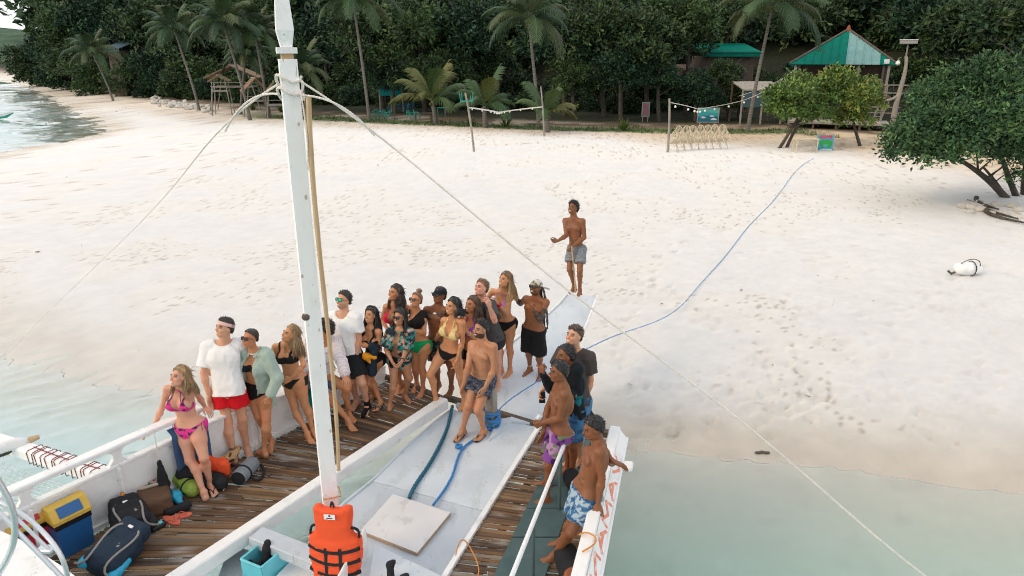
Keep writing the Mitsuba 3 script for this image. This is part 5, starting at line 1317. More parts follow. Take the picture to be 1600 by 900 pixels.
def g_shirt(B, hem=-.05, sleeve=.6, inf=.016, open_front=0.0, neck_r=.062, sleeve_r=.046, long=False, h=.011, v_neck=0.0, flare=.0):
    S = Sdf(); H = B.H
    P = B.P.copy(); ch = P[:, 1].max()
    lowm = P[:, 0] < .2 * H
    P[lowm, 1] = np.maximum(P[lowm, 1], ch * .92) + (P[lowm, 0] < .07 * H) * .016 + (P[lowm, 0] < .02 * H) * .014; P[lowm, 2] = np.maximum(P[lowm, 2], P[:, 2].max() * .95)
    if hem < -.07:
        P = np.vstack([[hem * H - .02, P[0, 1] + flare, P[0, 2] + flare * .6, 0], P])
    P[0, 1:3] += .0
    S.fn(*B.torso(inf, P), k=.02)
    if B.sex == 'f':
        ax0 = np.stack([*B.front(.19 * H), B.u])
        for sd in (-1, 1):
            S.ell(B.at(sd * .047, .052 * B.g, .19), ax0, np.array([.043, .036, .043]) * H + inf * .8, k=.05)
    else:
        ax0 = np.stack([*B.front(.19 * H), B.u])
        for sd in (-1, 1):
            S.ell(B.at(sd * .042, .050 * B.g, .205), ax0, np.array([.048, .024, .05]) * H + inf, k=.05)
            S.ell(B.at(sd * .03, -.052 * B.g, .19), ax0, np.array([.047, .022, .07]) * H + inf, k=.05)
    for S_ in 'LR':
        sh, el, wr = B.j['s' + S_], B.j['e' + S_], B.j['w' + S_]
        S.cone(B.j['neck'] + B.u * .006 * H, sh, .030 * H + inf * .6, .035 * H + inf * .8, k=.035)
        r = sleeve_r * H
        if not long:
            S.cone(sh - nrm(el - sh) * .02, sh + (el - sh) * sleeve, r * .92, r * 1.05, k=.025, flat=True)
        else:
            S.cone(sh - nrm(el - sh) * .02, el, r, r * .9, k=.03)
            S.cone(el, el + (wr - el) * sleeve, r * .92, r * .78, k=.02)
    S.disp(lambda p: (.020 if not long else .028) * (nfbm(p * [1, 1, .45], 10, 3, int(H * 1000) % 17) - .5) + .020 * (np.abs(nfbm(p * [1, 1, .35] + .03 * nfbm(p, 6, 2, 4)[..., None], 15, 2, 3) - .5) * 2 - .25))
    nb = B.j['neck'] + B.u * .045 * H + np.cross(B.ls, B.u) * (.018 + v_neck) * H
    S.cut(lambda p: neck_r * H - np.linalg.norm((p - nb) * [1, 1, .8], axis=-1))
    S.cut(lambda p: hem * H - B.tc(p)[2] + .012 * (nfbm(p, 8, 2, 3) - .5))
    if open_front:
        def op(p):
            l, f, v = B.tc(p)
            return np.minimum(open_front * H * (.55 + .9 * np.clip((.32 * H - v) / (.45 * H), 0, 1)) - np.abs(l + .006 * H), f + .0)
        S.cut(op)
    return S.mesh(h)


def g_clip(B, V, Fc, N, field, off=.005):
    s = np.minimum(field, np.where(B.armmask(V), -.01, 1))
    v, f = clip_iso(np.hstack([V + N * off, V]), Fc, s)
    return v[:, :3], f


def f_cups(B, V, base=.155, apex=.245, strap=True, band=True, inner=.010, outer=.098):
    l, f, v = [x / B.H for x in B.tc(V)]; out = np.full(len(V), -1.0)
    for q in (-1, 1):
        x = l * q
        a = np.minimum(v - base, np.minimum((x - inner) - (v - base) * (.047 - inner) / (apex - base), (outer - x) - (v - base) * (outer - .05) / (apex - base)))
        out = np.maximum(out, np.where(f > 0, a, -1))
        if strap:
            out = np.maximum(out, np.where((f > -.03) & (v > apex - .02) & (v < .31), .0045 - np.abs(x - (.047 - (v - apex) * .45)), -1))
    if band:
        out = np.maximum(out, np.where(v < .25, .0045 - np.abs(v - base - .002), -1))
    return out * B.H


def f_crop(B, V, lo=.148, hi=.212, straps=True, one=False):
    l, f, v = [x / B.H for x in B.tc(V)]
    out = np.minimum(v - lo, hi - v + .25 * np.maximum(np.abs(l) - .03, 0))
    if straps:
        for q in (-1, 1):
            if one and q > 0:
                continue
            out = np.maximum(out, np.where((v > hi - .01) & (v < .31), .008 - np.abs(l * q - .056 + (v - hi) * .1), -1))
    if one:
        out = np.maximum(out, np.where(f > 0, np.minimum(v - lo, .235 + l * .9 - v), -1))
    return out * B.H


def f_brief(B, V, top=.018, cut_=.85, side=.35, low=-.09):
    l, f, v = [x / B.H for x in B.tc(V)]; a = np.abs(l)
    leg = np.where(f > 0, low + .02 + cut_ * np.maximum(a - .012, 0), low + .42 * np.maximum(a - .02, 0))
    return np.minimum(top + side * np.maximum(a - .05, 0) - v, np.maximum(v - leg, -1)) * B.H


# ---- hair and things worn on the head
def hair_cap(B, th=.010, front=.082, side=-.010, back=-.085, amp=.006, freq=60, top=.0, h=.0055, cutfn=None):
    S = Sdf(); ax = np.stack([B.hl, B.hf, B.hu]); k = B.hs
    S.ell(B.hp(0, -.014, .034), ax, (np.array([.075, .094, .087]) + th) * k, .01)
    S.ell(B.hp(0, -.045, -.02), ax, (np.array([.066, .056, .065]) + th) * k, .02)
    if top:
        S.ell(B.hp(0, .015, .085), ax, np.array([.060, .072, .030 + top]) * k, .02)
    S.disp(lambda p: -amp * 2 * (nfbm(p, freq, 2, 8) - .5))

    def keep(p):
        l, f, u = B.hcoord(p); a = np.abs(l)
        c = np.maximum(f - (.066 + 1.1 * (u - front)) - .012 * (nfbm(p, 55, 2, 3) - .5), back - u)
        # the line goes down in front of the ear and round behind it
        sidecut = np.minimum(np.maximum(f - .022 - .25 * (u - side), -1), side + .045 - u)
        return np.maximum(c, np.where((u < side + .045) & (f > -.055), np.maximum(side - u, f - .008), -1))
    S.cut(cutfn or keep)
    return S.mesh(h)


def tufts(B, m, n, ln, rad=.0035, seed=1, comb=(0, -.5, .15), lift=.7):
    """Short locks standing on the hair cap, so that its outline and hairline are not clean."""
    r = np.random.default_rng(seed); V, Fc = m; N = vnormals(V, Fc)
    l, f, u = B.hcoord(V); ok = np.where(N @ B.hu > -.35)[0]; ms = []
    cd = comb[0] * B.hl + comb[1] * B.hf + comb[2] * B.hu
    for i in ok[r.integers(0, len(ok), n)]:
        d = nrm(N[i] * lift + cd + r.normal(size=3) * .45); k = ln * (.6 + .8 * r.random()); p = V[i] - N[i] * .006
        ms.append(tube([p, p + d * k * .5 + N[i] * .002, p + d * k + cd * k * .25], np.array([1, .8, .25]) * rad, 4))
    return cat(ms)


def strands(B, n, length, rad=.0045, spread=1.0, wave=.012, seed=1, back_to=115, drift=None, side=0.0, curl=0.0, top_u=.118, wid=.012, azr=None):
    """Long hair: many tapered locks that follow the skull and then hang."""
    r = np.random.default_rng(seed); ms = []
    dn = np.array([0, 0, -1.0])
    for i in range(n):
        az = math.radians((r.random() * 2 - 1) * back_to)      # 0 = straight back, +-90 = over the ears
        if azr:
            az = math.radians(azr[0] + (azr[1] - azr[0]) * r.random()) * (1 if i % 2 else -1)
        pl = (r.random() - .5) * .03 + side
        k = B.hs * (1.0 + r.random() * .06)
        pts = []
        for t in np.linspace(0.0, 1, 6):
            el = math.radians(86 - t * 92)
            x, y, z = (.080 + wid * .5) * math.cos(el) * math.sin(az), -(.096 + wid) * math.cos(el) * math.cos(az), (.091 + wid * .8) * math.sin(el)
            pts.append(B.hc + k * (B.hl * (x + pl * (1 - t)) + B.hf * (y - .012 + .02 * (1 - t)) + B.hu * (z + .032)))
        ln = length * (.78 + .3 * r.random()); ph = r.random() * 7; wv = wave * (.6 + .8 * r.random())
        out = nrm((pts[-1] - B.hc) - ((pts[-1] - B.hc) @ dn) * dn)
        m = 7 if not curl else 13
        p = pts[-1].copy(); base_ = p.copy()
        dv = (drift if drift is not None else np.zeros(3)) * (.6 + .8 * r.random())
        for q in range(1, m):
            t = q / (m - 1)
            w = base_ + dn * ln * t + out * (.02 * math.sin(min(t * 2.2, 1.57)) * spread + .02 * spread * t * (r.random() - .4)) + dv * t ** 1.2
            w = w + wv * t ** .5 * np.array([math.sin(ph + t * (5 + 16 * curl)), math.cos(ph * 1.3 + t * (4 + 16 * curl)), 0])
            pts.append(w)
        rr = rad * np.r_[np.linspace(.7, 1, 6), np.linspace(1, .25, m - 1)] * (.7 + .6 * r.random())
        ms.append(tube(pts, rr, 4))
    return cat(ms)


def hair_col(V, col, col2=None, B=None, fr=70):
    c = np.array(HAIR[col]) * (.35 + 1.3 * nfbm(V * [1, 1, .22], 42, 2, 5) + .35 * (nfbm(V * [1, 1, .22], 110, 1, 6) - .5))[:, None]
    if col2:
        w = sm(.02, -.25, B.hcoord(V)[2])[:, None] * .9
        c = c * (1 - w) + np.array(HAIR[col2]) * (.7 + .6 * nfbm(V * [1, 1, .3], fr, 2, 5))[:, None] * w
    return c


def shades(B, key, lens='lens_black', up=0.0, fwd=0.0, round_=False):
    ms, ls = [], []
    P = lambda l, f, u: B.hp(l, f + fwd, u + up)
    for q in (-1, 1):
        a = np.linspace(0, 2 * np.pi, 15)[:-1]
        rx, ru = (.026, .023) if round_ else (.029, .021)
        ring = [P(q * .034 + rx * np.sign(math.cos(t)) * abs(math.cos(t)) ** .75, .103 - .010 * abs(math.cos(t)) * (1 if math.cos(t) * q > 0 else .1), .004 + ru * np.sign(math.sin(t)) * abs(math.sin(t)) ** .75) for t in a]
        ms.append(tube(ring + ring[:1], .0032, 6))
        ctr = P(q * .034, .104, .004); v = np.vstack([ring, [ctr + B.hf * .003]])
        i = np.arange(14); ls.append((v, np.stack([i, (i + 1) % 14, np.full(14, 14)], 1)))
        ms.append(tube([P(q * .062, .094, .012), P(q * .078, .05, .012), P(q * .082, -.015, .008), P(q * .079, -.03, -.01)], .003, 6))
    ms.append(tube([P(-.010, .104, .009), P(0, .107, .012), P(.010, .104, .009)], .003, 6))
    k = part(key, 'sunglasses', cat(ms), 'dark_plastic', True)
    for m in ls:
        part(k, 'lens', m, lens, True)


mat('dark_plastic', (.015, .013, .012), .3)


def ring_on(c, axis, r, w=.004, n=20, squash=1.0, x=None):
    z = nrm(axis); x = nrm(np.cross(z, [0.3, .9, .1])) if x is None else nrm(x - (x @ z) * z); y = np.cross(z, x)
    a = np.linspace(0, 2 * np.pi, n + 1)
    return tube([c + r * (math.cos(t) * x + squash * math.sin(t) * y) for t in a], w, 6, cap=False)


def bracelet(B, key, S_, col, limb='w', up=.035, r=.030, w=.005, name='bracelet', mult=1, label=None):
    a, b = (B.j['e' + S_], B.j['w' + S_]) if limb == 'w' else (B.j['k' + S_], B.j['a' + S_])
    d = nrm(b - a)
    m = cat([ring_on(b - d * (up + .011 * i), d, r * B.H / 1.7, w) for i in range(mult)])
    part(key, name, m, 'cloth', True, solid(m[0], col), label)


def necklace(B, key, col, drop=.045, w=.004, name='necklace', pendant=None, r=.058):
    H = B.H; fr = np.cross(B.ls, B.u); c = B.j['neck'] + B.u * .012 * H
    pts = []
    for t in np.linspace(0, 2 * np.pi, 25):
        q = math.cos(t)
        pts.append(c + r * math.sin(t) * B.ls + fr * (r * 1.12 * q + .004) - B.u * (drop * (.5 + .5 * q) ** 2 - .014 * (1 - q)))
    m = tube(pts, w, 6, cap=False)
    k = part(key, name, m, 'cloth', True, solid(m[0], col))
    if pendant:
        e = trimesh.creation.icosphere(2, 1.0); v = np.array(e.vertices) * [.03, .012, .014] @ np.stack([B.ls, fr, B.u]) + pts[0] + fr * .004
        part(k, 'pendant', (v, np.array(e.faces)), 'cloth', True, solid(v, pendant))


def cap_hat(B, key, crown, brim, logo=None, tilt=0):
    S = Sdf(); ax = np.stack([B.hl, B.hf, B.hu]); k = B.hs
    S.ell(B.hp(0, -.012, .040), ax, np.array([.088, .107, .092]) * k, .01)
    S.cut(lambda p: .030 + .10 * B.hcoord(p)[1] * 0 - B.hcoord(p)[2])
    V, Fc = S.mesh(.006)
    kk = part(key, 'cap', (V, Fc), 'cloth', True, crown(V))
    ms = []
    a = np.linspace(-1.25, 1.25, 17)
    inner = [B.hp(.086 * math.sin(t), .094 * math.cos(t) - .006, .036) for t in a]
    outer = [B.hp(.082 * math.sin(t) * 1.0, .094 * math.cos(t) - .006 + .075 * math.cos(t * .9) ** .6 if math.cos(t * .9) > 0 else .02, .036 - .012 * (1 - math.sin(t) ** 2) + .0 - .010 * math.sin(t) ** 2) for t in a]
    top = np.vstack([inner, outer]); bot = top - B.hu * .004; n = len(a); i = np.arange(n - 1)
    f = np.vstack([np.stack([i, i + 1, i + n + 1], 1), np.stack([i, i + n + 1, i + n], 1)])
    V = np.vstack([top, bot]); f = np.vstack([f, f[:, ::-1] + 2 * n, np.stack([i + n, i + n + 1, i + 3 * n + 1], 1), np.stack([i + n, i + 3 * n + 1, i + 3 * n], 1)])
    part(kk, 'brim', (V, f), 'cloth', 20, None) if False else part(kk, 'brim', (V, f), 'cloth', False, brim(V))


def flipflops(B, key, col, strap):
    for S_ in 'LR':
        an, tp = B.j['a' + S_], B.j['t' + S_]; H = B.H
        d = nrm(np.r_[(tp - an)[:2], 0]); sd = np.cross([0, 0, 1], d); o = np.r_[an[:2], tp[2] - .018]
        t = np.linspace(0, 2 * np.pi, 25)[:-1]; L = np.linalg.norm((tp - an)[:2]) + .055
        pr = [(-.045 + L * (.5 - .5 * math.cos(q)) + .0, (.036 + .012 * (.5 - .5 * math.cos(q))) * math.sin(q)) for q in t]
        k = part(key, 'flip_flop', prism(pr, .001, .016, frame(d, sd, np.array([0, 0, 1.]), o)), 'rubber', False, solid(np.zeros((1, 3)), col) if False else None)
        q = lambda a, b, c: o + d * a + sd * b + np.array([0, 0, c])
        tl = np.linalg.norm((tp - an)[:2])
        big = 1 if S_ == 'R' else -1
        m = cat([tube(spline([q(.02, s_ * .045, .016), q(.055, s_ * .036 , .046), q(tl - .045, big * .012, .032), q(tl - .035, big * .012, .014)], 8), .005, 6) for s_ in (-1, 1)])
        part(k, 'strap', m, 'rubber', True)


mat('rubber', (.018, .019, .021), .6)
mat('rubber_teal', (.03, .10, .11), .6)


def person(label, X, H, sex='m', tone='tan', head=(30, 0, 0), girth=1.0, hair=None, hands=None, wear=None, smile=False, stubble=0.0, brow=None, skin_extra=None, lips=None):
    key = thing('person', label, 'person', 'people on the boat')
    B = Body(X, H, sex, girth); B.set_head(*head); B.key = key
    V, Fc = B.sdf().mesh(.0115); N = vnormals(V, Fc)
    bc = paint_skin(B, V, tone, skin_extra)
    hv, hf_ = B.head_sdf().mesh(.0058)
    hcol = paint_skin(B, hv, tone, skin_extra, True, brow or (.03, .02, .015), lips or tuple(np.array(SKIN[tone]) * [.85, .42, .42]), smile, stubble)
    ms, cs = [(V, Fc), (hv, hf_)], [bc, hcol]
    hands = hands or {}
    for S_ in 'LR':
        a = hands.get(S_, ('relax',))
        if a is None:
            continue
        v, f = B.hand(S_, *a).mesh(.0048); ms.append((v, f)); cs.append(paint_skin(B, v, tone, skin_extra))
    put(key, cat(ms), 'skin', True, np.vstack(cs))
    if hair:
        hair(B, key)
    for w in (wear or []):
        w(B, key, V, Fc, N)
    return B


def W(name, maker, pat, label=None, mat_='cloth', smooth=True):
    """A garment: maker(B, V, F, N) -> mesh, pat(V) or pat(B, V) -> colours."""
    def fn(B, key, V, Fc, N):
        m = maker(B, V, Fc, N)
        if len(m[1]) == 0:
            return
        c = pat(B)(m[0]) if getattr(pat, 'needs_body', False) else pat(m[0])
        part(key, name, m, mat_, smooth, c, label)
    return fn


def body_pat(f):
    def g(B):
        return f(B)
    g.needs_body = True
    return g


shorts = lambda pat, name='shorts', **k: W(name, lambda B, V, Fc, N: g_shorts(B, **k), pat)
shirt = lambda pat, name='t_shirt', **k: W(name, lambda B, V, Fc, N: g_shirt(B, **k), pat)
cups = lambda pat, **k: W('bikini_top', lambda B, V, Fc, N: g_clip(B, V, Fc, N, f_cups(B, V, **k), .006), pat)
crop = lambda pat, **k: W('bikini_top', lambda B, V, Fc, N: g_clip(B, V, Fc, N, f_crop(B, V, **k), .007), pat)
brief = lambda pat, **k: W('bikini_bottom', lambda B, V, Fc, N: g_clip(B, V, Fc, N, f_brief(B, V, **k), .006), pat)
def H_short(col, th=.011, amp=.006, front=.084, side=.004, top=.006, freq=60, back=-.07):
    def fn(B, key):
        m = hair_cap(B, th + .004, front, side + .014, back + .012, amp + .003, freq * .75, top + .010)
        m = cat([m, tufts(B, m, 520, .012 + th, .0024, int(1000 * th) + len(key), (0, .35 if top > .009 else -.3, .1), .26)])
        part(key, 'hair', m, 'hair', True, hair_col(m[0], col))
    return fn


def H_long(col, length=.32, n=190, rad=.0075, wave=.014, seed=1, drift=None, side=0.0, back_to=92, curl=0.0, col2=None, spread=1.0, front=.086, vol=True):
    def fn(B, key):
        cap = hair_cap(B, .020, front, -.03, -.10, .009, 45, .006)
        st = strands(B, n, length, rad, spread, wave, seed, back_to, None if drift is None else np.array(drift), side, curl, wid=.030)
        fr = np.cross(B.ls, B.u) * .085
        ms = [cap, st]
        for q, (a0, a1) in enumerate(((84, 98), (76, 92))):
            ms.append(strands(B, 44, length * (1.0 - .1 * q), rad, spread * .8, wave, seed + 31 + q, 0, fr * (1 - .5 * q), 0, curl, azr=(a0, a1), wid=.026))
        if vol:
            S = Sdf(); d = np.array([0, 0, -1.0]); a = B.hp(0, -.055, -.01)
            dv = np.zeros(3) if drift is None else np.array(drift)
            S.cone(a, a + d * length * .55 + dv * .5, .075, .055, .02).cone(a + d * length * .55 + dv * .5, a + d * length * .85 + dv * .85, .045, .02, .02)
            S.disp(lambda p: .02 * (nfbm(p * [1, 1, .3], 30, 2, 4) - .5))
            ms.append(S.mesh(.009))
        ms.append(tufts(B, cap, 260, .06, .0028, seed, (0, -.55, -.45), .10))
        m = cat(ms)
        part(key, 'hair', m, 'hair', True, hair_col(m[0], col, col2, B))
    return fn


def H_tied(col, bun=None, r=.04, front=.086, tail=0.0):
    def fn(B, key):
        ms = [hair_cap(B, .009, front + .008, .006, -.065, .005, 60, .006)]
        if bun:
            S = Sdf(); S.ell(B.hp(*bun), np.eye(3), np.array([r, r, r * .9]) * 1.0); S.disp(lambda p: .02 * (nfbm(p, 40, 3, 2) - .5)); ms.append(S.mesh(.006))
        if tail:
            ms.append(strands(B, 30, tail, .007, .2, .01, 4, 25))
        m = cat(ms); part(key, 'hair', m, 'hair', True, hair_col(m[0], col))
    return fn


def H_buzz(col):
    return H_short(col, .004, .001, .084, -.012, .0, 90)


def beard_skin(B, V, c):
    return c


BLK, NAVY = (.012, .012, .013), (.018, .030, .045)
WHITE_T = (.80, .80, .79)


def tattoo_arm(B, V, c, arms='LR', lo=.0):
    for S_ in arms:
        a, b, e = B.j['e' + S_], B.j['w' + S_], B.j['s' + S_]
        for p0, p1, t0 in ((e, a, .35), (a, b, -.1)):
            ba = p1 - p0; t = (V - p0) @ ba / (ba @ ba); d = np.linalg.norm(V - p0 - np.clip(t, 0, 1)[:, None] * ba, axis=1)
            m = ((t > t0) & (t < 1.0) & (d < .05)) * (.45 + .5 * sm(.36, .5, nfbm(V, 26, 2, 3)))
            c = c * (1 - m[:, None]) + np.array([.035, .040, .042]) * m[:, None]
    return c


def tattoo_chest(B, V, c):
    l, f, v = [x / B.H for x in B.tc(V)]
    m = ((f > .02) & (v > .20) & (v < .265) & (np.abs(np.abs(l) - .055) < .038)) * sm(.42, .5, nfbm(V, 30, 2, 8)) * .75 * (1 - B.armmask(V))
    return c * (1 - m[:, None]) + np.array([.03, .03, .033]) * m[:, None]


def tattoo_shin(B, V, c):
    a, b = B.j['kR'], B.j['aR']; ba = b - a; t = (V - a) @ ba / (ba @ ba); d = np.linalg.norm(V - a - t[:, None] * ba, axis=1)
    m = ((t > .74) & (t < .93) & (d < .07)) * (.45 + .4 * sm(.4, .5, nfbm(V, 30, 2, 8)))
    return c * (1 - m[:, None]) + np.array([.05, .05, .055]) * m[:, None]


def pinky(P):
    return pat_print([(.70, .045, .26), (.05, .02, .10), (.75, .07, .30)], 26, 3, (.60, .70))


def strings(B, key, V, Fc, N):
    """Side ties of the bikini bottom."""
    ms = []
    for S_ in 'LR':
        q = B.at((.102 if S_ == 'L' else -.102), .005, .028)
        for k in range(2):
            ms.append(tube(spline([q, q + np.array([.012 * (1 - 2 * k), -.03, -.02]), q + np.array([.02 * (1 - 2 * k), -.035, -.075])], 7), .0028, 5))
    m = cat(ms); part(key, 'tie_string', m, 'cloth', True, solid(m[0], (.03, .02, .06)))


def neck_halter(col, w=.0035):
    def fn(B, key, V, Fc, N):
        ms = []
        for q in (-1, 1):
            pts = [B.at(q * .046, .092, .232), B.at(q * .042, .072, .26), B.at(q * .030, .040, .292), B.at(q * .018, -.022, .312)]
            ms.append(tube(spline(pts, 9), w, 5))
        m = cat(ms); part(key, 'strap', m, 'cloth', True, solid(m[0], col))
    return fn


def collar(col):
    def fn(B, key, V, Fc, N):
        H = B.H; c = B.j['neck'] + B.u * .028 * H; fr = np.cross(B.ls, B.u); ms = []
        for q in (-1, 1):
            a = np.linspace(.35, 3.1, 9) * q
            t = [c + .068 * (math.sin(x) * B.ls + math.cos(x) * fr * 1.05) + B.u * (.004 - .035 * max(math.cos(x), 0)) for x in a]
            b = [p + (p - c) * .45 - B.u * .030 for p in t]
            v = np.vstack([t, b]); n = len(a); i = np.arange(n - 1)
            ms.append((v, np.vstack([np.stack([i, i + 1, i + n + 1], 1), np.stack([i, i + n + 1, i + n], 1)])))
        m = cat(ms); part(key, 'collar', m, 'cloth', True, solid(m[0], col))
    return fn


def acc(f):
    return lambda B, key, V, Fc, N: f(B, key)


def goatee(col, chin=True):
    def fn(B, key, V, Fc, N):
        return
    return fn


def shirt_print(text, l, v, h, col, back=False):
    """Lettering laid on the chest of a shirt."""
    def fn(B, key, V, Fc, N):
        H = B.H; L, Fr = B.front(v * H)
        m = meshkit.text_mesh(text, h, .003); m.vertices -= m.bounds.mean(0)
        mv = np.array(m.vertices); mv = (mv[:, :1] * L + mv[:, 1:2] * B.u) + B.at(l, 0, v) + Fr * (B.P[:, 2].max() + .024) + mv[:, 2:] * Fr
        part(key, 'print', (mv, np.array(m.faces)), 'cloth', False, solid(mv, col))
    return fn


def headband(B, key):
    ctr = B.hp(0, -.010, .050); a = np.linspace(0, 2 * np.pi, 33)
    v, f = [], []
    for t in a:
        o = B.hl * math.sin(t) * .0865 + B.hf * math.cos(t) * .1055
        tilt = B.hu * (.016 * math.cos(t))
        for z, k in ((-.020, 1.0), (-.016, 1.04), (.016, 1.01), (.020, .95)):
            v.append(ctr + (o * k) * B.hs + tilt + B.hu * z)
    n = len(a); i = np.arange(n - 1)
    f = np.vstack([np.stack([i * 4 + q, i * 4 + q + 1, i * 4 + q + 5], 1) for q in range(3)] + [np.stack([i * 4 + q, i * 4 + q + 5, i * 4 + q + 4], 1) for q in range(3)])
    v = np.array(v); part(key, 'headband', (v, f), 'cloth', True, solid(v, (.74, .50, .44)))


def cast():
    JJ = JOINTS
    P = {}
    dn = (0, 0, -1)
    P[1] = person('blond woman in a pink and black string bikini leaning back on the white rail', *JJ['p01'], 'f', 'pink', (28, 27, 5), 1.03,
                  H_long('dirty', .20, 150, .007, .010, 3, (.05, -.03, 0), back_to=80), {'R': ('rest', (-.55, -.45, -.35), (0, 0, -1)), 'L': ('rest', (.5, -.3, -.35), (0, 0, -1))},
                  [cups(pinky(1), base=.150, apex=.235), neck_halter((.03, .02, .06)), brief(pinky(1), top=.012, side=.35, cut_=.95, low=-.085), strings, acc(lambda B, k: flipflops(B, k, 'rubber_teal', None)),
                   acc(lambda B, k: necklace(B, k, (.7, .62, .45), .06, .0015))], True, lips=(.55, .17, .16))
    P[2] = person('man in a white t-shirt and red shorts with a pale pink headband', *JJ['p02'], 'm', 'fair', (36, 21, 0), 1.0, H_short('dark', .008, .004, .078, -.02, .012),
                  {'R': ('rest',), 'L': ('relax',)},
                  [shorts(pat_plain((.62, .010, .018)), length=.58, top=-.015, loose=.9), shirt(pat_plain(WHITE_T, .03), hem=-.055, sleeve=.78, inf=.020, sleeve_r=.049, neck_r=.060),
                   acc(headband), shirt_print('~o~', .03, .19, .035, (.45, .46, .47))], True, skin_extra=tattoo_shin)
    sage = (.36, .45, .39)
    P[3] = person('woman in an open sage green long shirt over a black bikini, with black sunglasses', *JJ['p03'], 'f', 'tan', (31, 13, 0), 1.12, H_tied('dark', (0, -.10, .02), .03),
                  {'L': ('rest', None, (-.5, .6, -.2)), 'R': ('rest', (-.9, -.4, 0), (.3, .8, 0))},
                  [crop(pat_plain(BLK), lo=.165, hi=.215, straps=False), brief(pat_plain(BLK), top=.055, side=.0, cut_=.7),
                   W('shirt', lambda B, V, Fc, N: g_shirt(B, hem=-.14, sleeve=.80, inf=.024, open_front=.048, long=True, sleeve_r=.047, neck_r=.055, flare=.03), pat_plain(sage)), collar(sage),
                   acc(lambda B, k: shades(B, k)), acc(lambda B, k: necklace(B, k, (.8, .78, .72), .012, .008, 'choker', r=.055))], False, lips=(.5, .10, .10))
    P[4] = person('woman with long wavy dirty blond hair in a black bikini beside the mast', *JJ['p04'], 'f', 'gold', (43, 29, -6), 1.04,
                  H_long('dirty', .27, 200, .008, .020, 5, (.03, -.05, 0), side=.01, back_to=98), {'L': ('rest', (-.9, -.1, -.3), (.0, .9, -.3)), 'R': ('relax',)},
                  [crop(pat_plain((.022, .020, .018)), lo=.145, hi=.200), brief(pat_plain((.022, .020, .018)), top=.012, side=.05, cut_=.9)], True)
    P[5] = person('seated man in a pink striped shirt and denim shorts partly hidden behind the mast', *JJ['p05'], 'm', 'tan', (96, 10, 0), 1.0,
                  H_short('black', .022, .016, .084, -.03, .012, 45), {'L': ('rest', None, (0, .3, -1)), 'R': ('relax',)},
                  [shorts(pat_print([(.035, .06, .13), (.07, .11, .20)], 20, 2), length=.62, top=.02, loose=.9),
                   W('shirt', lambda B, V, Fc, N: g_shirt(B, hem=-.06, sleeve=.78, inf=.024, long=True, sleeve_r=.050), body_pat(lambda B: pat_stripe(B, [(.70, .66, .66), (.52, .36, .38), (.74, .72, .72)], .030)))])
    P[6] = person('man in a white t-shirt and black shorts wearing green mirrored sunglasses', *JJ['p06'], 'm', 'fair', (34, 17, 0), 1.0, H_short('dark', .010, .004, .084, -.02, .008),
                  {'L': ('relax',), 'R': ('relax',)},
                  [shorts(pat_plain((.014, .016, .018)), length=.78, top=.02, loose=1.2), shirt(pat_plain(WHITE_T, .03), hem=-.005, sleeve=.66, inf=.018, sleeve_r=.048, neck_r=.058),
                   acc(lambda B, k: shades(B, k, 'lens_green')), acc(socks), shirt_print('----', -.04, .21, .012, (.3, .3, .3))], True, stubble=.3)
    P[7] = person('young woman with long dark hair in a black swimsuit hugging a navy jacket', *JJ['p07'], 'f', 'gold', (27, 21, 6), .98,
                  H_long('black', .33, 200, .008, .012, 7, (.02, -.03, 0), back_to=100), {'L': ('grip', (-.85, -.4, .1), (.1, .8, .3)), 'R': ('flat', (-.75, -.6, -.2), (0, -.2, -1))},
                  [W('swimsuit', lambda B, V, Fc, N: g_clip(B, V, Fc, N, np.maximum(f_brief(B, V, .20, .85, 0.02), f_crop(B, V, .05, .20)), .006), pat_plain(BLK)), acc(jacket7), acc(sandals)], True)
    P[8] = person('woman in a bright pink top with long curly brown hair standing behind the floral shirt', *JJ['p08'], 'f', 'tan', (43, 21, 0), 1.0,
                  H_long('dark', .27, 230, .008, .026, 9, (.0, -.05, 0), back_to=102, curl=.4), {'R': ('relax',), 'L': ('relax',)},
                  [cups(pat_plain((.72, .02, .07)), base=.14, apex=.26), brief(pat_plain((.72, .02, .07)))], True)
    P[9] = person('woman with black sunglasses in an open floral shirt bending with hands clasped', *JJ['p09'], 'f', 'olive', (25, 13, 0), 1.0,
                  H_long('black', .26, 200, .008, .018, 11, (-.05, -.05, 0), side=-.01, back_to=92), {'L': ('grip', (-.3, -.5, -.6), (-.8, .2, 0)), 'R': ('grip', (.4, -.5, -.6), (.8, .2, 0))},
                  [cups(pat_plain((.20, .62, .42)), base=.15, apex=.22), brief(pat_plain(BLK)),
                   W('floral_shirt', lambda B, V, Fc, N: g_shirt(B, hem=-.10, sleeve=.85, inf=.022, open_front=.035, sleeve_r=.056, flare=.02), pat_print([(.020, .032, .040), (.035, .24, .24), (.50, .30, .22), (.02, .03, .035)], 15, 5, (.47, .60, .66))),
                   collar((.03, .06, .07)), acc(lambda B, k: shades(B, k)), acc(lambda B, k: necklace(B, k, (.7, .55, .3), .05, .0018)), acc(lambda B, k: bracelet(B, k, 'L', (.02, .02, .02)))], True)
    P[10] = person('woman with a hair bun in a black one shoulder top and green bikini bottom', *JJ['p10'], 'f', 'gold', (33, 21, 0), 1.0, H_tied('lightbrown', (0, -.035, .150), .042),
                   {'L': ('flat', (-.85, -.35, -.1), (.0, .8, -.3)), 'R': ('relax',)},
                   [crop(pat_plain(BLK), lo=.135, hi=.195, one=True), brief(pat_plain((.010, .34, .11)), top=.025, side=.0, cut_=.8), acc(lambda B, k: shades(B, k, round_=True)),
                    acc(lambda B, k: bracelet(B, k, 'R', (.7, .6, .35), 'k', .05, .030, .003, 'anklet'))], True)
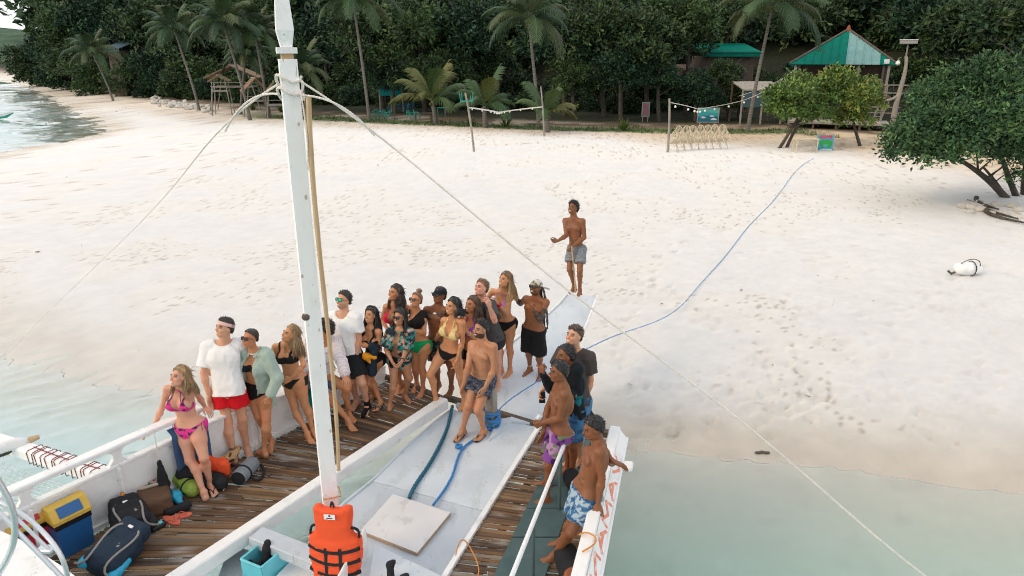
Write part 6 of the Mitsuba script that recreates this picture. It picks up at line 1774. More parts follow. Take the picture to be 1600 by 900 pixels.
    P[11] = person('shirtless man in a black cap and dark sunglasses with a shell necklace', *JJ['p11'], 'm', 'brown', (36, 17, 0), .95, H_short('black', .005, .002, .031),
                   {'L': ('relax',), 'R': ('relax',)},
                   [shorts(pat_print([(.018, .019, .018), (.12, .12, .10), (.02, .02, .02)], 22, 4, (.55, .64)), length=.72, top=.02, loose=1.1), acc(lambda B, k: cap_hat(B, k, pat_plain((.016, .020, .024)), pat_plain((.014, .018, .022)))),
                    acc(lambda B, k: shades(B, k)), acc(lambda B, k: necklace(B, k, (.10, .08, .05), .075, .005, 'necklace', (.75, .72, .66), .066))], skin_extra=tattoo_chest)
    P[12] = person('woman in a pale yellow bikini top and black bottom stepping on the deck edge', *JJ['p12'], 'f', 'gold', (46, 15, 0), .97, H_long('black', .13, 190, .008, .010, 13, (.02, -.01, 0), back_to=95),
                   {'L': ('relax',), 'R': ('relax',)},
                   [cups(pat_plain((.74, .60, .26)), base=.150, apex=.262, inner=.004, outer=.094), neck_halter((.74, .60, .26), .006), brief(pat_plain(BLK), top=.012, side=.3, cut_=.95, low=-.085)], True)
    P[13] = person('brown haired woman in a purple bikini top resting her hands on the next shoulder', *JJ['p13'], 'f', 'tan', (43, 19, 0), 1.0, H_long('brown', .20, 190, .008, .018, 15, (.03, -.02, 0), back_to=98),
                   {'L': ('flat', (-.6, -.3, .55), (-.3, .8, .1)), 'R': ('relax',)},
                   [cups(pat_plain((.30, .05, .50)), base=.145, apex=.25), brief(pat_plain(BLK)), acc(lambda B, k: bracelet(B, k, 'L', (.55, .45, .3), mult=3, w=.004))], True)
    P[14] = person('fair haired man in a loose charcoal t-shirt between two women', *JJ['p14'], 'm', 'pink', (43, 21, 4), .95, H_short('lightbrown', .010, .006, .082, -.05, .006, 50, -.12),
                   {'L': ('grip', (-.2, -.2, .9), (-.6, .6, 0)), 'R': ('relax',)},
                   [shorts(pat_plain((.03, .03, .035)), length=.35, top=.02, loose=.7), shirt(pat_plain((.075, .073, .072)), hem=-.05, sleeve=.85, inf=.022, sleeve_r=.051, neck_r=.062), shirt_print('CLUB', .02, .17, .05, (.55, .55, .55))], True)
    P[15] = person('tall blond woman in a lilac top and black bikini bottom with a red wristband', *JJ['p15'], 'f', 'gold', (44, 25, 6), 1.02, H_long('lightbrown', .30, 210, .008, .014, 17, (.05, .0, 0), side=.012, col2='bleach', back_to=98),
                   {'L': ('rest', (-.9, -.1, .25), (-.1, .9, -.2)), 'R': ('relax',)},
                   [cups(pat_plain((.50, .24, .50)), base=.145, apex=.25), brief(pat_plain(BLK), top=.03, side=.12, cut_=.8), acc(lambda B, k: bracelet(B, k, 'L', (.65, .02, .08), mult=3, w=.008))], True)
    P[16] = person('bearded shirtless man in patterned dark shorts and black flip flops by the mooring post', *JJ['p16'], 'm', 'olive', (46, 7, 0), 1.0, H_short('black', .010, .004, .082, -.03, .010),
                   {'L': ('relax', None, (-.6, .7, 0)), 'R': ('relax',)},
                   [shorts(pat_print([(.045, .055, .075), (.13, .14, .18), (.025, .03, .05)], 38, 6, (.5, .6)), length=.56, top=.025, loose=.6), acc(lambda B, k: flipflops(B, k, 'rubber', None)),
                    acc(lambda B, k: bracelet(B, k, 'R', (.5, .25, .1), 'k', .05, .029, .003, 'anklet')), acc(lambda B, k: bracelet(B, k, 'L', (.5, .25, .1), 'k', .05, .029, .003, 'anklet')), acc(beard)], True, stubble=.95)
    P[17] = person('shirtless man with long dreadlocks, camouflage cap and black shorts on the bow', *JJ['p17'], 'm', 'red', (36, 19, 0), 1.08, None,
                   {'L': ('shaka', (-.3, -.2, .9), (.8, .5, 0)), 'R': ('rest', (-.7, .1, .3), (-.3, .9, 0))},
                   [shorts(pat_plain((.012, .012, .013)), length=.98, top=.01, loose=1.6), acc(lambda B, k: cap_hat(B, k, pat_print([(.62, .58, .50), (.16, .13, .08), (.60, .57, .50)], 26, 4, (.5, .6)), pat_print([(.05, .045, .03), (.14, .12, .07)], 40, 2))),
                    acc(lambda B, k: shades(B, k)), acc(dreads), acc(lambda B, k: bracelet(B, k, 'R', (.7, .66, .58), 'k', .055, .032, .006, 'anklet')), acc(lambda B, k: bracelet(B, k, 'L', (.5, .1, .1), 'k', .055, .032, .010, 'anklet'))],
                   True, stubble=.5, skin_extra=tattoo_arm)
    P[18] = person('shirtless young man in grey shorts standing alone at the tip of the bow', *JJ['p18'], 'm', 'brown', (36, 19, 0), .88, H_short('black', .020, .016, .088, -.03, .018, 42),
                   {'R': ('relax', (-.8, -.5, .1), (.3, -.5, .6)), 'L': ('grip', (-.4, -.3, -.8), (-.7, .3, 0))},
                   [shorts(pat_print([(.17, .185, .20), (.25, .27, .29)], 50, 3, (.52,)), length=.66, top=.025, loose=1.2), acc(lambda B, k: necklace(B, k, (.25, .17, .08), .03, .003, r=.056)),
                    acc(lambda B, k: bracelet(B, k, 'L', (.25, .12, .06), 'k', .05, .028, .004, 'anklet'))], True)
    P[19] = person('man in a grey brown t-shirt with sunglasses pushed up on his head', *JJ['p19'], 'm', 'fair', (43, 19, 0), 1.0, H_short('brown', .008, .003, .078, -.02, .006),
                   {'L': ('relax',), 'R': ('grip',)},
                   [shorts(pat_print([(.03, .09, .20), (.06, .2, .34)], 16, 8), length=.75, top=.02), shirt(pat_plain((.070, .058, .055)), hem=-.04, sleeve=.62, inf=.018, sleeve_r=.052, neck_r=.060),
                    acc(lambda B, k: shades(B, k, up=.082, fwd=-.035)), acc(lambda B, k: bracelet(B, k, 'L', (.012, .012, .012), w=.010, name='watch'))], True)
    P[20] = person('man in a black and teal rash guard raising a shaka hand sign', *JJ['p20'], 'm', 'red', (66, 10, 0), .98, H_short('black', .011, .005, .080, -.025, .008),
                   {'R': ('shaka', (-.15, -.1, .95), (.7, .6, 0)), 'L': ('rest', (-.55, -.25, -.7), (-.5, .6, .2))},
                   [shorts(pat_print([(.03, .08, .18), (.05, .16, .30)], 18, 9), length=.8, top=.02), W('rash_guard', rash20, body_pat(lambda B: rashpat(B)))], stubble=.2)
    P[21] = person('shirtless man in purple tie dye board shorts with folded arms', *JJ['p21'], 'm', 'brown', (74, 4, 0), .98, H_short('black', .007, .002, .078, -.015, .010),
                   {'L': ('fist', (-.7, .1, -.4), (.0, .9, 0)), 'R': ('rest', (-.3, -.2, -.9), (-.5, .5, 0))},
                   [shorts(pat_print([(.065, .018, .10), (.22, .07, .30), (.42, .24, .42), (.17, .20, .10)], 9, 11, (.46, .57, .64)), length=.84, top=.0, loose=1.0)])
    P[22] = person('shirtless man in blue leaf print shorts leaning back on the lettered bulwark', *JJ['p22'], 'm', 'brown', (76, -8, 0), .98, H_short('black', .010, .005, .080, -.01, .010),
                   {'L': ('rest', (.1, -.3, -.5), (0, 0, -1)), 'R': ('rest', (.85, -.1, -.3), (0, 0, -1))},
                   [shorts(pat_print([(.030, .11, .24), (.36, .46, .54), (.05, .15, .30), (.42, .5, .56)], 24, 13, (.51, .60, .66)), length=.78, top=-.005, loose=1.0)])
    return P


def socks(B, key):
    for S_ in 'L':
        S = Sdf(); an, tp = B.j['a' + S_], B.j['t' + S_]; H = B.H; d = nrm(np.r_[(tp - an)[:2], 0]); k = nrm(B.j['k' + S_] - an)
        S.cone(an + k * .07, an, .044, .045, .02, False).cone(an - d * .028 + [0, 0, -.045], np.r_[tp[:2], tp[2] + .016] - d * .01, .045, .034, .03)
        m = S.mesh(.009); part(key, 'sock', m, 'cloth', True, solid(m[0], BLK))


def sandals(B, key):
    flipflops(B, key, 'rubber_teal', None)
    S_ = 'L'; an, tp = B.j['a' + S_], B.j['t' + S_]; d = nrm(np.r_[(tp - an)[:2], 0]); sd = np.cross([0, 0, 1], d); o = np.r_[an[:2], tp[2] - .018]
    ms = [tube([o + d * a + sd * .044 * math.cos(t) + np.array([0, 0, .012 + hh * math.sin(t)]) for t in np.linspace(0, np.pi, 9)], .008, 6) for a, hh in ((.05, .05), (.10, .038), (-.01, .075))]
    part(key, 'sandal_strap', cat(ms), 'rubber_teal', True)


def jacket7(B, key):
    """Navy jacket hung over her forearm, and an orange cloth below it."""
    e, w = B.j['eL'], B.j['wL']; S = Sdf(); c = w * .45 + e * .55
    fw = np.array([-.3, -.9, 0])
    S.cone(e * .8 + w * .2 + fw * .02 + [0, 0, .03], w * .75 + e * .25 + fw * .02 + [0, 0, .02], .052, .05, .02)
    S.cone(c + fw * .03 + [0, 0, -.03], c + fw * .02 + [-.02, 0, -.15], .06, .05, .03)
    S.cone(c + fw * .02 + [-.03, 0, -.15], c + fw * .03 + [-.05, 0, -.34], .055, .075, .03)
    S.disp(lambda p: .025 * (nfbm(p * [1, 1, .4], 16, 2, 3) - .5))
    m = S.mesh(.010)
    k = thing('jacket', 'navy jacket draped over the arm of the woman in the black swimsuit', 'jacket')
    put(k, m, 'cloth', True, solid(m[0], NAVY))
    S = Sdf(); a = c + fw * .075 + [-.06, 0, -.06]
    S.cone(a + [-.05, 0, -.02], a + [.09, 0, -.05], .035, .03, .02).cone(a + [-.02, 0, -.04], a + [.02, 0, -.13], .055, .015, .03)
    S.disp(lambda p: .015 * (nfbm(p, 20, 2, 3) - .5)); m = S.mesh(.009)
    k = thing('cloth_bag', 'orange yellow cloth pouch hanging below the navy jacket', 'pouch'); put(k, m, 'cloth', True, solid(m[0], (.75, .30, .02)))


def beard(B, key):
    S = Sdf(); ax = np.stack([B.hl, B.hf, B.hu]); k = B.hs
    S.ell(B.hp(0, .052, -.092), ax, np.array([.031, .033, .022]) * k, .02)
    for q in (-1, 1):
        S.ell(B.hp(q * .046, .022, -.070), ax, np.array([.014, .030, .026]) * k, .02)
        S.disp(lambda p: .006 * (nfbm(p, 70, 2, 3) - .5))
    S.cut(lambda p: B.hcoord(p)[2] + .060 - .6 * np.maximum(.045 - B.hcoord(p)[1], 0))
    S.cut(lambda p: .011 - np.hypot(B.hcoord(p)[0] / 2.3, B.hcoord(p)[2] + .064) - (B.hcoord(p)[1] < .05))
    m = S.mesh(.0055); part(key, 'beard', m, 'hair', True, hair_col(m[0], 'black'))


def dreads(B, key):
    r = np.random.default_rng(4); ms = []
    for i in range(26):
        az = math.radians((r.random() * 2 - 1) * 85)
        a = B.hp(.078 * math.sin(az), -.092 * math.cos(az) - .005, .01 + .02 * r.random())
        out = nrm(a - B.hc) * [1, 1, 0]; ln = .45 + .22 * r.random(); ph = r.random() * 6
        back = -np.cross(B.ls, B.u)
        pts = [a] + [a + out * .02 + back * (.055 * min(1, t * 3)) + B.ls * (.05 + .03 * r.random()) * t - np.array([0, 0, ln * t]) + .008 * np.array([math.sin(ph + 9 * t), math.cos(ph + 7 * t), 0]) for t in np.linspace(.08, 1, 10)]
        ms.append(tube(spline(pts, 16), np.linspace(.009, .006, 16) * (.8 + .4 * r.random()), 6))
    m = cat(ms); part(key, 'dreadlocks', m, 'hair', True, np.array([.05, .032, .022]) * (.5 + nfbm(m[0] * [1, 1, .5], 30, 2, 3))[:, None])
    k = tube([B.hp(.02, -.115, .02), B.hp(.10, -.16, .015), B.hp(.15, -.17, .01)], [.008, .012, .009], 6)
    part(key, 'hair_tie', k, 'cloth', True, np.where((np.arange(len(k[0])) % 3 == 0)[:, None], .7, .03) * np.ones((1, 3)))


def rash20(B, V, Fc, N):
    return g_shirt(B, hem=-.04, sleeve=.96, inf=.009, long=True, sleeve_r=.036, neck_r=.050)


def rashpat(B):
    def fn(V):
        c = solid(V, (.010, .014, .018)); e, s = B.j['eL'], B.j['sL']; w = B.j['wL']
        m = sm(.075, .060, np.abs((V - (e * .9 + s * .1)) @ nrm(w - s)))
        below = sm(.0, -.012, (V[:, 2] - (e[2] + .02)))
        d = np.linalg.norm(V - e, axis=1) < .15
        return c * (1 - (m * below * d)[:, None]) + np.array([.01, .16, .20]) * (m * below * d)[:, None]
    return fn
# ---------------------------------------------------------------- things on the boat and on the beach
def fabric(name, col, rough=.85):
    return mat(name, col, rough, lambda p, n, uv: fbm(p.x * 40, p.y * 40, p.z * 40, 3), .008)


def col1(name, c, rough=.5, **k):
    return mat(name, proc(lambda p, n, uv, c=c: mi.Color3f(*c) * (.86 + .28 * fbm(p.x * 7, p.y * 7, p.z * 7, 3))), rough, **k)


col1('yellow_plastic', (.62, .40, .06), .4); col1('blue_plastic', (.018, .11, .30), .4); col1('red_plastic', (.50, .03, .05), .4); col1('grey_plastic', (.35, .34, .32), .5); col1('black_plastic', (.012, .012, .014), .35)
col1('teal_plastic', (.13, .55, .64), .4); col1('cream_plastic', (.64, .55, .40), .5); col1('green_plastic', (.02, .30, .24), .45); col1('sky_plastic', (.03, .16, .24), .45)
fabric('black_cloth', (.012, .013, .016)); fabric('navy_cloth', (.012, .028, .052)); fabric('brown_cloth', (.12, .065, .036)); fabric('beige_cloth', (.46, .38, .29)); fabric('cyan_cloth', (.02, .36, .58), .4)
fabric('lime_cloth', (.26, .36, .055), .6); fabric('orange_cloth', (.80, .085, .018), .7); fabric('grey_cloth', (.20, .225, .245), .5); fabric('denim', (.045, .10, .21)); fabric('teal_cloth', (.0, .30, .30)); fabric('strap_grey', (.26, .25, .235))
mat('floral', proc(lambda p, n, uv: mix(mix((.44, .26, .22), (.03, .16, .15), smoothstep(.5, .56, noise(p.x * 30, p.y * 30, p.z * 30))), (.03, .03, .08), smoothstep(.6, .66, noise(p.x * 24 + 9, p.y * 24, p.z * 24)))), .9)
mat('leopard', proc(lambda p, n, uv: mix((.50, .32, .16), (.07, .035, .02), smoothstep(.52, .60, noise(p.x * 34, p.y * 34, p.z * 34)))), .9)
mat('thatch', proc(lambda p, n, uv: mix((.13, .085, .05), (.30, .21, .135), fbm(p.x * 5, p.y * 5, p.z * 14, 3))), .95)
mat('rock_white', proc(lambda p, n, uv: mix((.42, .40, .37), (.66, .63, .58), fbm(p.x * 6, p.y * 6, p.z * 6, 3))), .9)
mat('green_roof', proc(lambda p, n, uv: mix((.0, .135, .10), (.0, .19, .135), fbm(p.x * 1.5, p.y * 1.5, p.z * 3, 3))), .75, specular=.15)
mat('pale_roof', proc(lambda p, n, uv: mix((.16, .33, .31), (.25, .42, .40), fbm(p.x * 1.5, p.y * 1.5, p.z * 3, 3))), .7, specular=.2)
mat('slate_blue', (.045, .085, .105), .6)
mat('terracotta', (.30, .085, .03), .8)
UP = np.array([0, 0, 1.0])
WD = nrm(Pz(430, 687, DK) - Pz(607, 594, DK)); WNI = nrm(np.array([-WD[1], WD[0], 0])); WNI = WNI if WNI[0] > 0 else -WNI     # along the left side, and inboard


def blob(ops, h=.012, amp=.01, fr=18, seed=2):
    S = Sdf()
    for a, b, ra, rb in ops:
        S.cone(a, b, ra, rb, .03)
    lo, hi = S.bounds(); S.disp(lambda p: amp * 2 * (nfbm(p, fr, 3, seed) - .5)); S.cut(lambda p: DK + .005 - p[..., 2])
    return S.mesh(h, lo - amp, hi + amp)


def bin_(c, cols, label, flap2=False):
    k = thing('waste_bin', label, 'bin'); M = frame(-WD, -WNI * -1, UP, c)
    body, lid, flap = cols; w, d, h = .33, .25, .40
    s = lambda a, b, z: [(-a, -b, z), (a, -b, z), (a, b, z), (-a, b, z)]
    bx_ = np.array(s(w / 2 * .86, d / 2 * .86, .004) + s(w / 2, d / 2, h)); f = np.array([(0, 3, 2, 1), (4, 5, 6, 7), (0, 1, 5, 4), (1, 2, 6, 5), (2, 3, 7, 6), (3, 0, 4, 7)])
    part(k, 'body', xf((bx_, f), M), body)
    ly = [(-d / 2 - .012, h), (d / 2 + .012, h), (d / 2 + .012, h + .035), (.055, h + .15), (-.055, h + .15), (-d / 2 - .012, h + .035)]
    M2 = M @ frame(np.array([0, 1., 0]), np.array([0, 0, 1.]), np.array([1., 0, 0]), np.zeros(3))
    part(k, 'lid', prism(ly, -w / 2 - .012, w / 2 + .012, M2), lid)
    fl = np.array([(.062, h + .142), (d / 2 + .004, h + .052), (d / 2 + .007, h + .055), (.065, h + .145)])
    sides = (fl, fl * [-1, 1])
    for q in (sides):
        part(k, 'flap', prism(q if q[0, 0] > 0 else q[::-1], -w * .33, w * .33, M2), flap)
    part(k, 'bag_rim', xf(box(w + .006, d + .006, .05), M @ T_at([0, 0, h - .035])), 'black_plastic')
    return k


bin_(Pz(117, 855, DK), ('blue_plastic', 'yellow_plastic', 'blue_plastic'), 'blue waste bin with a yellow swing lid and blue flap beside the rucksacks')
bin_(Pz(50, 872, DK), ('red_plastic', 'yellow_plastic', 'red_plastic'), 'red waste bin with a yellow swing lid behind the steel hoops')


def rucksack(c, ax, up_, L, r, main, accent, label, n=1):
    ax, up_ = nrm(ax), nrm(up_); sd = nrm(np.cross(ax, up_)); k = thing('rucksack', label, 'rucksack')
    a, b = c - ax * L / 2, c + ax * L / 2
    S = Sdf(); A3 = np.stack([ax, sd, up_])
    S.rbox(c, A3, (L / 2, .175, r), .075, .03).rbox(c + up_ * r * .75 - ax * .06, A3, (L * .30, .13, r * .5), .05, .03).rbox(c - ax * L * .36, A3, (L * .16, .165, r * .9), .06, .04)
    S.disp(lambda p: .035 * (nfbm(p, 11, 3, 5) - .5)); S.cut(lambda p: DK + .004 - p[..., 2])
    part(k, 'pack', S.mesh(.011), main, True)
    S = Sdf(); S.rbox(b + ax * .03 + up_ * .02, A3, (.085, .15, r * .8), .06); S.disp(lambda p: .03 * (nfbm(p, 12, 3, 8) - .5)); part(k, 'lid', S.mesh(.011), main, True)
    for o in (-1, 1):
        part(k, 'strap', tube(spline([b + sd * o * .09 + up_ * r * .9, c + sd * o * .12 + up_ * r * 1.18, a + sd * o * .10 + up_ * r * 1.0, a + sd * o * .22 - ax * .03 + up_ * r * .1], 12), .012, 6), 'strap_grey', True)
    part(k, 'side_pocket', blob([(a + sd * .17 + up_ * .02, a + ax * .18 + sd * .17 + up_ * .02, r * .45, r * .30)], .012, .006), accent, True)
    part(k, 'side_pocket', blob([(a - sd * .15 + up_ * .02, a + ax * .16 - sd * .15 + up_ * .02, r * .42, r * .28)], .012, .006), accent, True)
    part(k, 'buckle', box(.05, .03, .012, frame(sd, ax, up_, b + up_ * r * 1.02), .004), 'white_tube')
    part(k, 'buckle', box(.03, .05, .012, frame(sd, ax, up_, c + up_ * r * 1.22 + sd * .06), .004), 'strap_grey')
    return k


rucksack(Pz(180, 862, 1.44), [.30, .95, .22], [.25, -.35, 1], .44, .13, 'navy_cloth', 'cyan_cloth', 'navy rucksack with light blue side pockets lying on the bamboo deck')
rucksack(Pz(203, 812, 1.44), [-.5, .6, .2], [.3, -.3, 1], .34, .12, 'black_cloth', 'black_cloth', 'black rucksack leaning behind the navy rucksack')
# brown bag with a pale band, floral cloth, cyan sack, lime sack, orange sack, grey roll, and so on
c = Pz(243, 789, DK); a_ = nrm([-.55, .83, 0]); s_ = np.array([a_[1], -a_[0], 0])
k = thing('duffel_bag', 'brown duffel bag with a pale band among the luggage', 'bag')
S = Sdf(); S.rbox(c + UP * .11, np.stack([a_, s_, UP]), (.26, .16, .115), .05); S.disp(lambda p: .035 * (nfbm(p, 9, 3, 5) - .5)); S.cut(lambda p: DK + .004 - p[..., 2]); part(k, 'bag_body', S.mesh(.011), 'brown_cloth', True)
part(k, 'band', tube([c + s_ * u + a_ * .01 + UP * (.243 - .35 * max(u - .08, 0)) for u in np.linspace(-.14, .14, 9)], [.004] + [.018] * 7 + [.004], 6), 'beige_cloth', True)
m = blob([(Pz(222, 757, 1.50), Pz(245, 756, 1.51), .06, .05), (Pz(245, 756, 1.51), Pz(262, 766, 1.47), .05, .035)], .011, .02, 22); one('scarf', 'floral patterned cloth heaped on the brown duffel bag', 'cloth', m, 'floral', True)
m = blob([(Pz(207, 775, 1.42), Pz(208, 792, 1.38), .07, .09)], .012, .01); one('tote_bag', 'beige tote bag squeezed behind the brown duffel bag', 'bag', m, 'beige_cloth', True)
m = blob([(Pz(257, 770, 1.36), Pz(275, 775, 1.37), .05, .06), (Pz(275, 775, 1.37), Pz(281, 785, 1.34), .05, .035)], .011, .022, 24); one('plastic_bag', 'crumpled cyan plastic bag between the brown duffel and the lime sack', 'bag', m, 'cyan_cloth', True)
k = thing('stuff_sack', 'lime green stuff sack behind the legs of the woman in the pink bikini', 'bag')
g0, g1 = Pz(277, 748, 1.42) + [-.02, .05, 0], Pz(300, 768, 1.39) + [-.02, .05, 0]; part(k, 'sack', blob([(g0, g1, .085, .088)], .011, .014, 20), 'lime_cloth', True)
ag = nrm(g1 - g0); part(k, 'strap', ring_on(lerp(g0, g1, .80), ag, .096, .008), 'black_cloth', True)
for ops, lab, mt in [([(Pz(286, 740, 1.50), Pz(302, 738, 1.50), .08, .09)], 'black bag behind the lime stuff sack', 'black_cloth'), ([(Pz(292, 790, 1.345), Pz(262, 800, 1.34), .05, .04)], 'flat black cloth bag on the deck before the lime sack', 'black_cloth'),
                     ([(Pz(338, 748, 1.39), Pz(346, 754, 1.39), .085, .075)], 'round black bag between the orange sack and the feet', 'black_cloth'), ([(Pz(312, 728, 1.45), Pz(318, 748, 1.42), .07, .08)], 'navy patterned bag behind the bare legs', 'navy_cloth')]:
    one('soft_bag', lab, 'bag', blob(ops, .012, .014), mt, True)
m = blob([(Pz(318, 722, 1.55), Pz(346, 727, 1.50), .07, .09), (Pz(346, 727, 1.50), Pz(354, 738, 1.42), .08, .05), (Pz(312, 712, 1.60), Pz(330, 716, 1.58), .03, .03)], .012, .025, 12, 6); one('dry_sack', 'bright orange sack slumped against the white side panel', 'bag', m, 'orange_cloth', True)
k = thing('dry_bag', 'grey rolled dry bag with a black end lying on the deck', 'bag')
r0, r1 = Pz(372, 748, 1.40), Pz(396, 722, 1.39); dv = nrm(r1 - r0)
part(k, 'roll', tube(spline([r0, lerp(r0, r1, .3), lerp(r0, r1, .7), r1], 14), np.r_[.088, np.full(12, .094), .08], 18), 'grey_cloth', True)
part(k, 'end_cap', tube([r0 - dv * .006, r0 - dv * .001], [.078, .086], 18), 'black_cloth', True)
part(k, 'strap', ring_on(lerp(r0, r1, .35), dv, .097, .010), 'black_cloth', True)
part(k, 'strap', tube(spline([Pz(392, 745, 1.36), Pz(404, 750, 1.33), Pz(412, 738, 1.34), Pz(404, 726, 1.36)], 12), .016, 6), 'black_cloth', True)
m = blob([(Pz(346, 722, 1.42), Pz(364, 712, 1.42), .06, .06), (Pz(364, 712, 1.44), Pz(374, 700, 1.46), .045, .03)], .012, .028, 20); one('beach_cloth', 'leopard print cloth crumpled behind the man in red shorts', 'cloth', m, 'leopard', True)


def one_flip(px, py, ang, m, lab):
    o = Pz(px, py, DK + .008); d = np.array([math.cos(ang), math.sin(ang), 0]); sd = np.cross(UP, d); t = np.linspace(0, 2 * np.pi, 25)[:-1]
    k = thing('flip_flop', lab, 'flip flop'); part(k, 'sole', prism([(.13 * -math.cos(q), (.040 + .010 * (.5 - .5 * math.cos(q))) * math.sin(q)) for q in t], 0, .016, frame(d, sd, UP, o)), m)
    part(k, 'strap', cat([tube(spline([o + d * -.01 + sd * s * .045 + UP * .015, o + d * .03 + sd * s * .03 + UP * .045, o + d * .07 + UP * .017], 7), .005, 5) for s in (-1, 1)]), m, True)


mat('coral', (.62, .14, .08), .6)
one_flip(280, 808, .4, 'coral', 'coral red flip flop lying alone on the bamboo deck'); one_flip(268, 814, -.5, 'coral', 'coral flip flop half under the other one')
k = thing('snorkel', 'black snorkel with a yellow tube lying by the rucksacks', 'snorkel'); part(k, 'tube', tube(spline([Pz(231, 797, 1.40), Pz(237, 806, 1.37), Pz(243, 815, 1.33)], 8), .022, 8), 'yellow_plastic', True); part(k, 'mouthpiece', blob([(Pz(226, 794, 1.40), Pz(230, 797, 1.40), .025, .03)], .01, .004), 'black_plastic', True)
k = thing('dive_mask', 'black diving mask on the bamboo deck beside the coral flip flop', 'diving mask'); part(k, 'mask_frame', blob([(Pz(240, 826, 1.34), Pz(254, 818, 1.34), .04, .04)], .01, .004), 'black_plastic', True); part(k, 'mask_glass', tube([Pz(243, 820, 1.375), Pz(253, 815, 1.375)], .018, 8), 'teal_plastic', True)
# things hung on the side panel
def drape(name, lab, cat_, s0, s1, ztop, zbot, m, off=.03, amp=.025, over=True):
    W0 = Pz(607, 594, DK); u = np.linspace(0, 1, 14); w = np.linspace(0, 1, 16); V = []
    for b in w:
        for a in u:
            z = ztop + (zbot - ztop) * b; y = off + .012 * b + amp * (.3 + b) * math.sin(a * 11 + 1.5 * b) * .5 + (.0 if b > .04 else -.09 if over else 0)
            V.append(W0 + WD * (s0 + (s1 - s0) * (a + .05 * math.sin(b * 4) * (a - .5))) + WNI * y + UP * (z - DK))
    V = np.array(V); I = np.arange(len(V)).reshape(16, 14); f = np.stack([I[:-1, :-1], I[:-1, 1:], I[1:, 1:], I[1:, :-1]], -1).reshape(-1, 4)
    f = np.vstack([f[:, [0, 1, 2]], f[:, [0, 2, 3]]]); V2 = V - WNI * .008
    return one(name, lab, cat_, (np.vstack([V, V2]), np.vstack([f, f[:, ::-1] + len(V)])), m, True)


drape('towel', 'blue denim coloured towel hung over the white side rail behind the pink bikini', 'towel', 3.42, 3.00, 2.05, 1.33, 'denim')
drape('towel', 'teal towel hanging on the side panel just left of the mast', 'towel', 1.55, 1.30, 1.80, 1.36, 'teal_cloth', over=False)
hb = Pz(607, 594, DK) + WD * 3.62 + WNI * .06; k = thing('mesh_bag', 'black mesh bag hanging from the rail on a white loop', 'bag'); part(k, 'sack', blob([(hb + UP * .50, hb + UP * .20, .02, .07)], .011, .008), 'black_cloth', True); part(k, 'loop', tube([hb + UP * .50, hb + UP * .90], .006, 5), 'rope_white', True)
hb = Pz(607, 594, DK) + WD * 4.05 + WNI * .05; one('orange_float', 'small orange float tied to the side panel', 'float', tube([hb + UP * .26, hb + UP * .34], [.022, .022], 8), 'rope_orange', True)
# crate, fins, life jacket
k = thing('crate', 'turquoise plastic crate holding black shoes below the mast', 'crate')
cc = Pz(414, 905, 1.0); ex, ey = nrm(Pz(455, 850, 1.3) - Pz(395, 900, 1.3)), None; ex = nrm(ex * [1, 1, 0]); ey = np.cross(UP, ex); cc = (Pz(378, 871, 1.30) + Pz(452, 851, 1.30)) / 2; cc[2] = 1.02
cw, cd, ch = .40, .27, .28
for nm, M, sz in [('end_panel', T_at([cw / 2, 0, ch / 2]), (.014, cd, ch)), ('end_panel', T_at([-cw / 2, 0, ch / 2]), (.014, cd, ch)), ('side_panel', T_at([0, cd / 2, ch / 2]), (cw - .015, .014, ch)), ('side_panel', T_at([0, -cd / 2, ch / 2]), (cw - .015, .014, ch)), ('bottom', T_at([0, 0, .008]), (cw, cd, .014))]:
    part(k, nm, xf(box(*sz, c=.004), frame(ex, ey, UP, cc) @ M), 'teal_plastic')
part(k, 'rim', xf(cat([beam([-cw / 2, q, ch], [cw / 2, q, ch], .026, .016) for q in (-cd / 2, cd / 2)] + [beam([q, -cd / 2, ch + .001], [q, cd / 2, ch + .001], .026, .016) for q in (-cw / 2, cw / 2)]), frame(ex, ey, UP, cc)), 'teal_plastic')


def shoe(c, d, up_, lab, L=.25):
    d, up_ = nrm(d), nrm(up_); S = Sdf(); S.cone(c, c + d * L * .62, .040, .043, .03).cone(c + d * L * .6, c + d * L * .85, .043, .035, .02).cone(c - d * .01 + up_ * .02, c + up_ * .09, .038, .034, .03)
    one('dive_boot', lab, 'shoe', S.mesh(.010), 'black_cloth', True)


shoe(cc + UP * .15 - ex * .02, [.1, .2, .9], ex, 'black diving boot standing in the turquoise crate, left one'); shoe(cc + UP * .10 + ex * .02 + ey * .05, [.15, .1, .9], -ex, 'black diving boot standing in the turquoise crate, right one'); shoe(cc + UP * .12 - ex * .12, ey + UP * .3, UP, 'black shoe lying at the near end of the turquoise crate')
for i, (q, a) in enumerate([((462, 885), .9), ((478, 880), .7)]):
    o = Pz(*q, 1.02); d = np.array([math.cos(a), math.sin(a), .12]); d = nrm(d); sd = nrm(np.cross(UP, d)); u_ = np.cross(d, sd)
    k = thing('swim_fin', ('black swim fin on the grey floor by the crate', 'second black swim fin leaning on the thwart')[i], 'swim fin'); part(k, 'blade', prism([(-.22, -.09), (-.20, .09), (.02, .05), (.02, -.05)], 0, .012, frame(d, sd, u_, o + UP * .03)), 'black_plastic'); part(k, 'foot_pocket', blob([(o + d * .02 + UP * .32 * 0 + UP * .04, o + d * .15 + UP * .05, .05, .045)], .01, .002) if False else tube([o + UP * .05, o + d * .09 + UP * .06, o + d * .17 + UP * .05], [.045, .05, .035], 10), 'black_plastic', True)


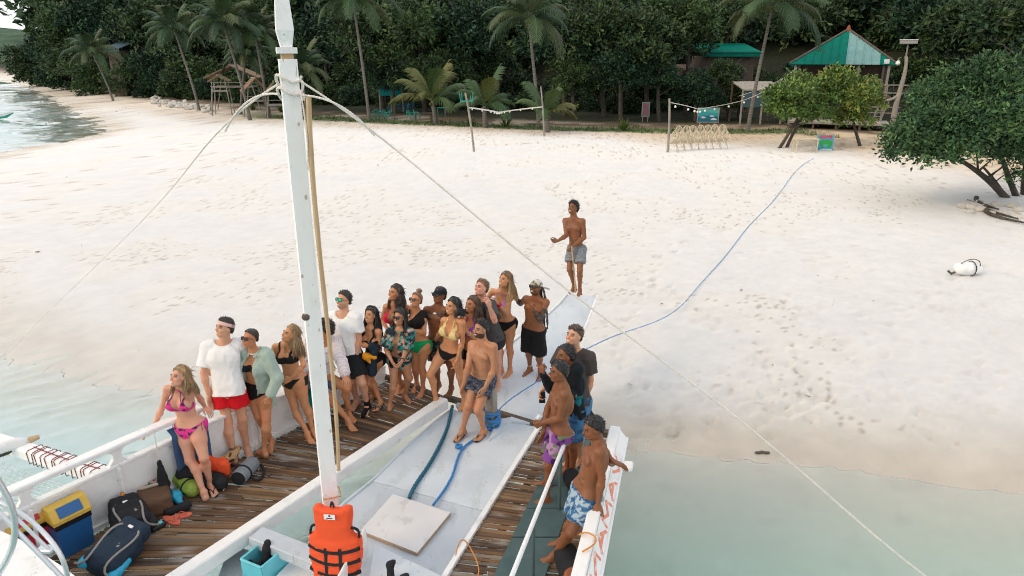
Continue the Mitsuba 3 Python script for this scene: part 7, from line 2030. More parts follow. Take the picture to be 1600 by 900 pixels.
def life_jacket():
    k = thing('life_jacket', 'bright orange life jacket with black straps hung on the foot of the mast', 'life jacket')
    o = Py(523, 787, 5.44); Rr, U_ = np.array([.93, -.36, 0]) * 0 + np.array([1, -.12, 0]), np.array([0, .10, 1]); Rr, U_ = nrm(Rr), nrm(U_); Fr = np.cross(Rr, U_); Fr = Fr if Fr[1] < 0 else -Fr
    half = [(0, .00), (.085, .0), (.12, .022), (.185, .008), (.18, -.10), (.17, -.20), (.185, -.27), (.245, -.31), (.25, -.45), (.235, -.60), (.20, -.72), (0, -.735)]
    poly = half + [(-x, y) for x, y in half[::-1][1:-1]]
    P = Polygon(poly).buffer(-.035)
    xs = np.arange(-.30, .301, .014); ys = np.arange(-.78, .06, .014); X, Y = np.meshgrid(xs, ys, indexing='ij')

    import shapely as sh
    S = Sdf()

    def fn(p):
        q = p - o; x, y, z = q @ Rr, q @ U_, q @ Fr
        pt = sh.points(x.ravel(), y.ravel()); d2 = sh.distance(P, pt).reshape(x.shape)
        z = z - .012 - .06 * (1 - (x / .25) ** 2)          # wraps round
        zz = np.maximum(np.abs(z) - .018 - .016 * sm(-.30, -.36, y), 0)
        g = .010 * np.minimum(1, np.minimum(np.abs(y + .44), np.abs(y + .58)) / .02) - .010
        return np.hypot(d2, zz) - .035 - g * (y < -.36)
    c = [o + Rr * a + U_ * b + Fr * d for a in (-.30, .30) for b in (-.80, .06) for d in (-.08, .14)]
    S.fn(fn, np.min(c, 0), np.max(c, 0), .005); S.disp(lambda p: .012 * (nfbm(p, 14, 2, 3) - .5))
    part(k, 'shell', S.mesh(.011), 'orange_cloth', True)
    sf = lambda x, y, e=.004: o + Rr * x + U_ * y + Fr * (.012 + .06 * (1 - (x / .25) ** 2) + .055 + (.014 if y < -.34 else 0) + e)

    def web(pts, w=.016, name='webbing'):
        pts = np.array([sf(*p) for p in pts]); t = np.gradient(pts, axis=0); t /= np.linalg.norm(t, axis=1, keepdims=True); s = np.cross(t, Fr); s /= np.linalg.norm(s, axis=1, keepdims=True)
        V = np.vstack([pts - s * w, pts + s * w, pts + s * w - Fr * .02, pts - s * w - Fr * .02]); n = len(pts); I = np.arange(n - 1)
        part(k, name, (V, np.vstack([np.stack([I + a * n, I + 1 + a * n, I + 1 + ((a + 1) % 4) * n, I + ((a + 1) % 4) * n], 1) for a in range(4)])), 'black_cloth')
    for y in (-.40, -.52, -.64):
        web([(x, y - .02 + .5 * x * x) for x in np.linspace(-.245, .245, 13)])
    for x in (-.06, .075):
        web([(x + .1 * x * (u - .36), -u) for u in np.linspace(.375, .725, 8)], .014)
    for x in (-1, 1):
        part(k, 'arm_loop', tube(spline([sf(x * .175, -.19, -.03), sf(x * .225, -.235, -.04), sf(x * .235, -.30, -.03)], 7), .013, 6), 'black_cloth', True)
    q = sf(0, -.055, .012); part(k, 'label', box(.105, .050, .003, frame(Rr, U_, Fr, q)), 'white_tube')
    part(k, 'label__print', cat([box(.062, .007, .002, frame(Rr, U_, Fr, q - U_ * .012 + Fr * .003)), box(.020, .014, .002, frame(Rr, U_, Fr, q + U_ * .012 + Fr * .003))]), 'black_plastic')
    part(k, 'hang_loop', tube(spline([sf(-.0, .02, -.03), sf(.0, .055, -.06), sf(.03, .02, -.03)], 8), .010, 6), 'black_cloth', True)


life_jacket()
for i, (px, py, h, lab) in enumerate([(611, 905, .16, 'tall black diving boot standing on the locker'), (631, 918, .10, 'black glove or boot tip beside the tall diving boot'), (648, 924, .10, 'black boot tip right of the tall diving boot')]):
    b = Pz(px, py, 1.402); one('dive_boot', lab, 'shoe', blob([(b + UP * .02, b + UP * h, .035, .034), (b + UP * h, b + UP * (h + .02) + [.03, .02, 0], .033, .022)], .009, .005), 'black_cloth', True)
# right deck
for pts, lab, mt, r in [([(892, 744), (900, 760)], 'black bag on the right deck behind the man in blue shorts', 'black_cloth', .10), ([(884, 868), (893, 897)], 'black bag under the bulwark at the feet of the man in blue shorts', 'black_cloth', .12)]:
    a, b = Pz(*pts[0], DK + r), Pz(*pts[1], DK + r); one('soft_bag', lab, 'bag', blob([(a, b, r, r * .9)], .013, .02, 10), mt, True)
tb = Pz(903, 905, 1.62); one('basket', 'reddish brown round basket at the bottom edge by the bulwark', 'basket', lathe([(.0, .02), (.05, .02), (.055, .05), (.09, .06), (.125, .04), (.135, -.02), (.12, -.16), (.10, -.30), (0, -.30)], 28, T_at(tb)), 'terracotta', True)
one('net_bag', 'black strap bag hanging from the hand of the man in the grey brown t-shirt', 'bag', cat([tube(spline([Pz(x, y, 2.0) + np.array([0, -.2, 0]) for x, y in ((914 + 6 * math.sin(i * 2.1), 628), (922 + 5 * math.cos(i * 1.7), 640), (925 - 4 * math.sin(i), 655), (912 + 7 * math.cos(i * 2.3), 658))], 10), .014, 6) for i in range(7)]), 'black_cloth', True)

# ---------------------------------------------------------------- the beach front
def on(px, py):
    p = G(px, py); return np.array([p[0], p[1], gz(p[0], p[1])])


def rockmesh(c, s, seed):
    m = trimesh.creation.icosphere(2, 1.0); v = np.array(m.vertices); v = v * (1 + .5 * (nfbm(v + seed * 3, 1.3, 3, seed) - .5))[:, None]
    return v * s + c, np.array(m.faces)


def rocks():
    r = np.random.default_rng(3); ms = []
    for _ in range(230):
        px = 236 + 94 * r.random(); t = (px - 236) / 94; py = 158 + 15 * t + r.normal() * 2.6
        s = .10 + .20 * r.random() ** 2; p = on(px, py); m = trimesh.creation.icosphere(1, 1.0); v = np.array(m.vertices) * (1 + .4 * (r.random((len(m.vertices), 1)) - .5))
        ms.append((v * s * [1.2, 1, .8] + p + [0, 0, s * .4 + .15 * r.random()], m.faces))
    k = 'rock_pile'; USED.add(k); labels[k] = {'label': 'pile of white coral rocks at the top of the beach on the left', 'category': 'rocks', 'kind': 'stuff'}; put(k, cat(ms), 'rock_white')
    for i, (px, py, s) in enumerate([(1504, 325, .20), (1512, 322, .22), (1521, 327, .26), (1532, 330, .20), (1516, 333, .16), (1541, 324, .15), (1555, 322, .2), (1582, 324, .22), (1590, 330, .18), (1570, 336, .16), (1530, 318, .16), (1549, 335, .15)]):
        p = on(px, py); one('rock', 'pale rock in the loose heap under the spreading tree', 'rock', rockmesh(p + [0, 0, s * .3], np.array([s, s * .8, s * .6]), i), 'rock_white', True, group='rocks under the spreading tree')
    for i, pts in enumerate([[(1512, 318), (1545, 332), (1590, 345)], [(1540, 325), (1570, 345), (1606, 352)], [(1525, 312), (1535, 322), (1560, 330)]]):
        q = [on(*p) + [0, 0, .07] for p in pts]; one('driftwood', ('long dark driftwood branch among the rocks', 'curved driftwood stick below the long branch', 'short driftwood twig above the rocks')[i], 'driftwood', tube(spline(q, 12), np.linspace(.09, .03, 12), 6), 'bark', True)
    p = on(1190, 709); one('seaweed', 'small brown clump of seaweed at the edge of the water', 'seaweed', cat([rockmesh(p + [.07 * j - .06, .02 * (j % 2), .02], np.array([.05, .03, .02]), j) for j in range(3)]), 'bark', True)


rocks()
# wrapped white bundle
k = thing('white_bundle', 'white sack tied with dark cord lying alone on the sand', 'bundle'); p = on(1510, 430)
S = Sdf(); S.cone(p + [-.20, 0, .17], p + [.02, 0, .19], .16, .18, .06).cone(p + [.10, .02, .17], p + [.28, .05, .15], .17, .13, .03); S.disp(lambda q: .05 * (nfbm(q, 6, 3, 3) - .5)); part(k, 'sack', S.mesh(.025), 'white_paint', True)
part(k, 'cord', ring_on(p + [.08, 0, .18], [1, .1, 0], .195, .012), 'black_cloth', True); part(k, 'cord', ring_on(p + [.02, 0, .20], [0, .8, .3], .28, .010), 'black_cloth', True)
one('cord_end', 'dark bent cord sticking out of the white sack', 'cord', tube([p + [-.25, 0, .12], p + [-.42, -.03, .05], p + [-.50, 0, .12]], .03, 6), 'bark', True)


# plastic armchairs leaning in rows
def chair_mesh():
    ms = []
    S = [(-.24, .44, -.22), (.24, .44, -.22), (.22, .42, .20), (-.22, .42, .20)]
    ms.append(box(.44, .42, .03, T_at([0, 0, .43]), .01))
    for sx in (-1, 1):
        ms.append(tube([(sx * .26, .24, 0), (sx * .24, .22, .43), (sx * .24, .20, .64)], .020, 6)); ms.append(tube([(sx * .24, -.26, 0), (sx * .22, -.2, .43), (sx * .22, -.26, .70)], .020, 6))
        ms.append(tube(spline([(sx * .24, .22, .62), (sx * .25, .05, .66), (sx * .23, -.22, .66)], 6), .022, 6))
    arc = [(.24 * math.cos(t), -.22 - .10 * math.sin(t), .46 + .40 * math.sin(t) ** .8) for t in np.linspace(0.02, math.pi - .02, 13)]; ms.append(tube(arc, .024, 6))
    for x in (-.13, -.045, .045, .13):
        ms.append(tube([(x, -.20, .45), (x * 1.05, -.30, .46 + .38 * math.sqrt(max(1 - (x / .25) ** 2, 0)))], .018, 5))
    return cat(ms)


ORD = ('first', 'second', 'third', 'fourth', 'fifth', 'sixth', 'seventh', 'eighth')
CH = chair_mesh(); Rx = lambda a: np.array([[1, 0, 0], [0, math.cos(a), -math.sin(a)], [0, math.sin(a), math.cos(a)]])


def set_chair(p, yaw, tilt, m, label, group, sc=1.0):
    M = np.eye(4); ca, sa = math.cos(yaw), math.sin(yaw); M[:3, :3] = np.array([[ca, -sa, 0], [sa, ca, 0], [0, 0, 1]]) @ Rx(tilt) * sc; v, f = xf(CH, M); v[:, 2] -= v[:, 2].min() - .01
    return one('plastic_chair', label, 'chair', (v + p, f), m, True, group=group)


n = 0
for row, (y0, dx) in enumerate(((237, 0), (225, 6))):
    for i in range(8 if row == 0 else 7):
        px = 1056 + i * 11.2 + dx; q = on(px, y0 - i * .55)
        set_chair(q, .25 + .1 * math.sin(i * 3.0 + row), -.62 + .05 * math.sin(i * 2.2), 'cream_plastic', ('%s beige plastic armchair from the left in the front row tipped on the sand', '%s beige plastic armchair from the left in the rear row at the grass edge')[row] % ORD[i], ('front row of tipped beige chairs', 'rear row of tipped beige chairs')[row])
for i, (px, py) in enumerate([(587, 187), (597, 187), (606, 188)]):
    set_chair(on(px, py), .4 + i * .5, 0, 'green_plastic', 'turquoise plastic chair on the grass right of the tall straight palm', 'turquoise chairs on the grass')
for i, (px, py) in enumerate([(612, 176), (622, 175), (634, 176), (643, 175), (642, 189), (652, 188)]):
    set_chair(on(px, py), 1.0 * i, 0, 'sky_plastic' if i < 4 else 'green_plastic', ('dim blue plastic chair in the shade behind the young palm', 'turquoise plastic chair by the low table under the young palm')[i >= 4], ('blue chairs in the shade', 'turquoise chairs by the low table')[i >= 4])


def table(p, L, Wd, h, yaw, m, label, lw=.05):
    k = thing('table', label, 'table'); M = frame(np.array([math.cos(yaw), math.sin(yaw), 0]), np.array([-math.sin(yaw), math.cos(yaw), 0]), UP, p)
    part(k, 'table_top', xf(box(L, Wd, .05, T_at([0, 0, h]), .01), M), m)
    for sx in (-1, 1):
        for sy in (-1, 1):
            part(k, 'leg', xf(box(lw, lw, h - .02, T_at([sx * (L / 2 - .08), sy * (Wd / 2 - .06), h / 2 - .02])), M), m)


table(on(1257, 238), 1.25, .7, .74, -.1, 'cream_plastic', 'beige plastic table left of the painted green board'); table(on(662, 191), 1.4, .8, .72, .2, 'old_wood', 'dark low table under the young palm'); table(on(690, 182), .8, .4, .75, .1, 'green_plastic', 'pale green bench table right of the young palm trunk')


def board(px0, py0, px1, py1, Y, label, tex, legs=.8, yaw=0.0, tilt=0.0):
    c = Py((px0 + px1) / 2, (py0 + py1) / 2, Y); a, b = Py(px0, py0, Y), Py(px1, py1, Y); w, h = abs(b[0] - a[0]), abs(a[2] - b[2]); k = thing('picture_board', label, 'sign board')
    R = np.array([math.cos(yaw), math.sin(yaw), 0]); N_ = np.array([math.sin(yaw), -math.cos(yaw), 0]); U_ = nrm(UP - N_ * tilt); N_ = np.cross(R, U_)
    M = frame(R, U_, N_, c); g = gz(c[0], c[1])
    part(k, 'panel', box(w, h, .03, M), tex[0])
    part(k, 'frame', xf(cat([box(w + .06, .05, .045, T_at([0, s * h / 2, 0])) for s in (-1, 1)] + [box(.05, h + .05, .04, T_at([s * w / 2, 0, 0])) for s in (-1, 1)]), M), 'grey_wood')
    for q, (poly, col) in enumerate(tex[1]):
        part(k, 'picture', prism([(x * w / 2, y * h / 2) for x, y in poly], .0155 + .001 * q, .0165 + .001 * q, M), col, label=None)
    for s in (-1, 1):
        b0 = c + R * s * w * .36 - U_ * h / 2; part(k, 'leg', tube([b0, [b0[0], b0[1] + .02, g - .1]], .035, 6), 'grey_wood', True)


for nm, cl in [('p_teal', (.03, .30, .36)), ('p_deep', (.01, .13, .20)), ('p_white', (.55, .62, .64)), ('p_mint', (.08, .38, .33)), ('p_red', (.55, .02, .07)), ('p_green', (.02, .30, .06)), ('p_sky', (.05, .30, .42)), ('p_rose', (.30, .08, .09)), ('p_grey', (.12, .15, .18)), ('p_black', (.015, .015, .018))]:
    mat(nm, cl, .5)
bt = lambda x, y, s: [(x - .26 * s, y + .06 * s), (x - .18 * s, y - .07 * s), (x + .2 * s, y - .07 * s), (x + .28 * s, y + .08 * s), (x + .12 * s, y + .03 * s), (x + .1 * s, y + .16 * s), (x - .14 * s, y + .16 * s), (x - .16 * s, y + .03 * s)]
board(1091, 169, 1122, 191, 49.5, 'turquoise picture board of boats on the sea below the string of bulbs', ('p_teal', [([(-.98, .5), (.98, .3), (.98, .8), (-.98, .9)], 'p_mint'), ([(-.98, -.3), (-.4, -.05), (.3, -.12), (.98, -.2), (.98, -.98), (-.98, -.98)], 'p_deep'), (bt(-.45, -.35, 1.1), 'p_white'), (bt(.35, -.15, .9), 'p_white'), (bt(.55, -.6, 1.3), 'p_white')]))
board(1279, 211, 1300, 236, 39.2, 'painted board with red lettering over a green shape propped on the sand', ('p_sky', [([(-.9, -.95), (-.2, -.7), (.9, -.75), (.9, -.95)], 'p_white'), ([(-.75, .15), (-.4, .42), (.35, .38), (.85, .2), (.8, -.25), (.55, -.6), (.1, -.42), (-.3, -.75), (-.5, -.3), (-.85, -.1)], 'p_green'), ([(-.35, -.2), (.1, -.12), (.45, -.25), (.2, -.42), (-.2, -.5)], 'p_mint')] + [([(x, .55), (x + .16, .55), (x + .2, .9 + .03 * j), (x + .02, .9)], 'p_red') for j, x in enumerate((-.7, -.46, -.22, .04, .3, .54))]), yaw=-.15, tilt=.15)
board(1004, 160, 1014, 182, 57, 'dim tall notice board with faded red and blue print in the shade', ('p_grey', [([(-.7, .1), (.6, .15), (.7, .7), (-.6, .75)], 'p_rose'), ([(-.7, -.75), (.6, -.7), (.65, -.1), (-.65, -.05)], 'p_rose')]))


# poles, string lights, lamp post
def pole(label, b, t, r, m='bamboo', name='pole'):
    g = on(*b); e = Py(t[0], t[1], g[1]); return one(name, label, 'pole', tube(spline([g - [0, 0, .2], lerp(g, e, .5) + [.04, 0, 0], e], 10), np.linspace(r, r * .75, 10), 8), m, True), e


_, e1 = pole('grey bamboo pole at the left end of the string of bulbs by the stacked chairs', (1043, 238), (1046, 154), .075, 'grey_wood')
_, e2 = pole('thin bamboo pole at the grass edge beside a young palm', (850, 213), (845, 135), .055, 'grey_wood')
_, e3 = pole('leaning rusty pole standing in the sand with a turquoise frame on top', (741, 237), (727, 145), .065, 'grey_wood')
q = Py(729, 158, e3[1] - .1); one('hoop_frame', 'turquoise wire frame fixed on top of the leaning pole', 'frame', cat([tube([q + np.array([.33 * math.cos(t), .33 * math.sin(t), .02 * math.sin(3 * t)]) for t in np.linspace(0, 6.283, 15)], .025, 5)] + [tube([q + np.array([.33 * math.cos(t), .33 * math.sin(t), 0]), q + np.array([.38 * math.cos(t), .38 * math.sin(t), .45 if t < 4 else .3])], .022, 5) for t in (.4, 2.4, 3.4, 5.4)]), 'green_plastic', True)
scene['bulb'] = {'type': 'twosided', 'bsdf': {'type': 'principled', 'base_color': {'type': 'rgb', 'value': [.80, .80, .76]}, 'roughness': .2}}


def lights(label, pts, r=.02, nb=10, bulb=.07, m='rope_white', hang=.10):
    k = thing('string_lights', label, 'string lights'); P = spline(pts, 40); part(k, 'wire', tube(P, r, 5), m, True)
    for i in range(nb):
        c = P[int((i + .5) / nb * 39)] - [0, 0, hang + bulb]; part(k, 'bulb', cat([lathe([(0, -bulb), (bulb * .8, -bulb * .5), (bulb, 0), (bulb * .5, bulb * .9), (0, bulb * 1.2)], 8, T_at(c))]), 'bulb', True)


h0 = Py(1245, 106, 50); lights('string of white bulbs sagging from the bamboo pole to the green roofed house', [e1 - [0, 0, .2], Py(1075, 166, e1[1] + 1), Py(1110, 167.5, 45), Py(1160, 157, 46.5), Py(1205, 136, 48), h0], nb=13)
lights('second looser string of bulbs near the eaves of the green roofed house', [Py(1155, 150, 50), Py(1190, 138, 50), Py(1225, 122, 50), h0 + [.3, 0, -.1]], .015, 6, .05)
lights('white pennant string hanging between the leaning pole and the thin pole', [Py(731, 168, e3[1]), Py(760, 172, e3[1] + 1), Py(800, 172.5, e2[1]), Py(848, 167, e2[1])], .04, 12, .05, hang=.02)
k = thing('lamp_post', 'crooked grey tree trunk post carrying a flat flood lamp beside the house', 'lamp post'); g = on(1397, 207); Y = g[1]
part(k, 'post', tube(spline([g - [0, 0, .2], Py(1401, 160, Y), Py(1408, 135, Y), Py(1414, 112, Y), Py(1416, 88, Y)], 16), np.linspace(.22, .10, 16), 8), 'grey_wood', True)
part(k, 'arm', tube([Py(1414, 100, Y), Py(1419, 68, Y)], .05, 6), 'grey_wood', True); c = Py(1420, 66, Y)
part(k, 'lamp_head', box(.95, .5, .22, T_at(c), .03), 'grey_plastic'); part(k, 'lamp_shade', box(.98, .52, .05, T_at(c + [0, 0, .15]), .01), 'white_tube')
part(k, 'branch', tube(spline([Py(1405, 148, Y), Py(1390, 156, Y), Py(1372, 156, Y)], 8), np.linspace(.12, .06, 8), 6), 'grey_wood', True)
lights('single white globe lamp beside the crooked post', [Py(1408, 90, Y), Py(1404, 92, Y), Py(1407, 96, Y)], .01, 1, .16)


# the green roofed house on posts
def house():
    real = globals()['part']; a0 = -.42; piv = Py(1315, 101, 52.0); Mr = np.eye(4); Mr[:2, :2] = [[math.cos(a0), -math.sin(a0)], [math.sin(a0), math.cos(a0)]]; Mr[:3, 3] = piv - Mr[:3, :3] @ piv

    def part(k, nm, m, *a, **kw):
        return real(k, nm, xf(m, Mr), *a, **kw)
    k = thing('pavilion', 'open two storey wooden house with a green metal hip roof', 'house'); Y = 52.0
    L0, R0 = Py(1237, 101, Y), Py(1393, 101, Y); A = Py(1320, 47, Y + 3.6); w = R0[0] - L0[0]; ze = L0[2]; cx = (L0[0] + R0[0]) / 2; A[0] = cx + .15; A[2] = Py(1320, 47, Y + 3.6)[2]
    dep = 7.2; n = 13
    FL, FR, BL, BR = L0, R0, L0 + [0, dep, 0], R0 + [0, dep, 0]
    nn = nrm(np.cross(FR - FL, A - FL)); nn = nn if nn[1] < 0 else -nn
    for i in range(n):                                       # ribbed sheets of the front slope
        u0, u1 = i / n, (i + 1) / n - .004; a, b = lerp(FL, FR, u0), lerp(FL, FR, u1)
        ua = (A - FL) @ nrm(FR - FL) / w
        top = lambda u: lerp(FL, FR, u) + (A - lerp(FL, FR, ua)) * (min(u / ua, (1 - u) / (1 - ua)))
        pts = [a, b, top(u1)] + ([A] if u0 < ua < u1 else []) + [top(u0)]
        V = np.array(pts); m = len(V); part(k, 'roof__sheet', (np.vstack([V + nn * .03, V - nn * .02]), np.array([(0, j, j + 1) for j in range(1, m - 1)] + [(m, m + j + 1, m + j) for j in range(1, m - 1)] + [(j, (j + 1) % m, (j + 1) % m + m) for j in range(m)] + [(j, (j + 1) % m + m, j + m) for j in range(m)])), 'pale_roof' if 7 <= i <= 10 else 'green_roof', label='faded pale sheet' if 7 <= i <= 10 else None)
        part(k, 'roof__rib', beam(a + nn * .05, top(u0) + nn * .05, .05, .05, up=nn), 'pale_roof' if 7 <= i <= 10 else 'green_roof')
    part(k, 'roof', (np.array([FL - nn * .05, FR - nn * .05, BR, BL, A - nn * .06]), np.array([(0, 3, 4), (1, 4, 2), (2, 4, 3), (0, 1, 2), (0, 2, 3)])), 'green_roof')
    for e in (FL, FR):
        part(k, 'roof__ridge_trim', beam(lerp(e, A, .02) + nn * .06, A + nn * .08, .14, .08, up=nn), 'old_wood')
    part(k, 'roof__finial', lathe([(0, .32), (.07, .24), (.12, .12), (.17, .0), (.2, -.2), (0, -.2)], 8, T_at(A + [0, -.05, .05])), 'terracotta', True)
    part(k, 'roof__vent_box', box(.34, .12, .30, T_at(Py(1379, 96, Y - .1)), .02), 'white_tube')
    gr = gz(cx, Y + 1)
    for x in (.07, .36, .66, .93):
        for y in (.3, 6.8):
            p = lerp(FL, FR, x) + [0, y, 0]; part(k, 'post', beam([p[0], p[1], gr - .3], [p[0], p[1], ze + .1], .16, .16, up=(0, 1, 0)), 'grey_wood')
    zf = Py(1300, 152, Y)[2]; part(k, 'upper_floor', box(w * .98, dep, .18, T_at([cx, Y + dep / 2, zf])), 'old_wood')
    for py in (132, 144):
        z = Py(1300, py, Y)[2]; part(k, 'railing', beam([L0[0] + .1, Y + .15, z], [R0[0] + 1.2, Y + .15, z], .09, .07), 'grey_wood')
    for i in range(9):
        x = lerp(L0, R0, (i + .5) / 9)[0]; part(k, 'baluster', beam([x, Y + .16, zf], [x, Y + .16, Py(1300, 132, Y)[2]], .06, .06, up=(0, 1, 0)), 'grey_wood')
    part(k, 'back_wall', box(w * .96, .1, ze - zf, T_at([cx, Y + dep - .2, (ze + zf) / 2])), 'old_wood')
    part(k, 'window', box(.9, .06, .9, T_at([cx - .8, Y + dep - .3, zf + 1.2])), 'slate_blue'); part(k, 'window', box(.9, .06, .9, T_at([cx + 1.0, Y + dep - .3, zf + 1.2])), 'slate_blue')
    zb = gr + .45; part(k, 'lower_deck', box(w * .9, 3.2, .14, T_at([cx + .3, Y - .6, zb])), 'grey_wood')
    for i in range(5):
        part(k, 'deck_post', box(.14, .14, .5, T_at([cx - 2.8 + 1.5 * i, Y - 2.0, gr + .18])), 'old_wood')
    for z in (1.1, 1.5):
        part(k, 'bench_rail', beam([cx + .6, Y + .2, gr + z], [R0[0] + .6, Y + .2, gr + z], .1, .06), 'grey_wood')
    part(k, 'ladder', cat([beam([R0[0] - 1.2, Y - .2, gr], [R0[0] - .6, Y + .3, zf], .07, .07), beam([R0[0] - .7, Y - .2, gr], [R0[0] - .1, Y + .3, zf], .07, .07)] + [beam(lerp([R0[0] - 1.2, Y - .2, gr], [R0[0] - .6, Y + .3, zf], t), lerp([R0[0] - .7, Y - .2, gr], [R0[0] - .1, Y + .3, zf], t), .05, .04) for t in (.2, .4, .6, .8)]), 'grey_wood')


house()


def shed(label, px0, py0, px1, py1, Y, roof, post_to=None, name='shelter', deep=3.0, rise=.5, n=2, wall=False):
    """A plain lean-to: sloping roof, front band, posts."""
    k = thing(name, label, 'shelter'); a, b = Py(px0, py0, Y), Py(px1, py0, Y); zl = Py(px0, py1, Y)[2]; g = gz((a[0] + b[0]) / 2, Y)
    V = np.array([a + [0, 0, 0], b, b + [0, deep, rise], a + [0, deep, rise]]); part(k, 'roof', (np.vstack([V + UP * .06, V - UP * .04]), np.array([(0, 1, 2, 3), (7, 6, 5, 4), (0, 4, 5, 1), (1, 5, 6, 2), (2, 6, 7, 3), (3, 7, 4, 0)])), roof[0])
    part(k, 'front_sheet', box(b[0] - a[0] - .1, .05, a[2] - zl - .06, T_at([(a[0] + b[0]) / 2, Y + .05, (a[2] + zl) / 2 - .06])), roof[1])
    if wall:
        part(k, 'wall', box(b[0] - a[0] - .6, deep - .8, zl - g + .1, T_at([(a[0] + b[0]) / 2, Y + deep / 2 + .3, (zl + g) / 2])), 'old_wood'); return k
    for i in range(n + 1):
        x = a[0] + (b[0] - a[0]) * i / n; part(k, 'post', beam([x, Y + .12, g - .2], [x, Y + .12, a[2]], .12, .12, up=(0, 1, 0)), 'grey_wood'); part(k, 'post', beam([x, Y + deep - .1, g - .2], [x, Y + deep - .1, a[2] + rise], .12, .12, up=(0, 1, 0)), 'old_wood')
    return k


shed('low shelter with a slate blue front sheet beside the leaning palm', 1162, 141, 1226, 167, 54.5, ('grey_wood', 'slate_blue'))
shed('green roofed building half hidden by trees behind the leaning palm', 1098, 82, 1190, 88, 64, ('green_roof', 'green_roof'), rise=.8, deep=5, wall=True)
shed('rusty red edged roof deep in the trees', 1066, 111, 1108, 114, 67, ('old_wood', 'terracotta'), deep=4, wall=True)
shed('teal tarpaulin shelter in the shade right of the tall straight palm', 592, 139, 628, 149, 69, ('teal_cloth', 'teal_cloth'), deep=3)
shed('blue grey roofed hut behind the palm at the far left', 160, 76, 186, 80, 106, ('slate_blue', 'slate_blue'), deep=5, rise=1.0, wall=True)


def stilt_hut(label, px, py_r, py_e, hw, Y, lean, yaw, floor_py=None):
    k = thing('stilt_hut', label, 'hut'); r = Py(px, py_r, Y); e = Py(px, py_e, Y)[2]; w = hw * Y / F; c, s = math.cos(yaw), math.sin(yaw); M = frame(np.array([c, s, 0]), np.array([-s, c, 0]), UP, np.array([r[0], Y, 0])); z = r[2]; g = gz(r[0], Y); d = w * .9
    for sd in (-1, 1):
        V = np.array([(0, -d, z), (0, d, z), (sd * w, d, e), (sd * w, -d, e)]); V = np.vstack([V + [0, 0, .06], V - [0, 0, .05]]); part(k, 'roof_slope', xf((V, np.array([(0, 1, 2, 3), (7, 6, 5, 4), (0, 4, 5, 1), (1, 5, 6, 2), (2, 6, 7, 3), (3, 7, 4, 0)])), M), 'thatch')
    part(k, 'ridge', xf(beam([0, -d - .05, z + .05], [0, d + .05, z + .05], .16, .08), M), 'grey_wood')
    for sx in (-1, 1):
        for sy in (-1, 1):
            part(k, 'stilt', xf(tube([(sx * w * .95, sy * d * .9, g - .2), (sx * w * .6, sy * d * .75, e + .3)], .055, 6), M), 'grey_wood', True)
    zf = e - .55; part(k, 'floor', xf(box(w * 1.5, d * 1.7, .1, T_at([0, 0, zf - .35])), M), 'grey_wood'); part(k, 'rail', xf(beam([-w * .8, -d * .85, zf + .1], [w * .8, -d * .85, zf + .1], .06, .06), M), 'grey_wood')


stilt_hut('small thatched hut on thin stilts left of the mast', 396, 122, 142, 19, 67, 0, .5)
stilt_hut('small thatched hut on stilts right behind the mast edge', 428, 128, 148, 17, 66, 0, .4)
stilt_hut('larger stilt hut with a dark gable roof among the palms', 365, 102, 121, 38, 76, 0, .2)
stilt_hut('open stilt platform hut with a low grey roof left of the thatched hut', 342, 118, 127, 15, 70, 0, .2)


# small boat at the far left
k = thing('small_boat', 'white and green wooden boat bow at the left edge of the lagoon', 'boat'); a = Pz(22, 181, .35); b = np.array([-1, -.12, 0]); sd = np.array([.12, -1, 0])
sec = lambda t, w, zt, zb: [a + b * t + sd * w + UP * zt, a + b * t + sd * w * .6 + UP * zb, a + b * t - sd * w * .6 + UP * zb, a + b * t - sd * w + UP * zt]
st = [sec(0, .04, .45, .25), sec(.8, .35, .25, -.2), sec(2.2, .6, .12, -.42), sec(4.5, .65, .10, -.42)]
for nm, lo, hi, m in (('hull', 0, .45, 'green_plastic'), ('topside', .45, 1, 'white_paint')):
    V, f = [], []
    for q in st:
        q = np.array(q); V += [lerp(q[1], q[0], hi), lerp(q[1], q[0], lo), lerp(q[2], q[3], lo), lerp(q[2], q[3], hi)]
    V = np.array(V); f = [(i * 4 + j, i * 4 + j + 1, i * 4 + j + 5, i * 4 + j + 4) for i in range(3) for j in range(3) if not (nm == 'topside' and j == 1)]
    part(k, nm, (V, np.array(f)), m)
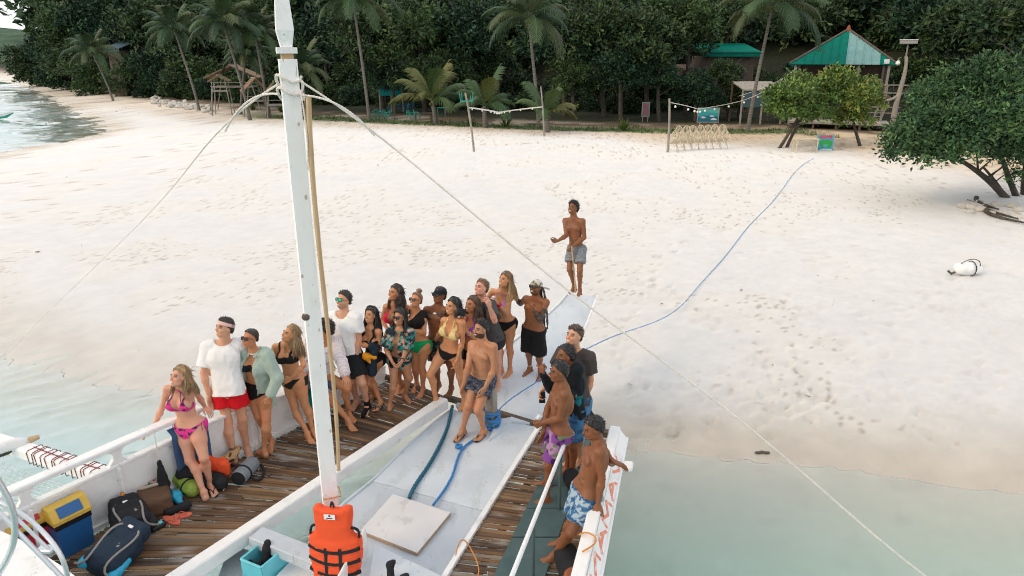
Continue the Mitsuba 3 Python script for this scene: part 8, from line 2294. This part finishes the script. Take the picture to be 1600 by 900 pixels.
part(k, 'floor', (np.array([st[1][0] - UP * .1, st[1][3] - UP * .1, st[3][3] - UP * .1, st[3][0] - UP * .1]), np.array([(0, 1, 2, 3)])), 'grey_wood')
# ---------------------------------------------------------------- leaves and twigs washed up on the sand
def litter():
    r = np.random.default_rng(21); V, Fs, C, n = [], [], [], 0
    pp = np.array([Pz(40 + 1560 * r.random(), 160 + 520 * r.random() ** 2.6, 1.0) for _ in range(3200)]); gz_ = ground(pp[:, 0], pp[:, 1])
    for (x, y, _), z, d, w in zip(pp, *gz_):
        if d < .8 or w > 3 or (w < -7 and r.random() < .955):
            continue
        a = r.random() * 6.28; s = .025 + .05 * r.random() ** 2 + (.08 if r.random() < .05 else 0); u = np.array([math.cos(a), math.sin(a), .1]) * s; v = np.array([-math.sin(a), math.cos(a), .25]) * s * (.15 + .4 * r.random()); q = np.array([x, y, z + .012]); k = len(V)
        V += [q - u, q + v, q + u, q - v]; Fs += [(k, k + 1, k + 2), (k, k + 2, k + 3)]; C += [np.array([(.10, .06, .03), (.16, .10, .05), (.06, .05, .03), (.30, .26, .2)][r.integers(4)])] * 4
    k = 'beach_litter'; USED.add(k); labels[k] = {'label': 'dry leaves and bits of twig scattered over the sand', 'category': 'leaf litter', 'kind': 'stuff'}
    put(k, (np.array(V), np.array(Fs)), 'leaf', False, np.array(C))


litter()
PEOPLE = cast()
# things held in hands
B = PEOPLE[18]; w = B.j['wL']; d = np.array([0, 0, -1.0]); h_ = w + np.array([-.03, -.06, -.05])
ft = np.array([B.j['aR'][0] + .02, B.j['aR'][1] - .12, 0]); ft[2] = float(zbow(ft[1])) + .02
one('stick', 'thin pale bamboo stick held upright by the young man on the bow', 'stick', tube(spline([h_ + [0, 0, .06], lerp(h_, ft, .5) + [.008, 0, 0], ft], 10), .014, 7), 'bamboo', True)
B = PEOPLE[19]; w = B.j['wR']; one('phone', 'black phone held low in the hand of the man in the grey brown t-shirt', 'phone', box(.075, .012, .15, T_at(w + [-.02, -.03, -.11]), .004), 'black_plastic')
